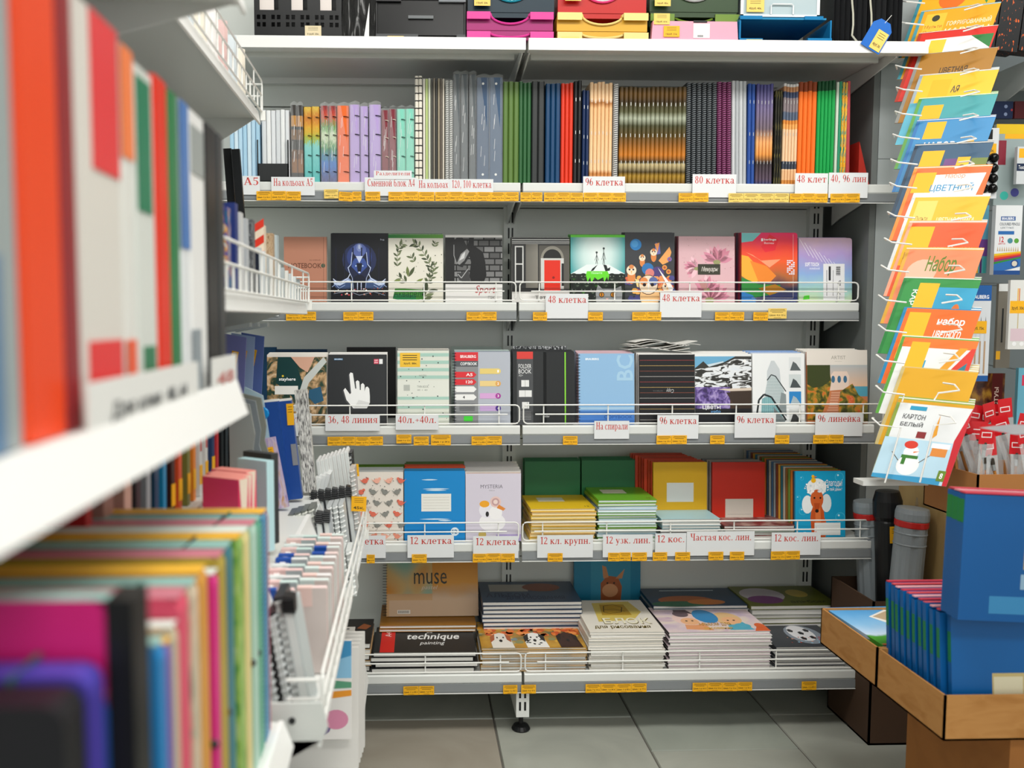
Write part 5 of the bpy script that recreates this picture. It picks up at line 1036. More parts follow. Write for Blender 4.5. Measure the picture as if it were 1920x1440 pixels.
# label holders on the near binder shelf
for k, (y0, y1, t) in enumerate((((.236 * 1650 / 620), (.236 * 1650 / 410), 'Для клея  48, 64'), ((.236 * 1650 / 383), (.236 * 1650 / 337), '48'))):
    o = MB().box(0, 0, -.045, .0015, y1 - y0, .006, mat('#e4e4e0', .45)).build('shelf_card', N2, (.004, y0 - YN0, .03)); lab(o, 'white lettered card in holder')
    ar = Art(y1 - y0, .04); ar.text('#55585a' if k == 0 else '#c87a74', t, .15, .35, .85, .75, bold=True); ar.build(o, 'lettering', (.0022, 0, -.042)).rotation_euler = (0, 0, PI / 2)
def X_at(px, X): return -X * FPX / (775 - px) if True else 0   # depth of a point on the plane x = X seen at px (horizontal run)
def yx(px, X): # depth along a plane x=X, exact
    q = ray(px, 720); return X * q.y / q.x
# binders on N2
XB = -.245
def binder(px0, px1, ztop, col, label, bands=(), cat='binder', dx=0, hole=True):
    y0, y1 = yx(px0, XB), yx(px1, XB); t = y1 - y0 - .002; h = ztop - 1.1395
    o = MB().prism([(-.27, 0), (-.004, 0), (0, .004), (0, t - .004), (-.004, t), (-.27, t)], 'z', 0, h, mcol(col)).build('lever_arch_binder', None, (XB + dx, y0, 1.1395)); tag(o, label, cat)
    for (v0, v1, c, u0, u1) in bands: MB().box(0, t * u0, h * v0, .0012, t * u1, h * v1, mcol(c)).build('spine_label', o)
    return o
binder(-190, -60, 1.45, '#6d8299', 'slate blue grey binder at the very left edge', [(.0, .45, '#56799a', .1, .9)])
binder(-58, 46, 1.45, '#98a2a2', 'pale grey binder with blue lower label at the left edge', [(0, .38, '#5a7c9c', .0, .6)])
binder(52, 128, 1.46, '#e8481c', 'bright orange lever arch binder in the foreground')
binder(131, 158, 1.455, '#8e2c30', 'dark red narrow binder next to the orange one')
binder(160, 238, 1.455, '#d8d4cc', 'white binder with red upper label and red foot', [(.62, 1, '#e03c40', .3, .95), (.03, .2, '#e03838', .1, .9)])
binder(240, 262, 1.45, '#dcdcd6', 'white slim binder with orange top', [(.7, 1, '#f08048', .0, 1), (.0, .2, '#e8603c', 0, .8)])
binder(263, 300, 1.445, '#d4d8d2', 'pale binder with dark green label', [(.58, .97, '#1f7a58', .1, .8), (.0, .18, '#2f7a54', .2, .8)])
binder(302, 326, 1.452, '#e03018', 'scarlet binder with no label')
binder(327, 345, 1.45, '#2a7a48', 'mid green slim binder')
binder(346, 362, 1.45, '#dfe2e4', 'white binder with blue top', [(.5, 1, '#4a78b8', 0, 1)])
binder(363, 392, 1.45, '#e8e8e6', 'white binder with grey top label', [(.78, .95, '#9aa09e', .1, .9), (0, .22, '#8c969c', .0, .5)])
binder(393, 414, 1.452, '#1c1d1f', 'black binder, nearer of the last two')
binder(415, 427, 1.452, '#343638', 'charcoal binder at the end of the near shelf')
# folders on N3: faces towards the camera
XF = -.192
FL = [(100, 1.007, '#1a1a1e', 'black folder with blue front panel, nearest at lower left', 0, '#1c3c6a'), (150, 1.009, '#4a3fa0', 'indigo plastic folder at lower left', 1, None), (183, .985, '#1d62b0', 'royal blue box folder with mauve top edge', 1, None),
 (205, 1.0, '#6a2a8a', 'violet thin folder', 0, None), (226, .985, '#d8dedc', 'pale grey file box', 0, None), (240, .985, '#3a3a5a', 'slate file box spine', 0, None), (187, 1.045, '#cc1e72', 'magenta box file with black spine', 0, None),
 (284, .975, '#1f84c4', 'bright blue plastic folder', 1, None), (300, .968, '#7a5aa8', 'violet plastic folder behind the blue one', 1, None), (312, .975, '#c8bca0', 'beige folder', 0, None), (325, .992, '#e0506c', 'rose red folder with rounded corner', 1, None),
 (350, .99, 'pat', 'pastel patterned folder', 0, None), (366, .992, '#dc9a3a', 'ochre folder', 0, None), (393, .975, '#e02a88', 'hot pink elastic folder', 1, None), (404, .985, '#b8a03a', 'mustard folder behind the hot pink one', 0, None), (419, .985, '#2f7a86', 'dark teal folder', 1, None),
 (440, .98, 'grn', 'light green patterned folder', 0, None), (453, .978, '#e8d890', 'cream yellow edged folder', 0, None), (468, .975, '#b8dcca', 'pale mint folder with dark elastic', 1, None), (478, .972, '#58ac8c', 'mint green folder', 1, None), (489, .972, 'bst', 'blue striped folder near the end', 0, None), (498, .97, '#cc6a7a', 'rose folder last in the row', 0, None)]
pm = {'pat': m_noise('pastel_leaves', [(.35, '#8a9a86'), (.48, '#d8ccb0'), (.6, '#e2b8a0'), (.7, '#7ac0a0')], 6), 'grn': m_noise('green_leaves', [(.4, '#5c9a3a'), (.55, '#a8cc60'), (.7, '#d8e4a0')], 9), 'bst': m_wave('blue_stripes', '#2a6a9a', '#6ab0d0', 14, w=.5)}
for k, (px, zt, col, lb, el, fr) in enumerate(sorted(FL, key=lambda q: q[0])):
    y = yx(px, XF); h = zt - .67; mm = pm.get(col) or mcol(col); th = .004
    nxt = sorted(FL, key=lambda q: q[0])
    if k + 1 < len(nxt): th = max(.003, min(.03, (yx(nxt[k + 1][0], XF) - y) * .85))
    wd = .30; r = .012; R = MB(); pts = [(-wd, 0), (0, 0)]
    for q in range(4): a = math.radians(30 * q); pts.append((-r + r * math.cos(a), h - r + r * math.sin(a)))
    pts.append((-wd, h))
    R.prism(pts, 'y', 0, th, mm)
    o = R.build('document_folder', None, (XF, y, .67)); tag(o, lb + (' in the near row' if len(lb.split()) < 5 else ''), 'folder')
    if 'magenta box' in lb: MB().box(-.0, -.002, 0, .017, .03, h, BLACK).build('black_spine', o)
    if fr: MB().box(-.28, -.001, .02, -.02, 0, h - .04, mcol(fr)).build('front_pocket', o)
    if px > 170: MB().raw([(-wd, 0, h), (0, 0, h), (0, th, h + .0005), (-wd, th, h + .0005)], [(0, 1, 2, 3)], mat(['#e8b23a', '#d8e0d8', '#c87a88', '#8fb8b0'][k % 4], .4)).build('top_edge', o)
    if el:
        MB().tube([(-.045, -.003, 0), (-.045, -.003, h), (-.04, th + .002, h + .003)], .0022, mat(['#28282a', '#2a5a4a', '#3a2a4a'][k % 3], .6), 5).build('elastic_band', o)
        MB().lathe([(.005, 0), (.003, .003)], DARK, 8, Matrix.Translation((-.002, -.001, h * .45)) @ Matrix.Rotation(PI / 2, 4, 'X')).build('rivet', o)
# far gondola, F1: a few packs behind the wire
for k in range(8):
    y = YE0 + .25 + k * .1; o = MB().prism([(0, 0), (.07, .01), (.075, .02), (.005, .012)], 'z', 0, .11, mat(['#e6e2e0', '#d8b8b4', '#cfd8dc', '#e8e0d0'][k % 4], .3)).build('card_pack', None, (-.475, y, 1.751)); tag(o, 'pale card pack behind the top wire guard, %s from the camera' % ORD[k], 'pack', 'card packs on the top gondola shelf')
# F2 : packs and books at eye level, small towards the far end
def upright_pack(name, label, X, y, z, w_, h_, t_, m, lean=0, rz=0, cat='notebook', group=None, tagc=None, art=None, back=0):
    o = MB().box(-w_, 0, 0, 0, t_, h_, mcol(m)).build(name, None, (X, y, z), (back, lean, rz)); tag(o, label, cat, group)
    if tagc: own_tag(o, tagc[0] - w_, -.0012, tagc[1], tagc[2], tagc[3], '45к.', YEL, (0, -.15, 0))
    if art: ar = Art(w_, h_); art(ar); ar.build(o, 'cover_print', (-w_, -.0003, 0))
    return o
z2 = 1.263
m_cam = m_noise('grey_camouflage', [(.45, '#5a5c5e'), (.5, '#8a8c8e'), (.55, '#44464a')], 8, const=True); m_col = m_noise('blue_orange_pattern', [(.38, '#1f6f8a'), (.46, '#3a3f80'), (.54, '#6a5aa0'), (.6, '#e0a03a'), (.66, '#c8d0d8')], 5)
def a_chev(a):
    for v in (0, .22, .44, .66, .88): a.poly('#da3a28', [(0, v + .1), (.5, v), (1, v + .1), (1, v + .21), (.5, v + .11), (0, v + .21)])
F2L = [(432, 1.40, m_col, 'multicoloured blue and orange activity pad behind the wire', .09), (446, 1.415, '#2a3a7a', 'dark blue patterned pad behind the wire', .08), (456, 1.405, '#cfd0d0', 'white pad with orange tab behind the wire', .07), (466, 1.40, '#b8bcc0', 'pale grey pad behind the wire', .06), (478, 1.405, m_cam, 'grey camouflage notebook with red band', .07),
       (489, 1.352, '#1e2434', 'navy notebook, low, behind the wire', .05), (499, 1.408, '#ead8c0', 'red and white chevron notebook', .045), (515, 1.402, m_noise('brown_weave', [(.4, '#a88a6a'), (.55, '#c8b090'), (.65, '#8a6a4a')], 16), 'brown woven pattern notebook with yellow sticker', .06), (523, 1.404, '#b8c4c6', 'glassy pale notebook in film', .05)]
for k, (px, zt, m, lb, w_) in enumerate(F2L):
    y = yx(px, -.30); upright_pack('notepad', lb, -.30, y, z2, w_, zt - z2, .025, m, group='pads behind the middle wire guard', art=a_chev if 'chevron' in lb else None)
for k in range(11):
    px = 492 + k * 7.2; y = yx(px, -.297); upright_pack('notepad', 'small grey white notepad in the wire row, %s towards the far end' % ORD[k], -.297, y, z2, .06, .095 - .0035 * k, .012, ['#cdd4d6', '#dfe4e4', '#b8c0c2', '#e8e6e0'][k % 4], group='small notepads behind the middle wire guard')
# tall dark folders at the far end (in front of the pale blue ones)
for k, px in enumerate((452, 470)):
    zt = ZW(278 + 4 * k, 2.29, px); upright_pack('folder', 'tall black glossy folder leaning at the end of the eye level step, %s' % ('left', 'right')[k], XW(px, 2.29, 330) + .0, 2.285 - .02 * k, z2, .02, zt - z2, .012, '#1a1c1e', lean=-.06, cat='folder')
# F3b : boxed sets with yellow tags behind the pale lip
FB = [(150, '#c0282c', .02), (185, '#b8857a', .035), (225, '#c8a090', .03), (248, '#303436', .02), (268, '#9aa4a8', .02), (284, '#1c4a66', .02), (300, '#1e8ab8', .018), (316, '#3a1c1a', .02), (330, '#d8502a', .02), (347, '#7a7a3a', .018), (358, '#e8862a', .018), (370, '#d8d8d4', .02), (381, '#dedcd8', .02), (394, '#2a4068', .022), (403, '#c8343a', .018), (412, '#1c2022', .02), (420, '#24282a', .025), (428, '#222426', .025)]
for k, (px, c, t) in enumerate(FB):
    y = yx(px, -.385); o = MB().box(-.12, 0, 0, 0, t, .17, mcol(c)).build('boxed_set', None, (-.385, y, .901), (-.06, 0, 0)); tag(o, 'upright boxed set in the rear step, %s' % (ORD[k] + ' from the near end'), 'box', 'boxed sets on the rear step')
    if 6 < k < 14: MB().box(0, .0, .02, .001, t, .055, YEL).build('price_sticker', o)
    if k in (11, 12): MB().box(0, t * .3, .08, .001, t * .7, .15, mat('#b8302c', .5)).build('lettering', o)
# F3 : pencil cases, sleeves, blue books, patterned notebook
def slab(name, label, pts, X, y, z, th, m, cat='notebook', rz=0, group=None):
    o = MB().prism(pts, 'y', 0, th, mcol(m)).build(name, None, (X, y, z), (0, 0, rz)); tag(o, label, cat, group); return o
def on_x(px, X): return yx(px, X)
for k, (px, c, lb) in enumerate(((384, '#dc3c64', 'rose pink boxed pad, nearest of three'), (392, '#e04a6c', 'rose pink boxed pad, middle of three'), (402, '#e8586e', 'rose pink boxed pad, farthest of three'))):
    X = -.33; y = yx(px, X); o = upright_pack('boxed_pad', lb, X + .05, y, .812, .075, .15, .026, c, rz=-.5, group='rose boxed pads'); MB().box(-.075, 0, .15, 0, .026, .1508, mat('#f4988c', .4)).build('lid', o)
    MB().raw([(.0005, .002, .15), (.0005, .013, .02), (.0005, .024, .15)], [(0, 1, 2)], mat('#e8d8c4', .5)).build('pale_wedge', o)
GB = [(438, '#b8dce0', .16, 'pale aqua notepad beside the rose pads'), (450, '#3a3c3c', .165, 'black notepad with yellow price sticker')]
for k, (px, c, h, lb) in enumerate(GB):
    X = -.285; y = yx(px, X) + .12; o = upright_pack('notepad', lb, X + .03, y, .812, .07, h, .018, c, rz=-.6); 
    if k: own_tag(o, -.055, -.0015, h - .065, .035, .05, '2руб.', YEL)
for k, px in enumerate((432, 446, 459)):
    X = -.33; y = yx(px, X) + .15; pts = [(-.05, 0), (0, 0), (.004, .1), (-.004, .13), (0, .16), (-.01, .22), (-.05, .23)]
    slab('pencil_case', 'grey curved pencil case hanging in the rear of the step, %s from the left' % ORD[k], pts, X + .015, y, .83, .01, ['#8a8f8c', '#7c8488', '#85887f'][k], 'pencil case', group='grey pencil cases')
for k, (px, dz, c) in enumerate(((452, .0, '#8286c4'), (468, .012, '#9fb4d8'), (486, .02, '#5f74b4'))):
    X = -.31; y = 2.1 + .06 * k; o = slab('plastic_sleeve', 'violet blue plastic sleeve clipped high, %s from the left' % ORD[k], [(-.05, -.083), (-.01, -.083), (.0, 0), (.012, .19), (-.045, .2)], XW(px, y), y, .985, .004, c, 'sleeve', group='violet sleeves')
    own_tag(o, -.03, -.0012, .12, .016, .04, '', YEL, (0, .2, 0)); MB().prism([(-.06, .2), (.02, .215), (.02, .225), (-.06, .21)], 'y', -.002, .03, mat('#cfd6d8', .2)).build('hanger_bar', o)
o = slab('pencil_case', 'pale blue film pouch with a bright blue button', [(-.05, 0), (0, 0), (-.012, .12), (-.03, .25), (-.07, .27), (-.085, .16)], XW(515, 2.0), 2.0, .795, .012, mat('#b4cfdc', .2), 'pouch'); MB().lathe([(.001, -.004), (.012, -.003), (.015, 0)], mat('#1a8ad0', .2), 12, Matrix.Translation((-.03, -.001, .21)) @ Matrix.Rotation(-PI / 2, 4, 'X')).build('button', o)
def near_sp(o, w_, h_, t_, c='#d8dadc', r=.004, n=22):
    s = MB(); m = mcol(c)
    for k in range(n):
        z = h_ * (k + .5) / n; s.tube([(-w_ + .004, t_ + .001, z), (-w_ - r, t_ * .5, z + .001), (-w_ + .004, -.001, z)], .0014, m, 4)
    s.build('spiral_binding', o)
o = upright_pack('spiral_notebook', 'violet spiral notepad with orange sticker in film on the step', XW(540, 1.95, 850), 1.95, .80, .045, .16, .012, m_noise('violet_cover', [(.4, '#a890c0'), (.55, '#d0c0d4'), (.7, '#c89a70')], 4), lean=-.18); near_sp(o, .045, .16, .012); own_tag(o, -.03, -.0015, .1, .022, .04, '', YEL)
for k in range(2):
    o = upright_pack('notebook', 'dark blue hard cover notebook on the step, %s of the pair' % ('left', 'right')[k], XW(541 + 24 * k, 2.02 + .02 * k, 820), 2.02 + .02 * k, .80, .034, .232, .022, '#1f4a94', lean=-.1, group='dark blue notebook pair')
    MB().box(-.034, 0, .232, 0, .022, .236, PAPER).build('page_block', o)
own_tag(o, -.014, -.0015, .175, .016, .05, '', YEL, (0, .05, 0)); MB().box(-.012, -.001, .08, 0, 0, .13, mat('#8a8c90', .4)).build('sticker', o)
upright_pack('notebook', 'white notebook with black leaf speckles at the end of the step', XW(592, 2.12, 850), 2.12, .80, .03, .25, .02, m_noise('black_leaf_specks', [(.44, '#1c1c1e'), (.5, '#e6e4de')], 26, (1, 1, .5), rough=.5), lean=-.08)
upright_pack('notepad', 'green striped notepad with yellow sticker on the step', XW(505, 1.62, 900), 1.62, .80, .05, .12, .03, '#5a9a5c', lean=-.15, tagc=(.02, .06, .026, .05))
upright_pack('notepad', 'tan and dark notepad behind the green one', XW(520, 1.7, 920), 1.7, .795, .035, .1, .02, '#c08a50', lean=-.2)
# F4 : small spiral notepads in the basket
def pad(label, px, X, h, cov, lean, rz, edge, clip=None, sp=None, group=None, w_=.085, t_=.009, z=.652, dy=0, tab=None):
    y = yx(px, X) + dy; o = MB().box(-w_, 0, 0, 0, t_, h, mcol(cov)).build('notepad', None, (X, y, z), (0, 0, rz)); o.rotation_euler = (lean, 0, rz); tag(o, label, 'notepad', group)
    MB().box(0, .001, .002, .0008, t_ - .001, h - .002, mcol(edge)).build('page_edge', o)
    MB().box(-w_, 0, h, 0, t_, h + .0008, mcol(edge)).build('top_edge', o)
    if clip:
        s = MB(); s.prism([(-w_ - .001, h - .012), (-w_ + .012, h - .014), (.001, h + .006), (0, h + .012), (-w_, h + .01)], 'y', -.002, t_ + .003, mcol(clip))
        for q in range(7): s.tube([(-w_ + .004 + q * w_ / 7, -.004, h - .004), (-w_ + .004 + q * w_ / 7, -.001, h + .013), (-w_ + .004 + q * w_ / 7, t_ + .004, h)], .0015, mcol(clip), 4)
        s.build('top_clip', o)
    if sp:
        s = MB(); n = int(h / .0105)
        for q in range(n):
            zz = h * (q + .5) / n; s.tube([(-w_ + .006, t_ + .002, zz), (-w_ - .006, t_ * .5, zz + .002), (-w_ + .006, -.003, zz)], .0022, mcol(sp), 4)
        s.build('spiral_binding', o)
    if tab: MB().box(-w_ - .0005, -.001, h - .03, -w_ * .5, t_ + .0005, h + .0015, mcol(tab)).build('tab', o)
    return o
def prow(px0, px1, n, X, what, group, **k):
    for i in range(n): pad('%s, %s from the camera' % (what, ORD[i]), px0 + (px1 - px0) * i / max(1, n - 1), X, group=group, **k)
def spad(label, px, pyt, Y, h, col, sp=None, lean=-.12, clip=None, t_=.012, group=None, d=.07, rounded=False):
    q = P(px, pyt, Y); o = MB(); c = mcol(col)
    if rounded: o.prism([(0, 0), (t_, 0), (t_, h - .006), (t_ * .8, h - .001), (t_ * .5, h), (t_ * .2, h - .001), (0, h - .006)], 'y', 0, d, c)
    else: o.box(0, 0, 0, t_, d, h, c)
    o = o.build('notepad', None, (q.x - math.sin(lean) * h, Y, q.z - h * math.cos(lean)), (0, lean, 0)); tag(o, label, 'notepad', group)
    MB().box(t_ * .15, -.0006, .002, t_ * .85, 0, h - .006, mat('#d6dad8', .6)).build('page_edge', o)
    if sp:
        s = MB(); n = int(h / .0115)
        for k in range(n):
            z = h * (k + .5) / n; s.tube([(.0005, .002, z - .002), (t_ * .3, -.0045, z - .0005), (t_ * .75, -.0045, z + .001), (t_ - .0005, .002, z + .002)], .0024, mcol(sp), 5)
        s.build('spiral_binding', o)
    if clip:
        b = MB().prism([(-.001, h - .006), (t_ + .001, h - .01), (t_ + .004, h + .014), (.003, h + .018)], 'y', -.006, .02, mcol(clip))
        for k in range(5): b.tube([(-.002, -.007, h - .004 + k * .0045), (t_ + .003, -.007, h - .006 + k * .0045)], .0013, mcol(clip), 4)
        b.build('top_clip', o)
    return o
def srow(px0, px1, pyt, dpy, n, Y, dY, what, group, **k):
    for i in range(n): spad('%s, %s from the left' % (what, ORD[i]), px0 + (px1 - px0) * i / max(1, n - 1), pyt + dpy * i, Y + dY * i, group=group, **k)
srow(462, 500, 1215, -32, 3, 1.235, .004, 'near black and white ring notepad', 'near ring notepads', h=.17, col='#24272a', sp='#c2c6c6', lean=-.16, t_=.014)
spad('tallest near black and white ring notepad', 512, 1122, 1.25, .195, '#24272a', '#c8ccca', -.16, t_=.014, group='near ring notepads')
spad('pale grey notepad with black ring top leaning in the near corner', 530, 1140, 1.245, .19, '#c0c8c8', None, -.16, clip='#1c1d1e', t_=.016)
for i in range(11):
    pad('pale notepad with mint or pink tab, inner column, %s from the camera' % ORD[i], 640, -.188, .142 + .002 * (i % 2), '#b8c4c6', .06, 0, ['#f0d0cc', '#cfe6e0', '#e8eae8'][i % 3], group='tabbed notepads inner column', w_=.055, t_=.01, z=.652, dy=1.37 + .034 * i - yx(640, -.188), tab=['#1c50a8', '#dfe8e6', '#e8c8c4'][0 if i in (0, 5, 6) else 1 + i % 2])
    pad('pale notepad with pink tab, outer column, %s from the camera' % ORD[i], 640, -.138, .142 + .002 * (i % 2), '#dccfca', .06, 0, ['#f0d8d4', '#dfeae6', '#f0efee'][i % 3], group='tabbed notepads outer column', w_=.046, t_=.01, z=.652, dy=1.38 + .034 * i - yx(640, -.138), tab=['#efd0c8', '#d8e8e4', '#1c50a8'][2 if i in (6, 7) else i % 2])
srow(560, 648, 1040, -1, 8, 1.80, .006, 'small white ring notepad in the middle run', 'small white ring notepads', h=.10, col='#d4d8d6', sp='#eceeec', lean=-.12, t_=.011)
srow(527, 577, 970, -4, 5, 1.90, .004, 'squared ring notepad on the inner ledge', 'squared ring notepads', h=.125, col='#70746f', sp='#d2d4cc', lean=-.13, t_=.0125)
spad('white notepad with teal corner beside the squared ring pads', 582, 958, 1.95, .12, '#e2e6e4', '#d8dcda', -.12, t_=.014)
srow(592, 606, 975, -2, 2, 1.90, .004, 'grey notepad with thick black ring top', 'thick black topped notepads', h=.1, col='#b4b9bd', clip='#26282a', lean=-.1, t_=.012)
srow(612, 634, 950, -2, 3, 2.0, .005, 'white notepad with side rings behind the black topped pair', 'side ring notepads', h=.13, col='#c4c8c8', sp='#e4e6e4', lean=-.1, t_=.011)
srow(583, 648, 935, -2, 6, 2.08, .004, 'slim grey notepad with black ring top in the rear run', 'rear black topped notepads', h=.16, col='#b9bec2', clip='#202224', lean=-.12, t_=.011)
srow(588, 612, 900, -4, 4, 2.14, .004, 'bent white notepad on the rear inner side', 'bent white notepads', h=.12, col='#dcdedd', lean=.25, t_=.01)
srow(592, 645, 862, -2.5, 8, 2.2, .004, 'white round topped notepad in the farthest run', 'far white notepads', h=.2, col='#e6e6e4', lean=-.12, t_=.0095, rounded=True)
o = spad('black notepad closing the farthest run', 652, 850, 2.24, .21, '#1e2022', '#3a3c3e', -.06, t_=.01); own_tag(o, .008, -.006, .15, .018, .032, '50к.', YEL)
o = spad('pale ringed notepad with large yellow sticker at the basket end', 655, 880, 2.1, .15, '#c8bfb6', '#d8d4d0', -.08, t_=.012); own_tag(o, -.004, -.008, .05, .036, .036, '45к.', YEL, (0, .12, 0))
# F5 : album stacks and facing album at the low far shelf
for k in range(13):
    z = .2815 + .0125 * k; o = notebook('sketchbook', 'drawing album in the low gondola stack, %s from the bottom' % ORD[k], .2, .28, .0115, '#e4e2de' if k % 3 else '#c8c4bc', (-.345 + random.uniform(-.003, .003), 1.9 + random.uniform(-.004, .004), z + .0118), rx=-PI / 2, cat='sketchbook', group='low gondola album stack')
ar = Art(.2, .28); ar.line('#8a8a8a', [(.3, .2), (.7, .5), (.9, .7)], .008); ar.line('#8a8a8a', [(.6, .3), (.9, .5)], .008); ar.rect('#9a9ea4', .72, .2, .78, .6); ar.spots(['#5a5a5c'], 20, .01, .03, (.5, .4, .98, .95), 3); ar.build(o)
def a_swirl(a):
    a.rect('#3f8fc0', 0, .62, 1, 1); a.poly('#8cc0e0', [(0, .62), (.5, .7), (1, .85), (1, .62)]); a.poly('#5a9a78', [(0, .5), (.6, .62), (1, .58), (1, .52), (.5, .5)]); a.poly('#e8962a', [(0, .38), (.5, .46), (1, .5), (1, .44), (.4, .36), (0, .3)]); a.poly('#c85a2a', [(0, .34), (.3, .38), (0, .28)]); a.ell('#6a5a8a', .55, .12, .25, .12); a.ell('#d88aa8', .85, .2, .12, .1); a.rect('#e8e8e8', .6, .9, .8, .96)
ar = Art(.21, .2); a_swirl(ar); notebook('sketchbook', 'album with blue and orange swirls facing the camera on the low shelf', .21, .2, .012, '#e8e4e0', (XW(640, 1.75, 1300) - .19, 1.75, .36), rx=-.1, art=ar, cat='sketchbook')
for k in range(5): notebook('sketchbook', 'white album leaning behind the swirl album, %s' % ORD[k], .21, .25, .01, '#dedbd6', (XW(655, 1.8, 1300) - .19 + .002 * k, 1.775 + .022 * k, .285), rx=-.1, cat='sketchbook', group='white albums leaning on the low shelf')

# ---------------------------------------------------------------- right: wire rack with card and paper packs
HK = [(6, 1690), (46, 1688), (88, 1683), (128, 1683), (169, 1684), (214, 1682), (257, 1678), (304, 1674), (348, 1672), (403, 1668), (452, 1662), (503, 1656), (559, 1651), (615, 1651), (671, 1647), (729, 1646), (790, 1639)]
rack = empty('wire_rack', 'tall white wire rack with stepped pockets hung on the grey column', 'rack', (1.36, 2.4, 0))
bp = MB()
for x in (.0, .15): bp.tube([(x + .02, .02, .75), (x + .12, .22, 1.75)], .004, WIRE)
bp.build('back_frame', rack)
def a_title(lines, box=(.4, .35, .95, .75), c='#ffffff', extra=None):
    def f(a):
        if extra: extra(a)
        n = len(lines); h = (box[3] - box[1]) / n
        for k, t in enumerate(lines): a.text(c, t, box[0], box[3] - h * (k + .85), box[2], box[3] - h * (k + .15), bold=True)
    return f
def xt(*ops):
    def f(a):
        for o in ops: getattr(a, o[0])(*o[1:])
    return f
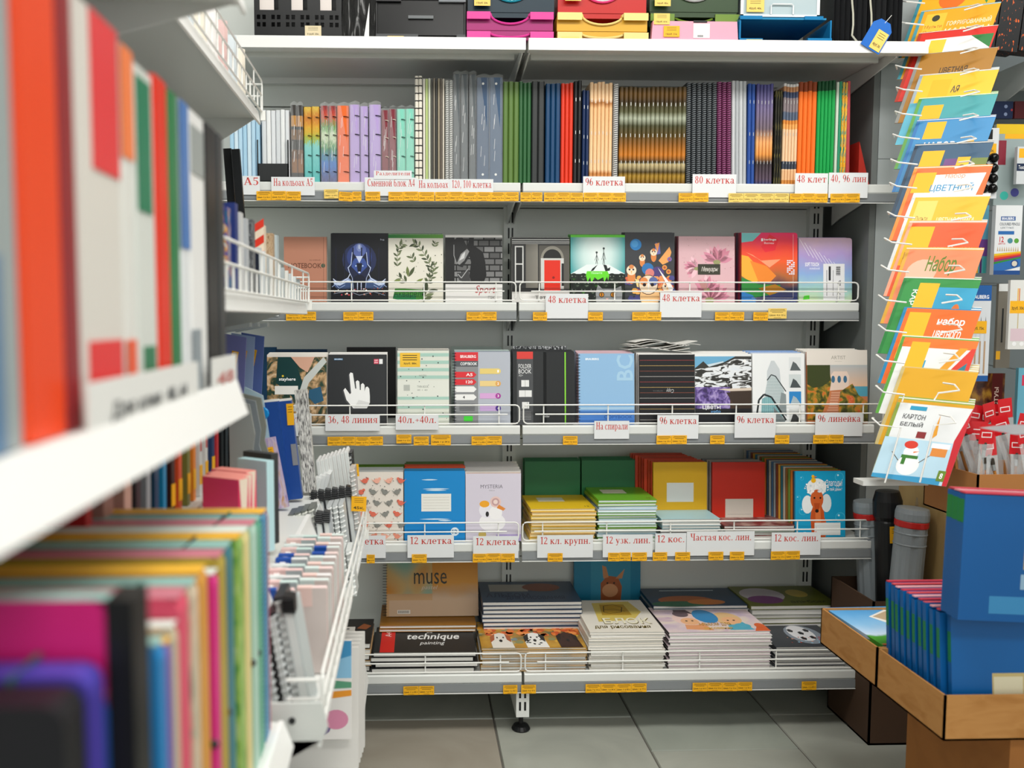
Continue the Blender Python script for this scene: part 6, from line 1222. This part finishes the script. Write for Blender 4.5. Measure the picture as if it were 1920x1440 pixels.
RK = [('#f0b01c', '#3a8a9a', 3, 'yellow pack with purple diamonds at the top of the rack', None, xt(('ell', '#e8701c', .45, .85, .18), ('poly', '#6a4a8a', [(.75, 1), (.9, 1), (.82, .8)]), ('poly', '#3a8a4a', [(.8, .85), (.95, .95), (.9, .7)]))),
 ('#f0a81c', '#4a9aa8', 4, 'orange yellow corrugated card pack', (['ГОФРИРОВАННЫЙ', 'КАРТОН'], (.4, .6, .95, .85), '#f8e8c0'), xt(('rect', '#f4c23a', .1, .6, .36, .95), ('ell', '#3a3a2a', .23, .88, .05), ('text', '#c8541c', 'Мульти', .12, .72, .34, .78), ('text', '#c8541c', 'Пульти', .12, .64, .34, .7))),
 ('#d82a1c', '#b03018', 3, 'red edged pack with white front', None, xt(('rect', '#f0eeea', .12, 0, .98, .9), ('rect', '#f2c83a', .2, .6, .4, .88), ('poly', '#2a7a3a', [(.7, .9), (.98, .9), (.98, .7)]))),
 ('#a87420', '#8a8a84', 2, 'brown gold pack with silver edge', (['ЦВЕТНАЯ', 'БУМАГА'], (.35, .5, .7, .8), '#3a2a1a'), None),
 ('#f0bc1c', '#9aa8b0', 6, 'yellow pack curling open with light blue sheets', None, xt(('rect', '#5ab0c8', 0, 0, .9, .6), ('rect', YEL, .2, .68, .45, .92), ('text', '#1a2a3a', 'АЯ', .48, .72, .58, .82, True))),
 ('#3a9a9e', '#5a9a3a', 6, 'teal and green pack fanned at the top', None, xt(('rect', YEL, .1, .6, .36, .9), ('ell', '#4a3a4a', .75, .6, .2, .1))),
 ('#2a82b8', '#1a6aaa', 5, 'bright blue pack with letters cut out', (['НАБОР'], (.2, .55, .6, .72), '#f0f0f0'), xt(('rect', YEL, .15, .74, .4, .98), ('ell', '#e8b01c', .78, .66, .06))),
 ('#1c4a6a', '#14324a', 5, 'dark blue pack with colour squares', None, xt(('rect', YEL, .14, .62, .42, .92), ('rect', '#6a3a7a', .46, .5, .62, .8), ('rect', '#e8b81c', .62, .52, .78, .82), ('ell', '#2a2420', .7, .67, .05), ('rect', '#6a7a2a', .8, .4, 1, .8))),
 ('#e8641c', '#e88a2a', 4, 'orange and white pack of colour paper', (['ЦВЕТНОЙ', 'БУМАГИ'], (.3, .45, .85, .82), '#2a8aba'), xt(('poly', '#f2f0ec', [(.12, .9), (.95, .92), (.9, .5), (.8, .3), (.1, .3)]), ('rect', YEL, .06, .66, .32, .94), ('text', '#e8781c', 'Набор', .45, .84, .7, .92))),
 ('#f2b41c', '#d8dcdc', 5, 'golden yellow card pack', (['ЦВЕТНАЯ БУМАГА'], (.42, .62, .9, .74), '#fff0c0'), xt(('rect', YEL2, .1, .62, .36, .95), ('text', '#7a5a1a', 'Пульти', .14, .66, .3, .74))),
 ('#e8541c', '#f0a080', 5, 'deep orange card pack', (['ЦВЕТНОЙ КАРТОН'], (.4, .55, .95, .72), '#ffffff'), xt(('rect', YEL, .04, .42, .36, .95), ('text', '#7a4a1a', 'Пульти', .08, .48, .3, .6))),
 ('#e88458', '#d8a030', 4, 'coral pack with playful lettering', None, xt(('ell', '#f0b49a', .3, .7, .2), ('text', '#5a7a1c', 'Набор', .34, .66, .72, .92, True), ('text', '#7a3a9a', 'калейдоскоп', .12, .36, .85, .62, True), ('text', '#b04a2a', 'для детей', .15, .22, .5, .3))),
 ('#2a8a3c', '#1c7a34', 5, 'green pack with blue picture', None, xt(('rect', '#2f9ac0', .46, 0, 1, .9), ('rect', '#e8e0c8', .42, 0, .46, .9), ('ell', '#d8702a', .8, .55, .06, .14), ('text', '#f0f4f0', 'НАБОР', .28, .1, .36, .86, True, False, 0, -90), ('text', '#f0f4f0', 'КАРТОН И ЦВЕТ', .16, .0, .25, .86, True, False, 0, -90), ('rect', YEL, .24, .55, .5, .95))),
 ('#e86a1c', '#1f82b0', 5, 'orange pack of coloured card with sparkle corner', (['набор', 'ЦВЕТНОГО', 'КАРТОНА'], (.5, .42, .85, .92), '#ffffff'), xt(('rect', YEL, .1, .34, .38, .95), ('text', '#c8541c', 'Пульти', .14, .4, .34, .5, True), ('text', '#8a4a1a', '20 20', .1, .2, .34, .32), ('ell', '#5a4a9a', .8, .1, .2, .1))),
 ('#e4e6e4', '#5aa03a', 5, 'white pack with rainbow crayon fan', (['КАРТОН', 'ЦВЕТНОЙ'], (.14, .2, .46, .5), '#9a2a24'), xt(('rect', '#e8762a', .04, .88, 1, 1), ('poly', '#d83a2a', [(.5, .2), (.95, .9), (1, .9), (1, .1)]), ('poly', '#e8a02a', [(.5, .25), (.9, .9), (.8, .9), (.52, .45)]), ('poly', '#2a7a8a', [(.52, .3), (.95, .72), (.95, .6), (.52, .2)]), ('poly', '#5a2a7a', [(.5, .12), (.95, .5), (.95, .38), (.5, .02)]), ('rect', '#2a9ac0', .24, .6, .42, .72), ('rect', YEL, .16, .62, .4, .95))),
 ('#dca41c', '#c8b478', 9, 'plain mustard gold card pack', None, None),
 ('#e6e8e8', '#8aa040', 7, 'white card pack with snowman picture at the foot of the rack', (['КАРТОН', 'БЕЛЫЙ'], (.14, .66, .44, .84), '#5a5a5c'), xt(('rect', '#d8a020', 0, .96, 1, 1), ('rect', '#bcdcec', 0, .0, .94, .52), ('poly', '#3a9ac8', [(0, 0), (.9, 0), (.9, .08), (0, .05)]), ('poly', '#c8202c', [(.94, 0), (1, 0), (1, .98), (.9, .55)]), ('ell', '#f4f6f6', .42, .2, .15, .13), ('ell', '#f4f6f6', .41, .36, .1, .08), ('ell', '#d83a28', .38, .45, .09, .05), ('rect', '#3a7a2a', .3, .28, .52, .32), ('rect', '#3a7a2a', .32, .2, .37, .3), ('poly', '#e8742a', [(.44, .37), (.52, .38), (.44, .35)]), ('rect', '#e08a3a', .66, .34, .86, .44), ('rect', '#f4f6f6', .64, .44, .88, .5), ('line', '#5a4a3a', [(.28, .24), (.16, .34)], .01), ('line', '#5a4a3a', [(.55, .24), (.66, .34)], .01), ('rect', '#2a9ac0', .2, .88, .42, .93), ('rect', '#8a2a2c', .4, .54, .52, .62), ('poly', '#e8a02a', [(.6, .54), (.66, .6), (.62, .85)]), ('rect', '#6a8a2a', .84, .05, .94, .18), ('text', '#ffffff', '8', .87, .08, .91, .15, True)))]
th_ = math.radians(35); be_ = math.radians(14); rl_ = -.055; SHR = .19
rx_ = Vector((math.cos(th_), -math.sin(th_), rl_)).normalized(); up = Vector((math.sin(th_) * math.sin(be_) - rl_ * math.cos(be_), math.cos(th_) * math.sin(be_), math.cos(be_)))
up = (up - rx_ * up.dot(rx_)).normalized(); nb = up.cross(rx_)
if nb.y < 0: nb = -nb
RM = Matrix((rx_, nb, up)).transposed()
for k, (py, px) in enumerate(HK):
    if py < 0: continue
    Y = 2.585 - .026 * k
    fc, bc, n, lb, tl, ex = RK[k]
    last = k == len(HK) - 1
    hgt = .205; wd = .176 * Y / 2.3
    bl = P(px - 6, py + 103, Y)
    g = None
    hook = MB(); q = P(px, py, Y - .012)
    x0 = P(px, py, Y - .01).x - 1.36; z0 = P(px, py, Y).z; x1 = P(px + 158, py, Y).x - 1.36; yy = Y - 2.4 - .03; yr = yy - .10
    sg = [(x0 + .02, yy + .06, z0 + .005), (x0, yy + .03, z0 + .008), (x0 + .004, yy, z0 - .006), (x0 + .055, yy - .004, z0 - .012)]
    x1 = P(px + 150, py, Y - .13).x - 1.36; z1 = P(px + 150, py, Y - .13).z; sg2 = [(x1 - .0, yr + .06, z1 + .01), (x1 + .01, yr + .03, z1 + .008), (x1 + .004, yr, z1 - .004), (x1 - .035, yr + .02, z1 - .012)]
    if last or k > 14: sg.append((x0 + .05 - (.03 if last else 0), yy - .004, z0 - (.15 if last else .03))); sg2.append((x1 - .045 - (.02 if last else 0), yr + .02, z1 - (.15 if last else .03)))
    hook.tube(sg, .0022, WIRE, 5); hook.build('pocket_wire', rack); MB().tube(sg2, .0022, WIRE, 5).build('pocket_wire', rack)
    for j in range(n - 1, -1, -1):
        th = .0025; off = nb * (j * .0034) ; M = Matrix.Translation(bl + off + up * (.0035 * j)) @ RM.to_4x4()
        b = MB(); b.box(0, 0, 0, wd, th, hgt, mcol(fc if j == 0 else (bc if j % 2 else ['#d8d4cc', '#e8e4dc'][j % 4 // 2])))
        b.v = [(v[0] + SHR * v[2], v[1], v[2]) for v in b.v]
        nm = 'card_pack'; me = b.mesh(nm); o = D.objects.new(nm, me); COL.objects.link(o); o.matrix_world = M
        tag(o, lb if j == 0 else '%s, spare copy %s behind it' % (lb.split(' with')[0].split(' of ')[0], NUM[j]), 'card pack', 'packs in the wire rack' if j else None)
        if j == 0:
            ar = Art(wd, hgt)
            ar.rect(mcol(bc), 0, 0, .045, 1)
            if ex: ex(ar)
            if tl: a_title(tl[0], tl[1], tl[2])(ar)
            ar.mb.v = [(v[0] + SHR * v[2], v[1], v[2]) for v in ar.mb.v]; ar.build(o)
ft = P(1626, 905, 2.17); MB().box(0, 0, -.012, .17, .05, 0, METAL).build('foot_tray', rack, (ft.x - 1.36, 2.19 - 2.4, ft.z))

# ---------------------------------------------------------------- right background: pegboard bay
rb_ = empty('pegboard_bay', 'grey pegboard bay with a white shelf behind the wire rack', 'shelving', (1.74, 2.95, 0))
MB().box(0, 0, 0, 1.2, .02, 2.6, mat('#6c7476', .5)).build('back_panel', rb_)
zz = ZW(98, 2.6, 1880)
MB().box(.12, -.4, zz - .02, 1.2, 0, zz, METAL).box(.12, -.405, zz - .028, 1.2, -.4, zz + .012, WHITE).prism([(-.4, zz - .02), (0, zz - .02), (0, zz - .15), (-.36, zz - .05)], 'x', .12, .124, METAL).build('shelf', rb_)
zl = ZW(750, 2.6, 1880); MB().box(.0, -.33, zl - .3, .012, 0, zl, METAL).build('divider', rb_)
def at(px, py, Y): return P(px, py, Y)
fx = m_noise('fox_print', [(.6, '#16171a'), (.64, '#e8641c'), (.72, '#e8641c'), (.76, '#f0e8e0')], 11, const=True, dist=.3)
for k in range(3):
    a = at(1822 + k * 44, 88, 2.58); o = MB().prism([(0, 0), (.066, 0), (.066, .17), (.06, .18), (.006, .18), (0, .17)], 'y', 0, .05, fx).build('pencil_case', None, (a.x, 2.58, zz + .001), (0, .1, 0)); tag(o, 'black pencil case with orange foxes on the white shelf, %s from the left' % ORD[k], 'pencil case', 'fox pencil cases')
    MB().tube([(.004, -.002, .15), (.062, -.002, .15)], .0018, DARK, 4).build('zip', o)
def hang(name, label, px0, px1, py0, py1, Y, m, cat, f=None, t_=.012, group=None, hole=True):
    a = at(px0, py1, Y); c = at(px1, py0, Y); w_, h_ = c.x - a.x, c.z - a.z
    o = MB().box(0, 0, 0, w_, t_, h_, mcol(m)).build(name, None, (a.x, Y, a.z)); tag(o, label, cat, group)
    if f: ar = Art(w_, h_); f(ar); ar.build(o)
    MB().tube([(w_ / 2, t_ - .002, h_ - .008), (w_ / 2, 2.95 - Y, h_ + .01)], .002, mat('#a8acae', .3, .8), 5).build('peg_hook', o)
    return o, w_, h_
hang('toy_set', 'navy blue blister with round buttons', 1845, 1900, 190, 222, 2.75, '#16264a', 'toy', xt(('ell', '#8a98b8', .75, .7, .06), ('ell', '#8a98b8', .75, .25, .06), ('ell', '#a8343a', .96, .5, .04)))
hang('toy_set', 'dark red blister at the right edge', 1902, 1935, 190, 222, 2.75, '#5a1a20', 'toy')
def a_paint(a): a.rect(YEL, .25, .82, .98, 1); a.rect('#e8c020', 0, .88, 1, 1); a.ell('#3ab8a8', .3, .12, .12); a.ell('#4a4a9a', .6, .16, .12); a.rect('#f0eee8', .55, .3, 1, .72); a.rect('#1a2a4a', .6, .42, 1, .58); a.rect('#8a2a3a', .05, .5, .3, .8)
hang('paint_set', 'clear pack of paint pots with yellow top card', 1862, 1935, 233, 385, 2.62, '#9aa8a8', 'paint set', a_paint)
hang('marker_set', 'clear marker pack with dark blue band at the right edge', 1905, 1940, 275, 345, 2.58, '#d0d4d6', 'markers', xt(('rect', YEL, .1, .7, 1, .95), ('rect', '#1c2c4a', 0, .35, 1, .55), ('text', '#ffffff', 'Textmarker', .1, .4, .9, .5)))
o, w_, h_ = hang('magnet_card', 'white card holding eight shiny black ball magnets', 1828, 1874, 240, 372, 2.5, '#dcdee0', 'magnets', xt(('rect', YEL, .1, .62, .9, .78), ('rect', '#141414', .2, .84, .7, .98), ('text', INK, '8руб. 60к.', .2, .65, .8, .7, True)))
for r in range(4):
    for k in range(2): MB().lathe([(.0145 * math.cos(t), .0145 * math.sin(t)) for t in [PI * (q / 8) for q in range(5)]][::1] + [(.0008, .0145)], mat('#0c0c0e', .08), 16, Matrix.Translation((w_ * .36 + k * w_ * .42, -.0, h_ * (.14 + .145 * r))) @ Matrix.Rotation(PI / 2, 4, 'X')).build('magnet', o, smooth=True)
def a_pencil(a):
    a.rect('#2a5a9a', .2, .78, .75, .84); a.text('#ffffff', 'BRAUBERG', .24, .79, .7, .83, bold=True); a.text('#2a3a4a', 'COLOURED PENCILS', .16, .71, .92, .75, bold=True); a.text('#4a5a6a', 'ЦВЕТНЫЕ', .2, .66, .7, .69); a.rect('#2a6ab0', .12, .58, .72, .63); a.text('#c8242c', '12', .18, .47, .34, .55, bold=True); a.text('#c8242c', 'цветов', .14, .43, .4, .46)
    a.ell('#4a8a9a', .58, .49, .1); a.ell('#5aa03a', .82, .49, .09)
    for k in range(10): a.poly('#caa878', [(.1 + .085 * k, .34), (.15 + .085 * k, .34), (.125 + .085 * k, .41)])
    for k, c in enumerate(('#e8c01c', '#e87a1c', '#d82a2a', '#8a2a6a', '#2a8a3a', '#2a6ab0')): a.poly(c, [(0, .3 - k * .03), (1, .34 - k * .02), (1, .27 - k * .03), (0, .02 + .0 * k)]) 
    a.rect('#1c4a8a', 0, 0, 1, .06); a.ell('#1c4a8a', .78, .16, .15); a.ell('#d8d0c0', .78, .16, .1)
hang('pencil_box', 'white hanging box of coloured pencils with a rainbow front', 1862, 1918, 385, 515, 2.5, '#e4e6e8', 'pencils', a_pencil, .016)
def a_felt(a):
    a.rect('#6ab0c8', 0, .5, 1, 1); a.rect('#7a4a9a', 0, .25, 1, .5); a.text('#ffffff', '12', .6, .3, .8, .38, bold=True)
    for k in range(6): a.rect(['#d83a8a', '#3a9a5a', '#2a4a9a', '#e8b01c', '#5a2a6a', '#3ab0a8'][k], .1 + .15 * k, 0, .18 + .15 * k, .22)
hang('felt_pen_set', 'turquoise and purple felt pen pack behind the rack', 1806, 1855, 385, 512, 2.56, '#5aa8b0', 'pens', a_felt)
def a_brush(a):
    a.rect('#1c5aa0', 0, .84, 1, 1); a.text('#ffffff', 'BRAUBERG', .1, .86, .9, .9, bold=True); a.rect('#1c5aa0', 0, 0, 1, .06); a.ell('#3a4a5a', .2, .73, .1); a.ell('#e0e4e8', .2, .73, .07)
    for k in range(4):
        u = .2 + .2 * k; a.rect('#b89878', u - .035, .08, u + .035, .42); a.rect('#d0d4d6', u - .03, .42, u + .03, .56); a.poly('#2a2a30', [(u - .03, .56), (u + .03, .56), (u, .68)])
    a.rect(YEL, .05, .5, .85, .63); a.text(INK, '1руб. 75к.', .2, .53, .75, .57, bold=True)
hang('brush_set', 'blue and white hanging pack of four wooden brushes', 1808, 1860, 535, 715, 2.42, '#d8dce0', 'brushes', a_brush, .01)
def a_brush2(a): a.rect('#e8b040', .35, .7, .4, .88); a.rect('#d87a2a', .42, .7, .47, .88); a.rect(YEL, .02, .52, .98, .7); a.text(INK, '3руб. 30к.', .1, .56, .7, .62, bold=True); a.rect('#c8b890', .4, .3, .45, .52); a.rect('#d8c0c8', .1, .12, .8, .3); a.ell('#f0f0f0', .3, .08, .1); a.ell('#f0f0f0', .65, .08, .1)
hang('brush_set', 'white hanging pack with two orange tipped brushes', 1889, 1935, 525, 655, 2.4, '#dcdcd8', 'brushes', a_brush2, .01)
hang('brush_set', 'clear pack with dark brush behind the white packs', 1866, 1900, 530, 690, 2.5, '#7a7468', 'brushes', xt(('rect', '#e0e2e0', 0, .9, 1, 1), ('rect', '#1a1a1a', .3, .3, .42, .7), ('rect', YEL, 0, .1, .3, .2)), .01)
hang('sketch_pad', 'brown paper pad with red lettering column', 1800, 1885, 700, 830, 2.6, m_noise('brown_film', [(.4, '#3a1c14'), (.55, '#6a3c1c'), (.68, '#a87a2a')], 4, rough=.2), 'pad', xt(('rect', '#5a1814', .7, 0, .95, 1), ('text', '#e8c8b8', 'ТОЛСТУЫ', .76, .3, .86, .8, True, False, 0, 90)))
hang('card_pack', 'light blue card with pink square at the right edge', 1905, 1945, 690, 800, 2.52, '#6ab0c8', 'card', xt(('rect', '#d83a5a', .2, .7, .7, .88), ('ell', '#3a7a3a', .6, .2, .2)))
# wooden panel, carton of brushes in red sleeves
a = at(1781, 1130, 2.38); c = at(1808, 740, 2.38); o = MB().box(0, 0, 0, c.x - a.x, .28, c.z - a.z, m_noise('pale_board', [(.3, '#c8a468'), (.5, '#d8b87c'), (.7, '#caa870')], 3, (6, 1, 1), rough=.6)).build('wood_panel', None, (a.x, 2.38, a.z)); tag(o, 'pale wooden upright board beside the brushes', 'panel')
MB().box(.0, .0, -(a.z - .02), c.x - a.x, .28, 0, mat('#8a6a3c', .7)).build('lower_board', o)
bx = at(1812, 930, 2.1); cr = empty('brush_carton', 'open carton filled with sleeved paint brushes', 'carton', (bx.x, 2.06, bx.z - .06))
MB().box(0, 0, 0, .25, .004, .12, BROWN).box(0, 0, 0, .004, .22, .12, BROWN).box(.246, 0, 0, .25, .22, .12, BROWN).box(0, .216, 0, .25, .22, .12, BROWN).box(0, 0, 0, .25, .22, .004, BROWN).build('carton_body', cr)
ds = MB().box(0, 0, 0, .25, .08, bx.z - .062, m_noise('stand_board', [(.3, '#b8935c'), (.6, '#c8a46c')], 3, (5, 1, 1), rough=.6)).build('display_stand', None, (bx.x, 2.06, 0)); tag(ds, 'pale board stand under the carton of brushes', 'stand')
R = random.Random(5)
for k in range(26):
    x = bx.x + .012 + (k % 9) * .024 + R.uniform(-.003, .003); y = 2.08 + (k // 9) * .055; L = .15 + R.uniform(0, .05) + (k // 9) * .02; lx = R.uniform(-.35, .15)
    t = empty('paint_brush', 'paint brush, %s from the left in the %s row of the carton' % (ORD[k % 9], ('front', 'middle', 'rear')[k // 9]), 'brush', (x, y, bx.z - .05), (R.uniform(-.12, .05), lx, R.uniform(-.3, .3)), 'paint brushes in the carton')
    MB().tube([(0, 0, 0), (0, 0, L * .8)], .0035, mat(['#b87a34', '#a8682c', '#8a5a2a'][k % 3], .35), 6).build('handle', t); MB().tube([(0, 0, L * .8), (0, 0, L * .9)], .0045, mat('#b8bcbe', .25, .8), 6).build('ferrule', t); MB().tube([(0, 0, L * .9), (0, 0, L)], .005, mat('#3a342c', .7), 6).build('bristles', t)
    if k % 2 == 0 or k > 17:
        s = MB().prism([(-.02, L * .98), (.02, L * .98), (.022, L + .045), (-.018, L + .045)], 'y', -.003, -.002, mat('#cc1c24', .25)).build('sleeve_header', t); ar = Art(.04, .045); ar.rect('#f0e8e8', .15, .35, .85, .65); ar.rect('#cc1c24', .2, .4, .8, .6); ar.build(s, 'printed_frame', (-.02, -.0032, L * .98))
        MB().prism([(-.014, L * .3), (.014, L * .3), (.019, L * .98), (-.019, L * .98)], 'y', -.006, -.0055, mat('#e8ecec', .1, alpha=.25)).build('clear_sleeve', t)
# ---------------------------------------------------------------- tubes in a dark box
def tube_obj(label, px, pyt, pyb, Y, r, col, lean, kind):
    z0 = .14; a = P(px, pyt, Y); t = empty('document_tube', label, 'tube', (a.x - lean * (a.z - z0) * -1 * 0 + 0, Y, z0)); h = a.z - z0
    t.location.x = a.x - math.tan(lean) * h; t.rotation_euler = (0, lean, 0); m = mcol(col)
    if kind == 'grey':
        n = 28; pr = []
        b = MB(); vs = []; fs = []
        for z in (0, h * .9):
            for k in range(n): rr = r * (1 if k % 4 else .93); vs.append((rr * math.cos(2 * PI * k / n), rr * math.sin(2 * PI * k / n), z))
        for k in range(n): fs.append((k, (k + 1) % n, n + (k + 1) % n, n + k))
        b.raw(vs, fs, m); b.build('ribbed_body', t)
        MB().lathe([(r * 1.02, h * .9), (r * 1.05, h * .905), (r * 1.05, h * .93), (r * 1.02, h * .935)], mat('#c02420', .4), 24).build('red_band', t)
        MB().lathe([(r * 1.03, h * .935), (r * 1.06, h * .94), (r * 1.06, h * .975), (r * .98, h), (r * .6, h)], m, 24).build('cap', t)
        for zz in (.8, .86): MB().lathe([(r * 1.0, h * zz), (r * 1.04, h * zz + .003), (r * 1.0, h * zz + .006)], m, 24).build('collar', t)
    else:
        MB().lathe([(r, 0), (r, h * .84), (r * .92, h * .85)], m, 24).build('body', t, smooth=False)
        MB().lathe([(r * .95, h * .85), (r * 1.12, h * .87), (r * 1.12, h * .95), (r * .9, h), (r * .3, h * 1.005)], m, 24).build('cap', t)
    return t, h
tg, h = tube_obj('grey ribbed document tube at the left by the shelves', 1624, 938, 0, 2.6, .036, '#8a9296', -.08, 'grey')
tb, h = tube_obj('black document tube with yellow tag and round cap', 1664, 920, 0, 2.54, .036, '#161718', -.05, 'blk'); own_tag(tb, -.015, -.038, h * .74, .03, .05, '', YEL); MB().tube([(.03, -.02, h * .8), (.05, -.05, h * .86), (.02, -.045, h * .84)], .004, BLACK, 6).build('strap', tb)
t2, h = tube_obj('grey ribbed document tube with red band in front', 1712, 952, 0, 2.46, .043, '#8d9498', .06, 'grey'); own_tag(t2, -.045, -.046, h * .52, .042, .03, '45руб. 20к.', YEL)
t3, h = tube_obj('black tube in clear film behind the front grey tube', 1748, 940, 0, 2.56, .045, '#1c1e20', .04, 'blk'); MB().lathe([(.047, h * .5), (.048, h * 1.02)], mat('#c8ccd0', .1, alpha=.2), 16).build('film', t3)
bb = P(1631, 1385, 2.5); db_ = empty('floor_box', 'dark brown floor box holding the document tubes', 'box', (XW(1628, 2.42, 1200), 2.40, 0.0)); dk = mat('#4a3526', .7)
bw = .27; MB().box(0, 0, 0, bw, .005, .42, dk).box(0, 0, 0, .005, .25, .42, dk).box(bw - .005, 0, 0, bw, .25, .42, dk).box(0, .245, 0, bw, .25, .42, dk).box(0, 0, 0, bw, .25, .006, dk).build('box_body', db_)
# ---------------------------------------------------------------- foreground right: cardboard trays with blue books
YS = .75; kraft = m_noise('kraft_card', [(.3, '#b07a40'), (.5, '#ba854a'), (.7, '#a87238')], 3, (1, 1, 1), rough=.75)
XT = XW(1540, 2.175, 1140); ZT = P(1540, 1140, 2.175).z
def ctray(label, y0, y1, x0, x1, z0, z1, notch=False):
    t = empty('cardboard_tray', label, 'tray', (x0, y0, z0)); w_, d, h = x1 - x0, y1 - y0, z1 - z0; e = .004
    MB().box(0, 0, 0, w_, d, e, kraft).box(0, 0, 0, e, d, h, kraft).box(w_ - e, 0, 0, w_, d, h, kraft).box(0, 0, 0, w_, e, h, kraft).box(0, d - e, 0, w_, d, h, kraft).build('tray_body', t); return t
Ym = 2.175 * 765 / 875; Yn = 2.175 * 765 / 1009
ctray('cardboard tray with picture books, far one', Ym + .002, 2.175, XT, XT + .23, ZT - .092, ZT)
ctray('cardboard tray packed with blue books, near one', Yn, Ym - .002, XT, XT + .30, ZT - .092, ZT)
base = empty('carton_base', 'large brown carton under the cardboard trays', 'carton', (XT + .15, Yn + .02, 0)); kb = m_noise('kraft_dark', [(.3, '#96602c'), (.6, '#a66c34')], 3, rough=.75)
MB().box(0, 0, 0, .5, .36, ZT - .096, kb).build('carton_body', base); MB().box(.1, -.003, ZT - .16, .5, -.001, ZT - .1, mat('#c8803c', .6)).build('tape_strip', base)
skyc = m_grad('sky_cover', [(0, '#3a8a2a'), (.22, '#4a9a30'), (.26, '#c8dcf0'), (.5, '#8ac0e8'), (1, '#3a98d8')], wob=.25)
def a_map(a): a.poly('#f0ece4', [(.4, .72), (.75, .9), (.95, .8), (.9, .5), (.6, .35), (.5, .55)]); a.poly('#c0a888', [(.45, .72), (.74, .86), (.9, .78), (.85, .62), (.6, .55)]); a.rect('#c85a3a', .02, 0, 1, .03)
for k in range(3):
    ar = None
    if k == 2: ar = Art(.19, .26); a_map(ar)
    notebook('picture_book', 'picture book with sky and green meadow lying in the far tray, %s' % ('bottom', 'middle', 'top')[k], .19, .26, .012, ('#1a5a8a', '#1a5a8a', skyc)[k], (XT + .015 + .006 * k, Ym + .03, ZT - .045 + k * .02), rx=-PI / 2 + .12 * 0, rz=.02 * k, cat='book', art=ar, group='picture books in the far tray')
blu = m_grad('blue_book_front', [(0, '#0b5a9c'), (1, '#0e62a8')]); 
R = random.Random(9)
nb_ = 11; y0 = Yn + .02; y1 = Ym - .02
for k in range(nb_):
    y = y0 + (y1 - y0) * k / (nb_ - 1); zt = .245 if k else .245; 
    o = notebook('exercise_book', 'blue covered book standing in the near tray, %s from the camera' % ORD[k], .165, .235 + R.uniform(-.004, .004), .012, '#0c5c9e', (XT + .018 + (.0 if k else .012) + R.uniform(0, .004), y, ZT - .086), rx=-.10, cat='book', group='blue books in the near tray', parts=False)
    MB().box(0.001, .001, .2365, .164, .011, .2395, mat(['#d8505a', '#c83c50', '#e8a8b0'][k % 3], .5)).build('red_top', o)
    MB().box(-.0005, .001, .14, 0, .011, .2, mat('#1a7a4a', .5)).build('green_spine_mark', o)
    if k == 0: ar = Art(.165, .235); ar.rect('#c8b478', .5, .15, .9, .5); ar.rect('#e0d8b8', .52, .3, .88, .47); ar.rect('#0a4a86', .5, .06, .9, .13); ar.build(o)
YB2 = 1.64
zb = P(1800, 1162, YB2).z
for k in range(3):
    y = YB2 + k * .021
    o = notebook('exercise_book', 'tall blue book in the upper pack at the right edge, %s from the camera' % ORD[k], .2, .245, .02, '#0a5696', (XW(1796, YB2, 1150) + .002 * k, y, zb), rx=-.05, ry=.05, cat='book', group='upper pack of blue books', parts=False)
    MB().box(0.001, .001, .2465, .199, .019, .2495, mat(['#c83c50', '#d8909a'][k % 2], .5)).build('red_top', o)
    MB().box(-.0005, .001, .19, 0, .019, .235, mat('#1a7a3a', .5)).build('green_spine_mark', o)
    if k == 0: ar = Art(.2, .245); ar.rect('#c0a868', .62, .42, 1, .66); ar.rect('#d8d0b0', .64, .56, 1, .66); ar.rect('#8fb0c8', .6, .26, .8, .38); ar.rect('#3a86b8', .3, .06, 1, .2); ar.build(o)
sp_ = empty('plastic_shelf', 'grey translucent shelf edge above the brushes, out of focus', 'shelf', (XW(1905, 1.5, 800), 1.5, P(1905, 815, 1.5).z)); MB().prism([(0, 0), (.5, -.02), (.5, -.006), (.06, .006)], 'y', 0, .1, mat('#8a8c90', .3)).build('panel', sp_); MB().box(.46, .03, -sp_.location.z, .49, .06, -.02, METAL).build('post', sp_)
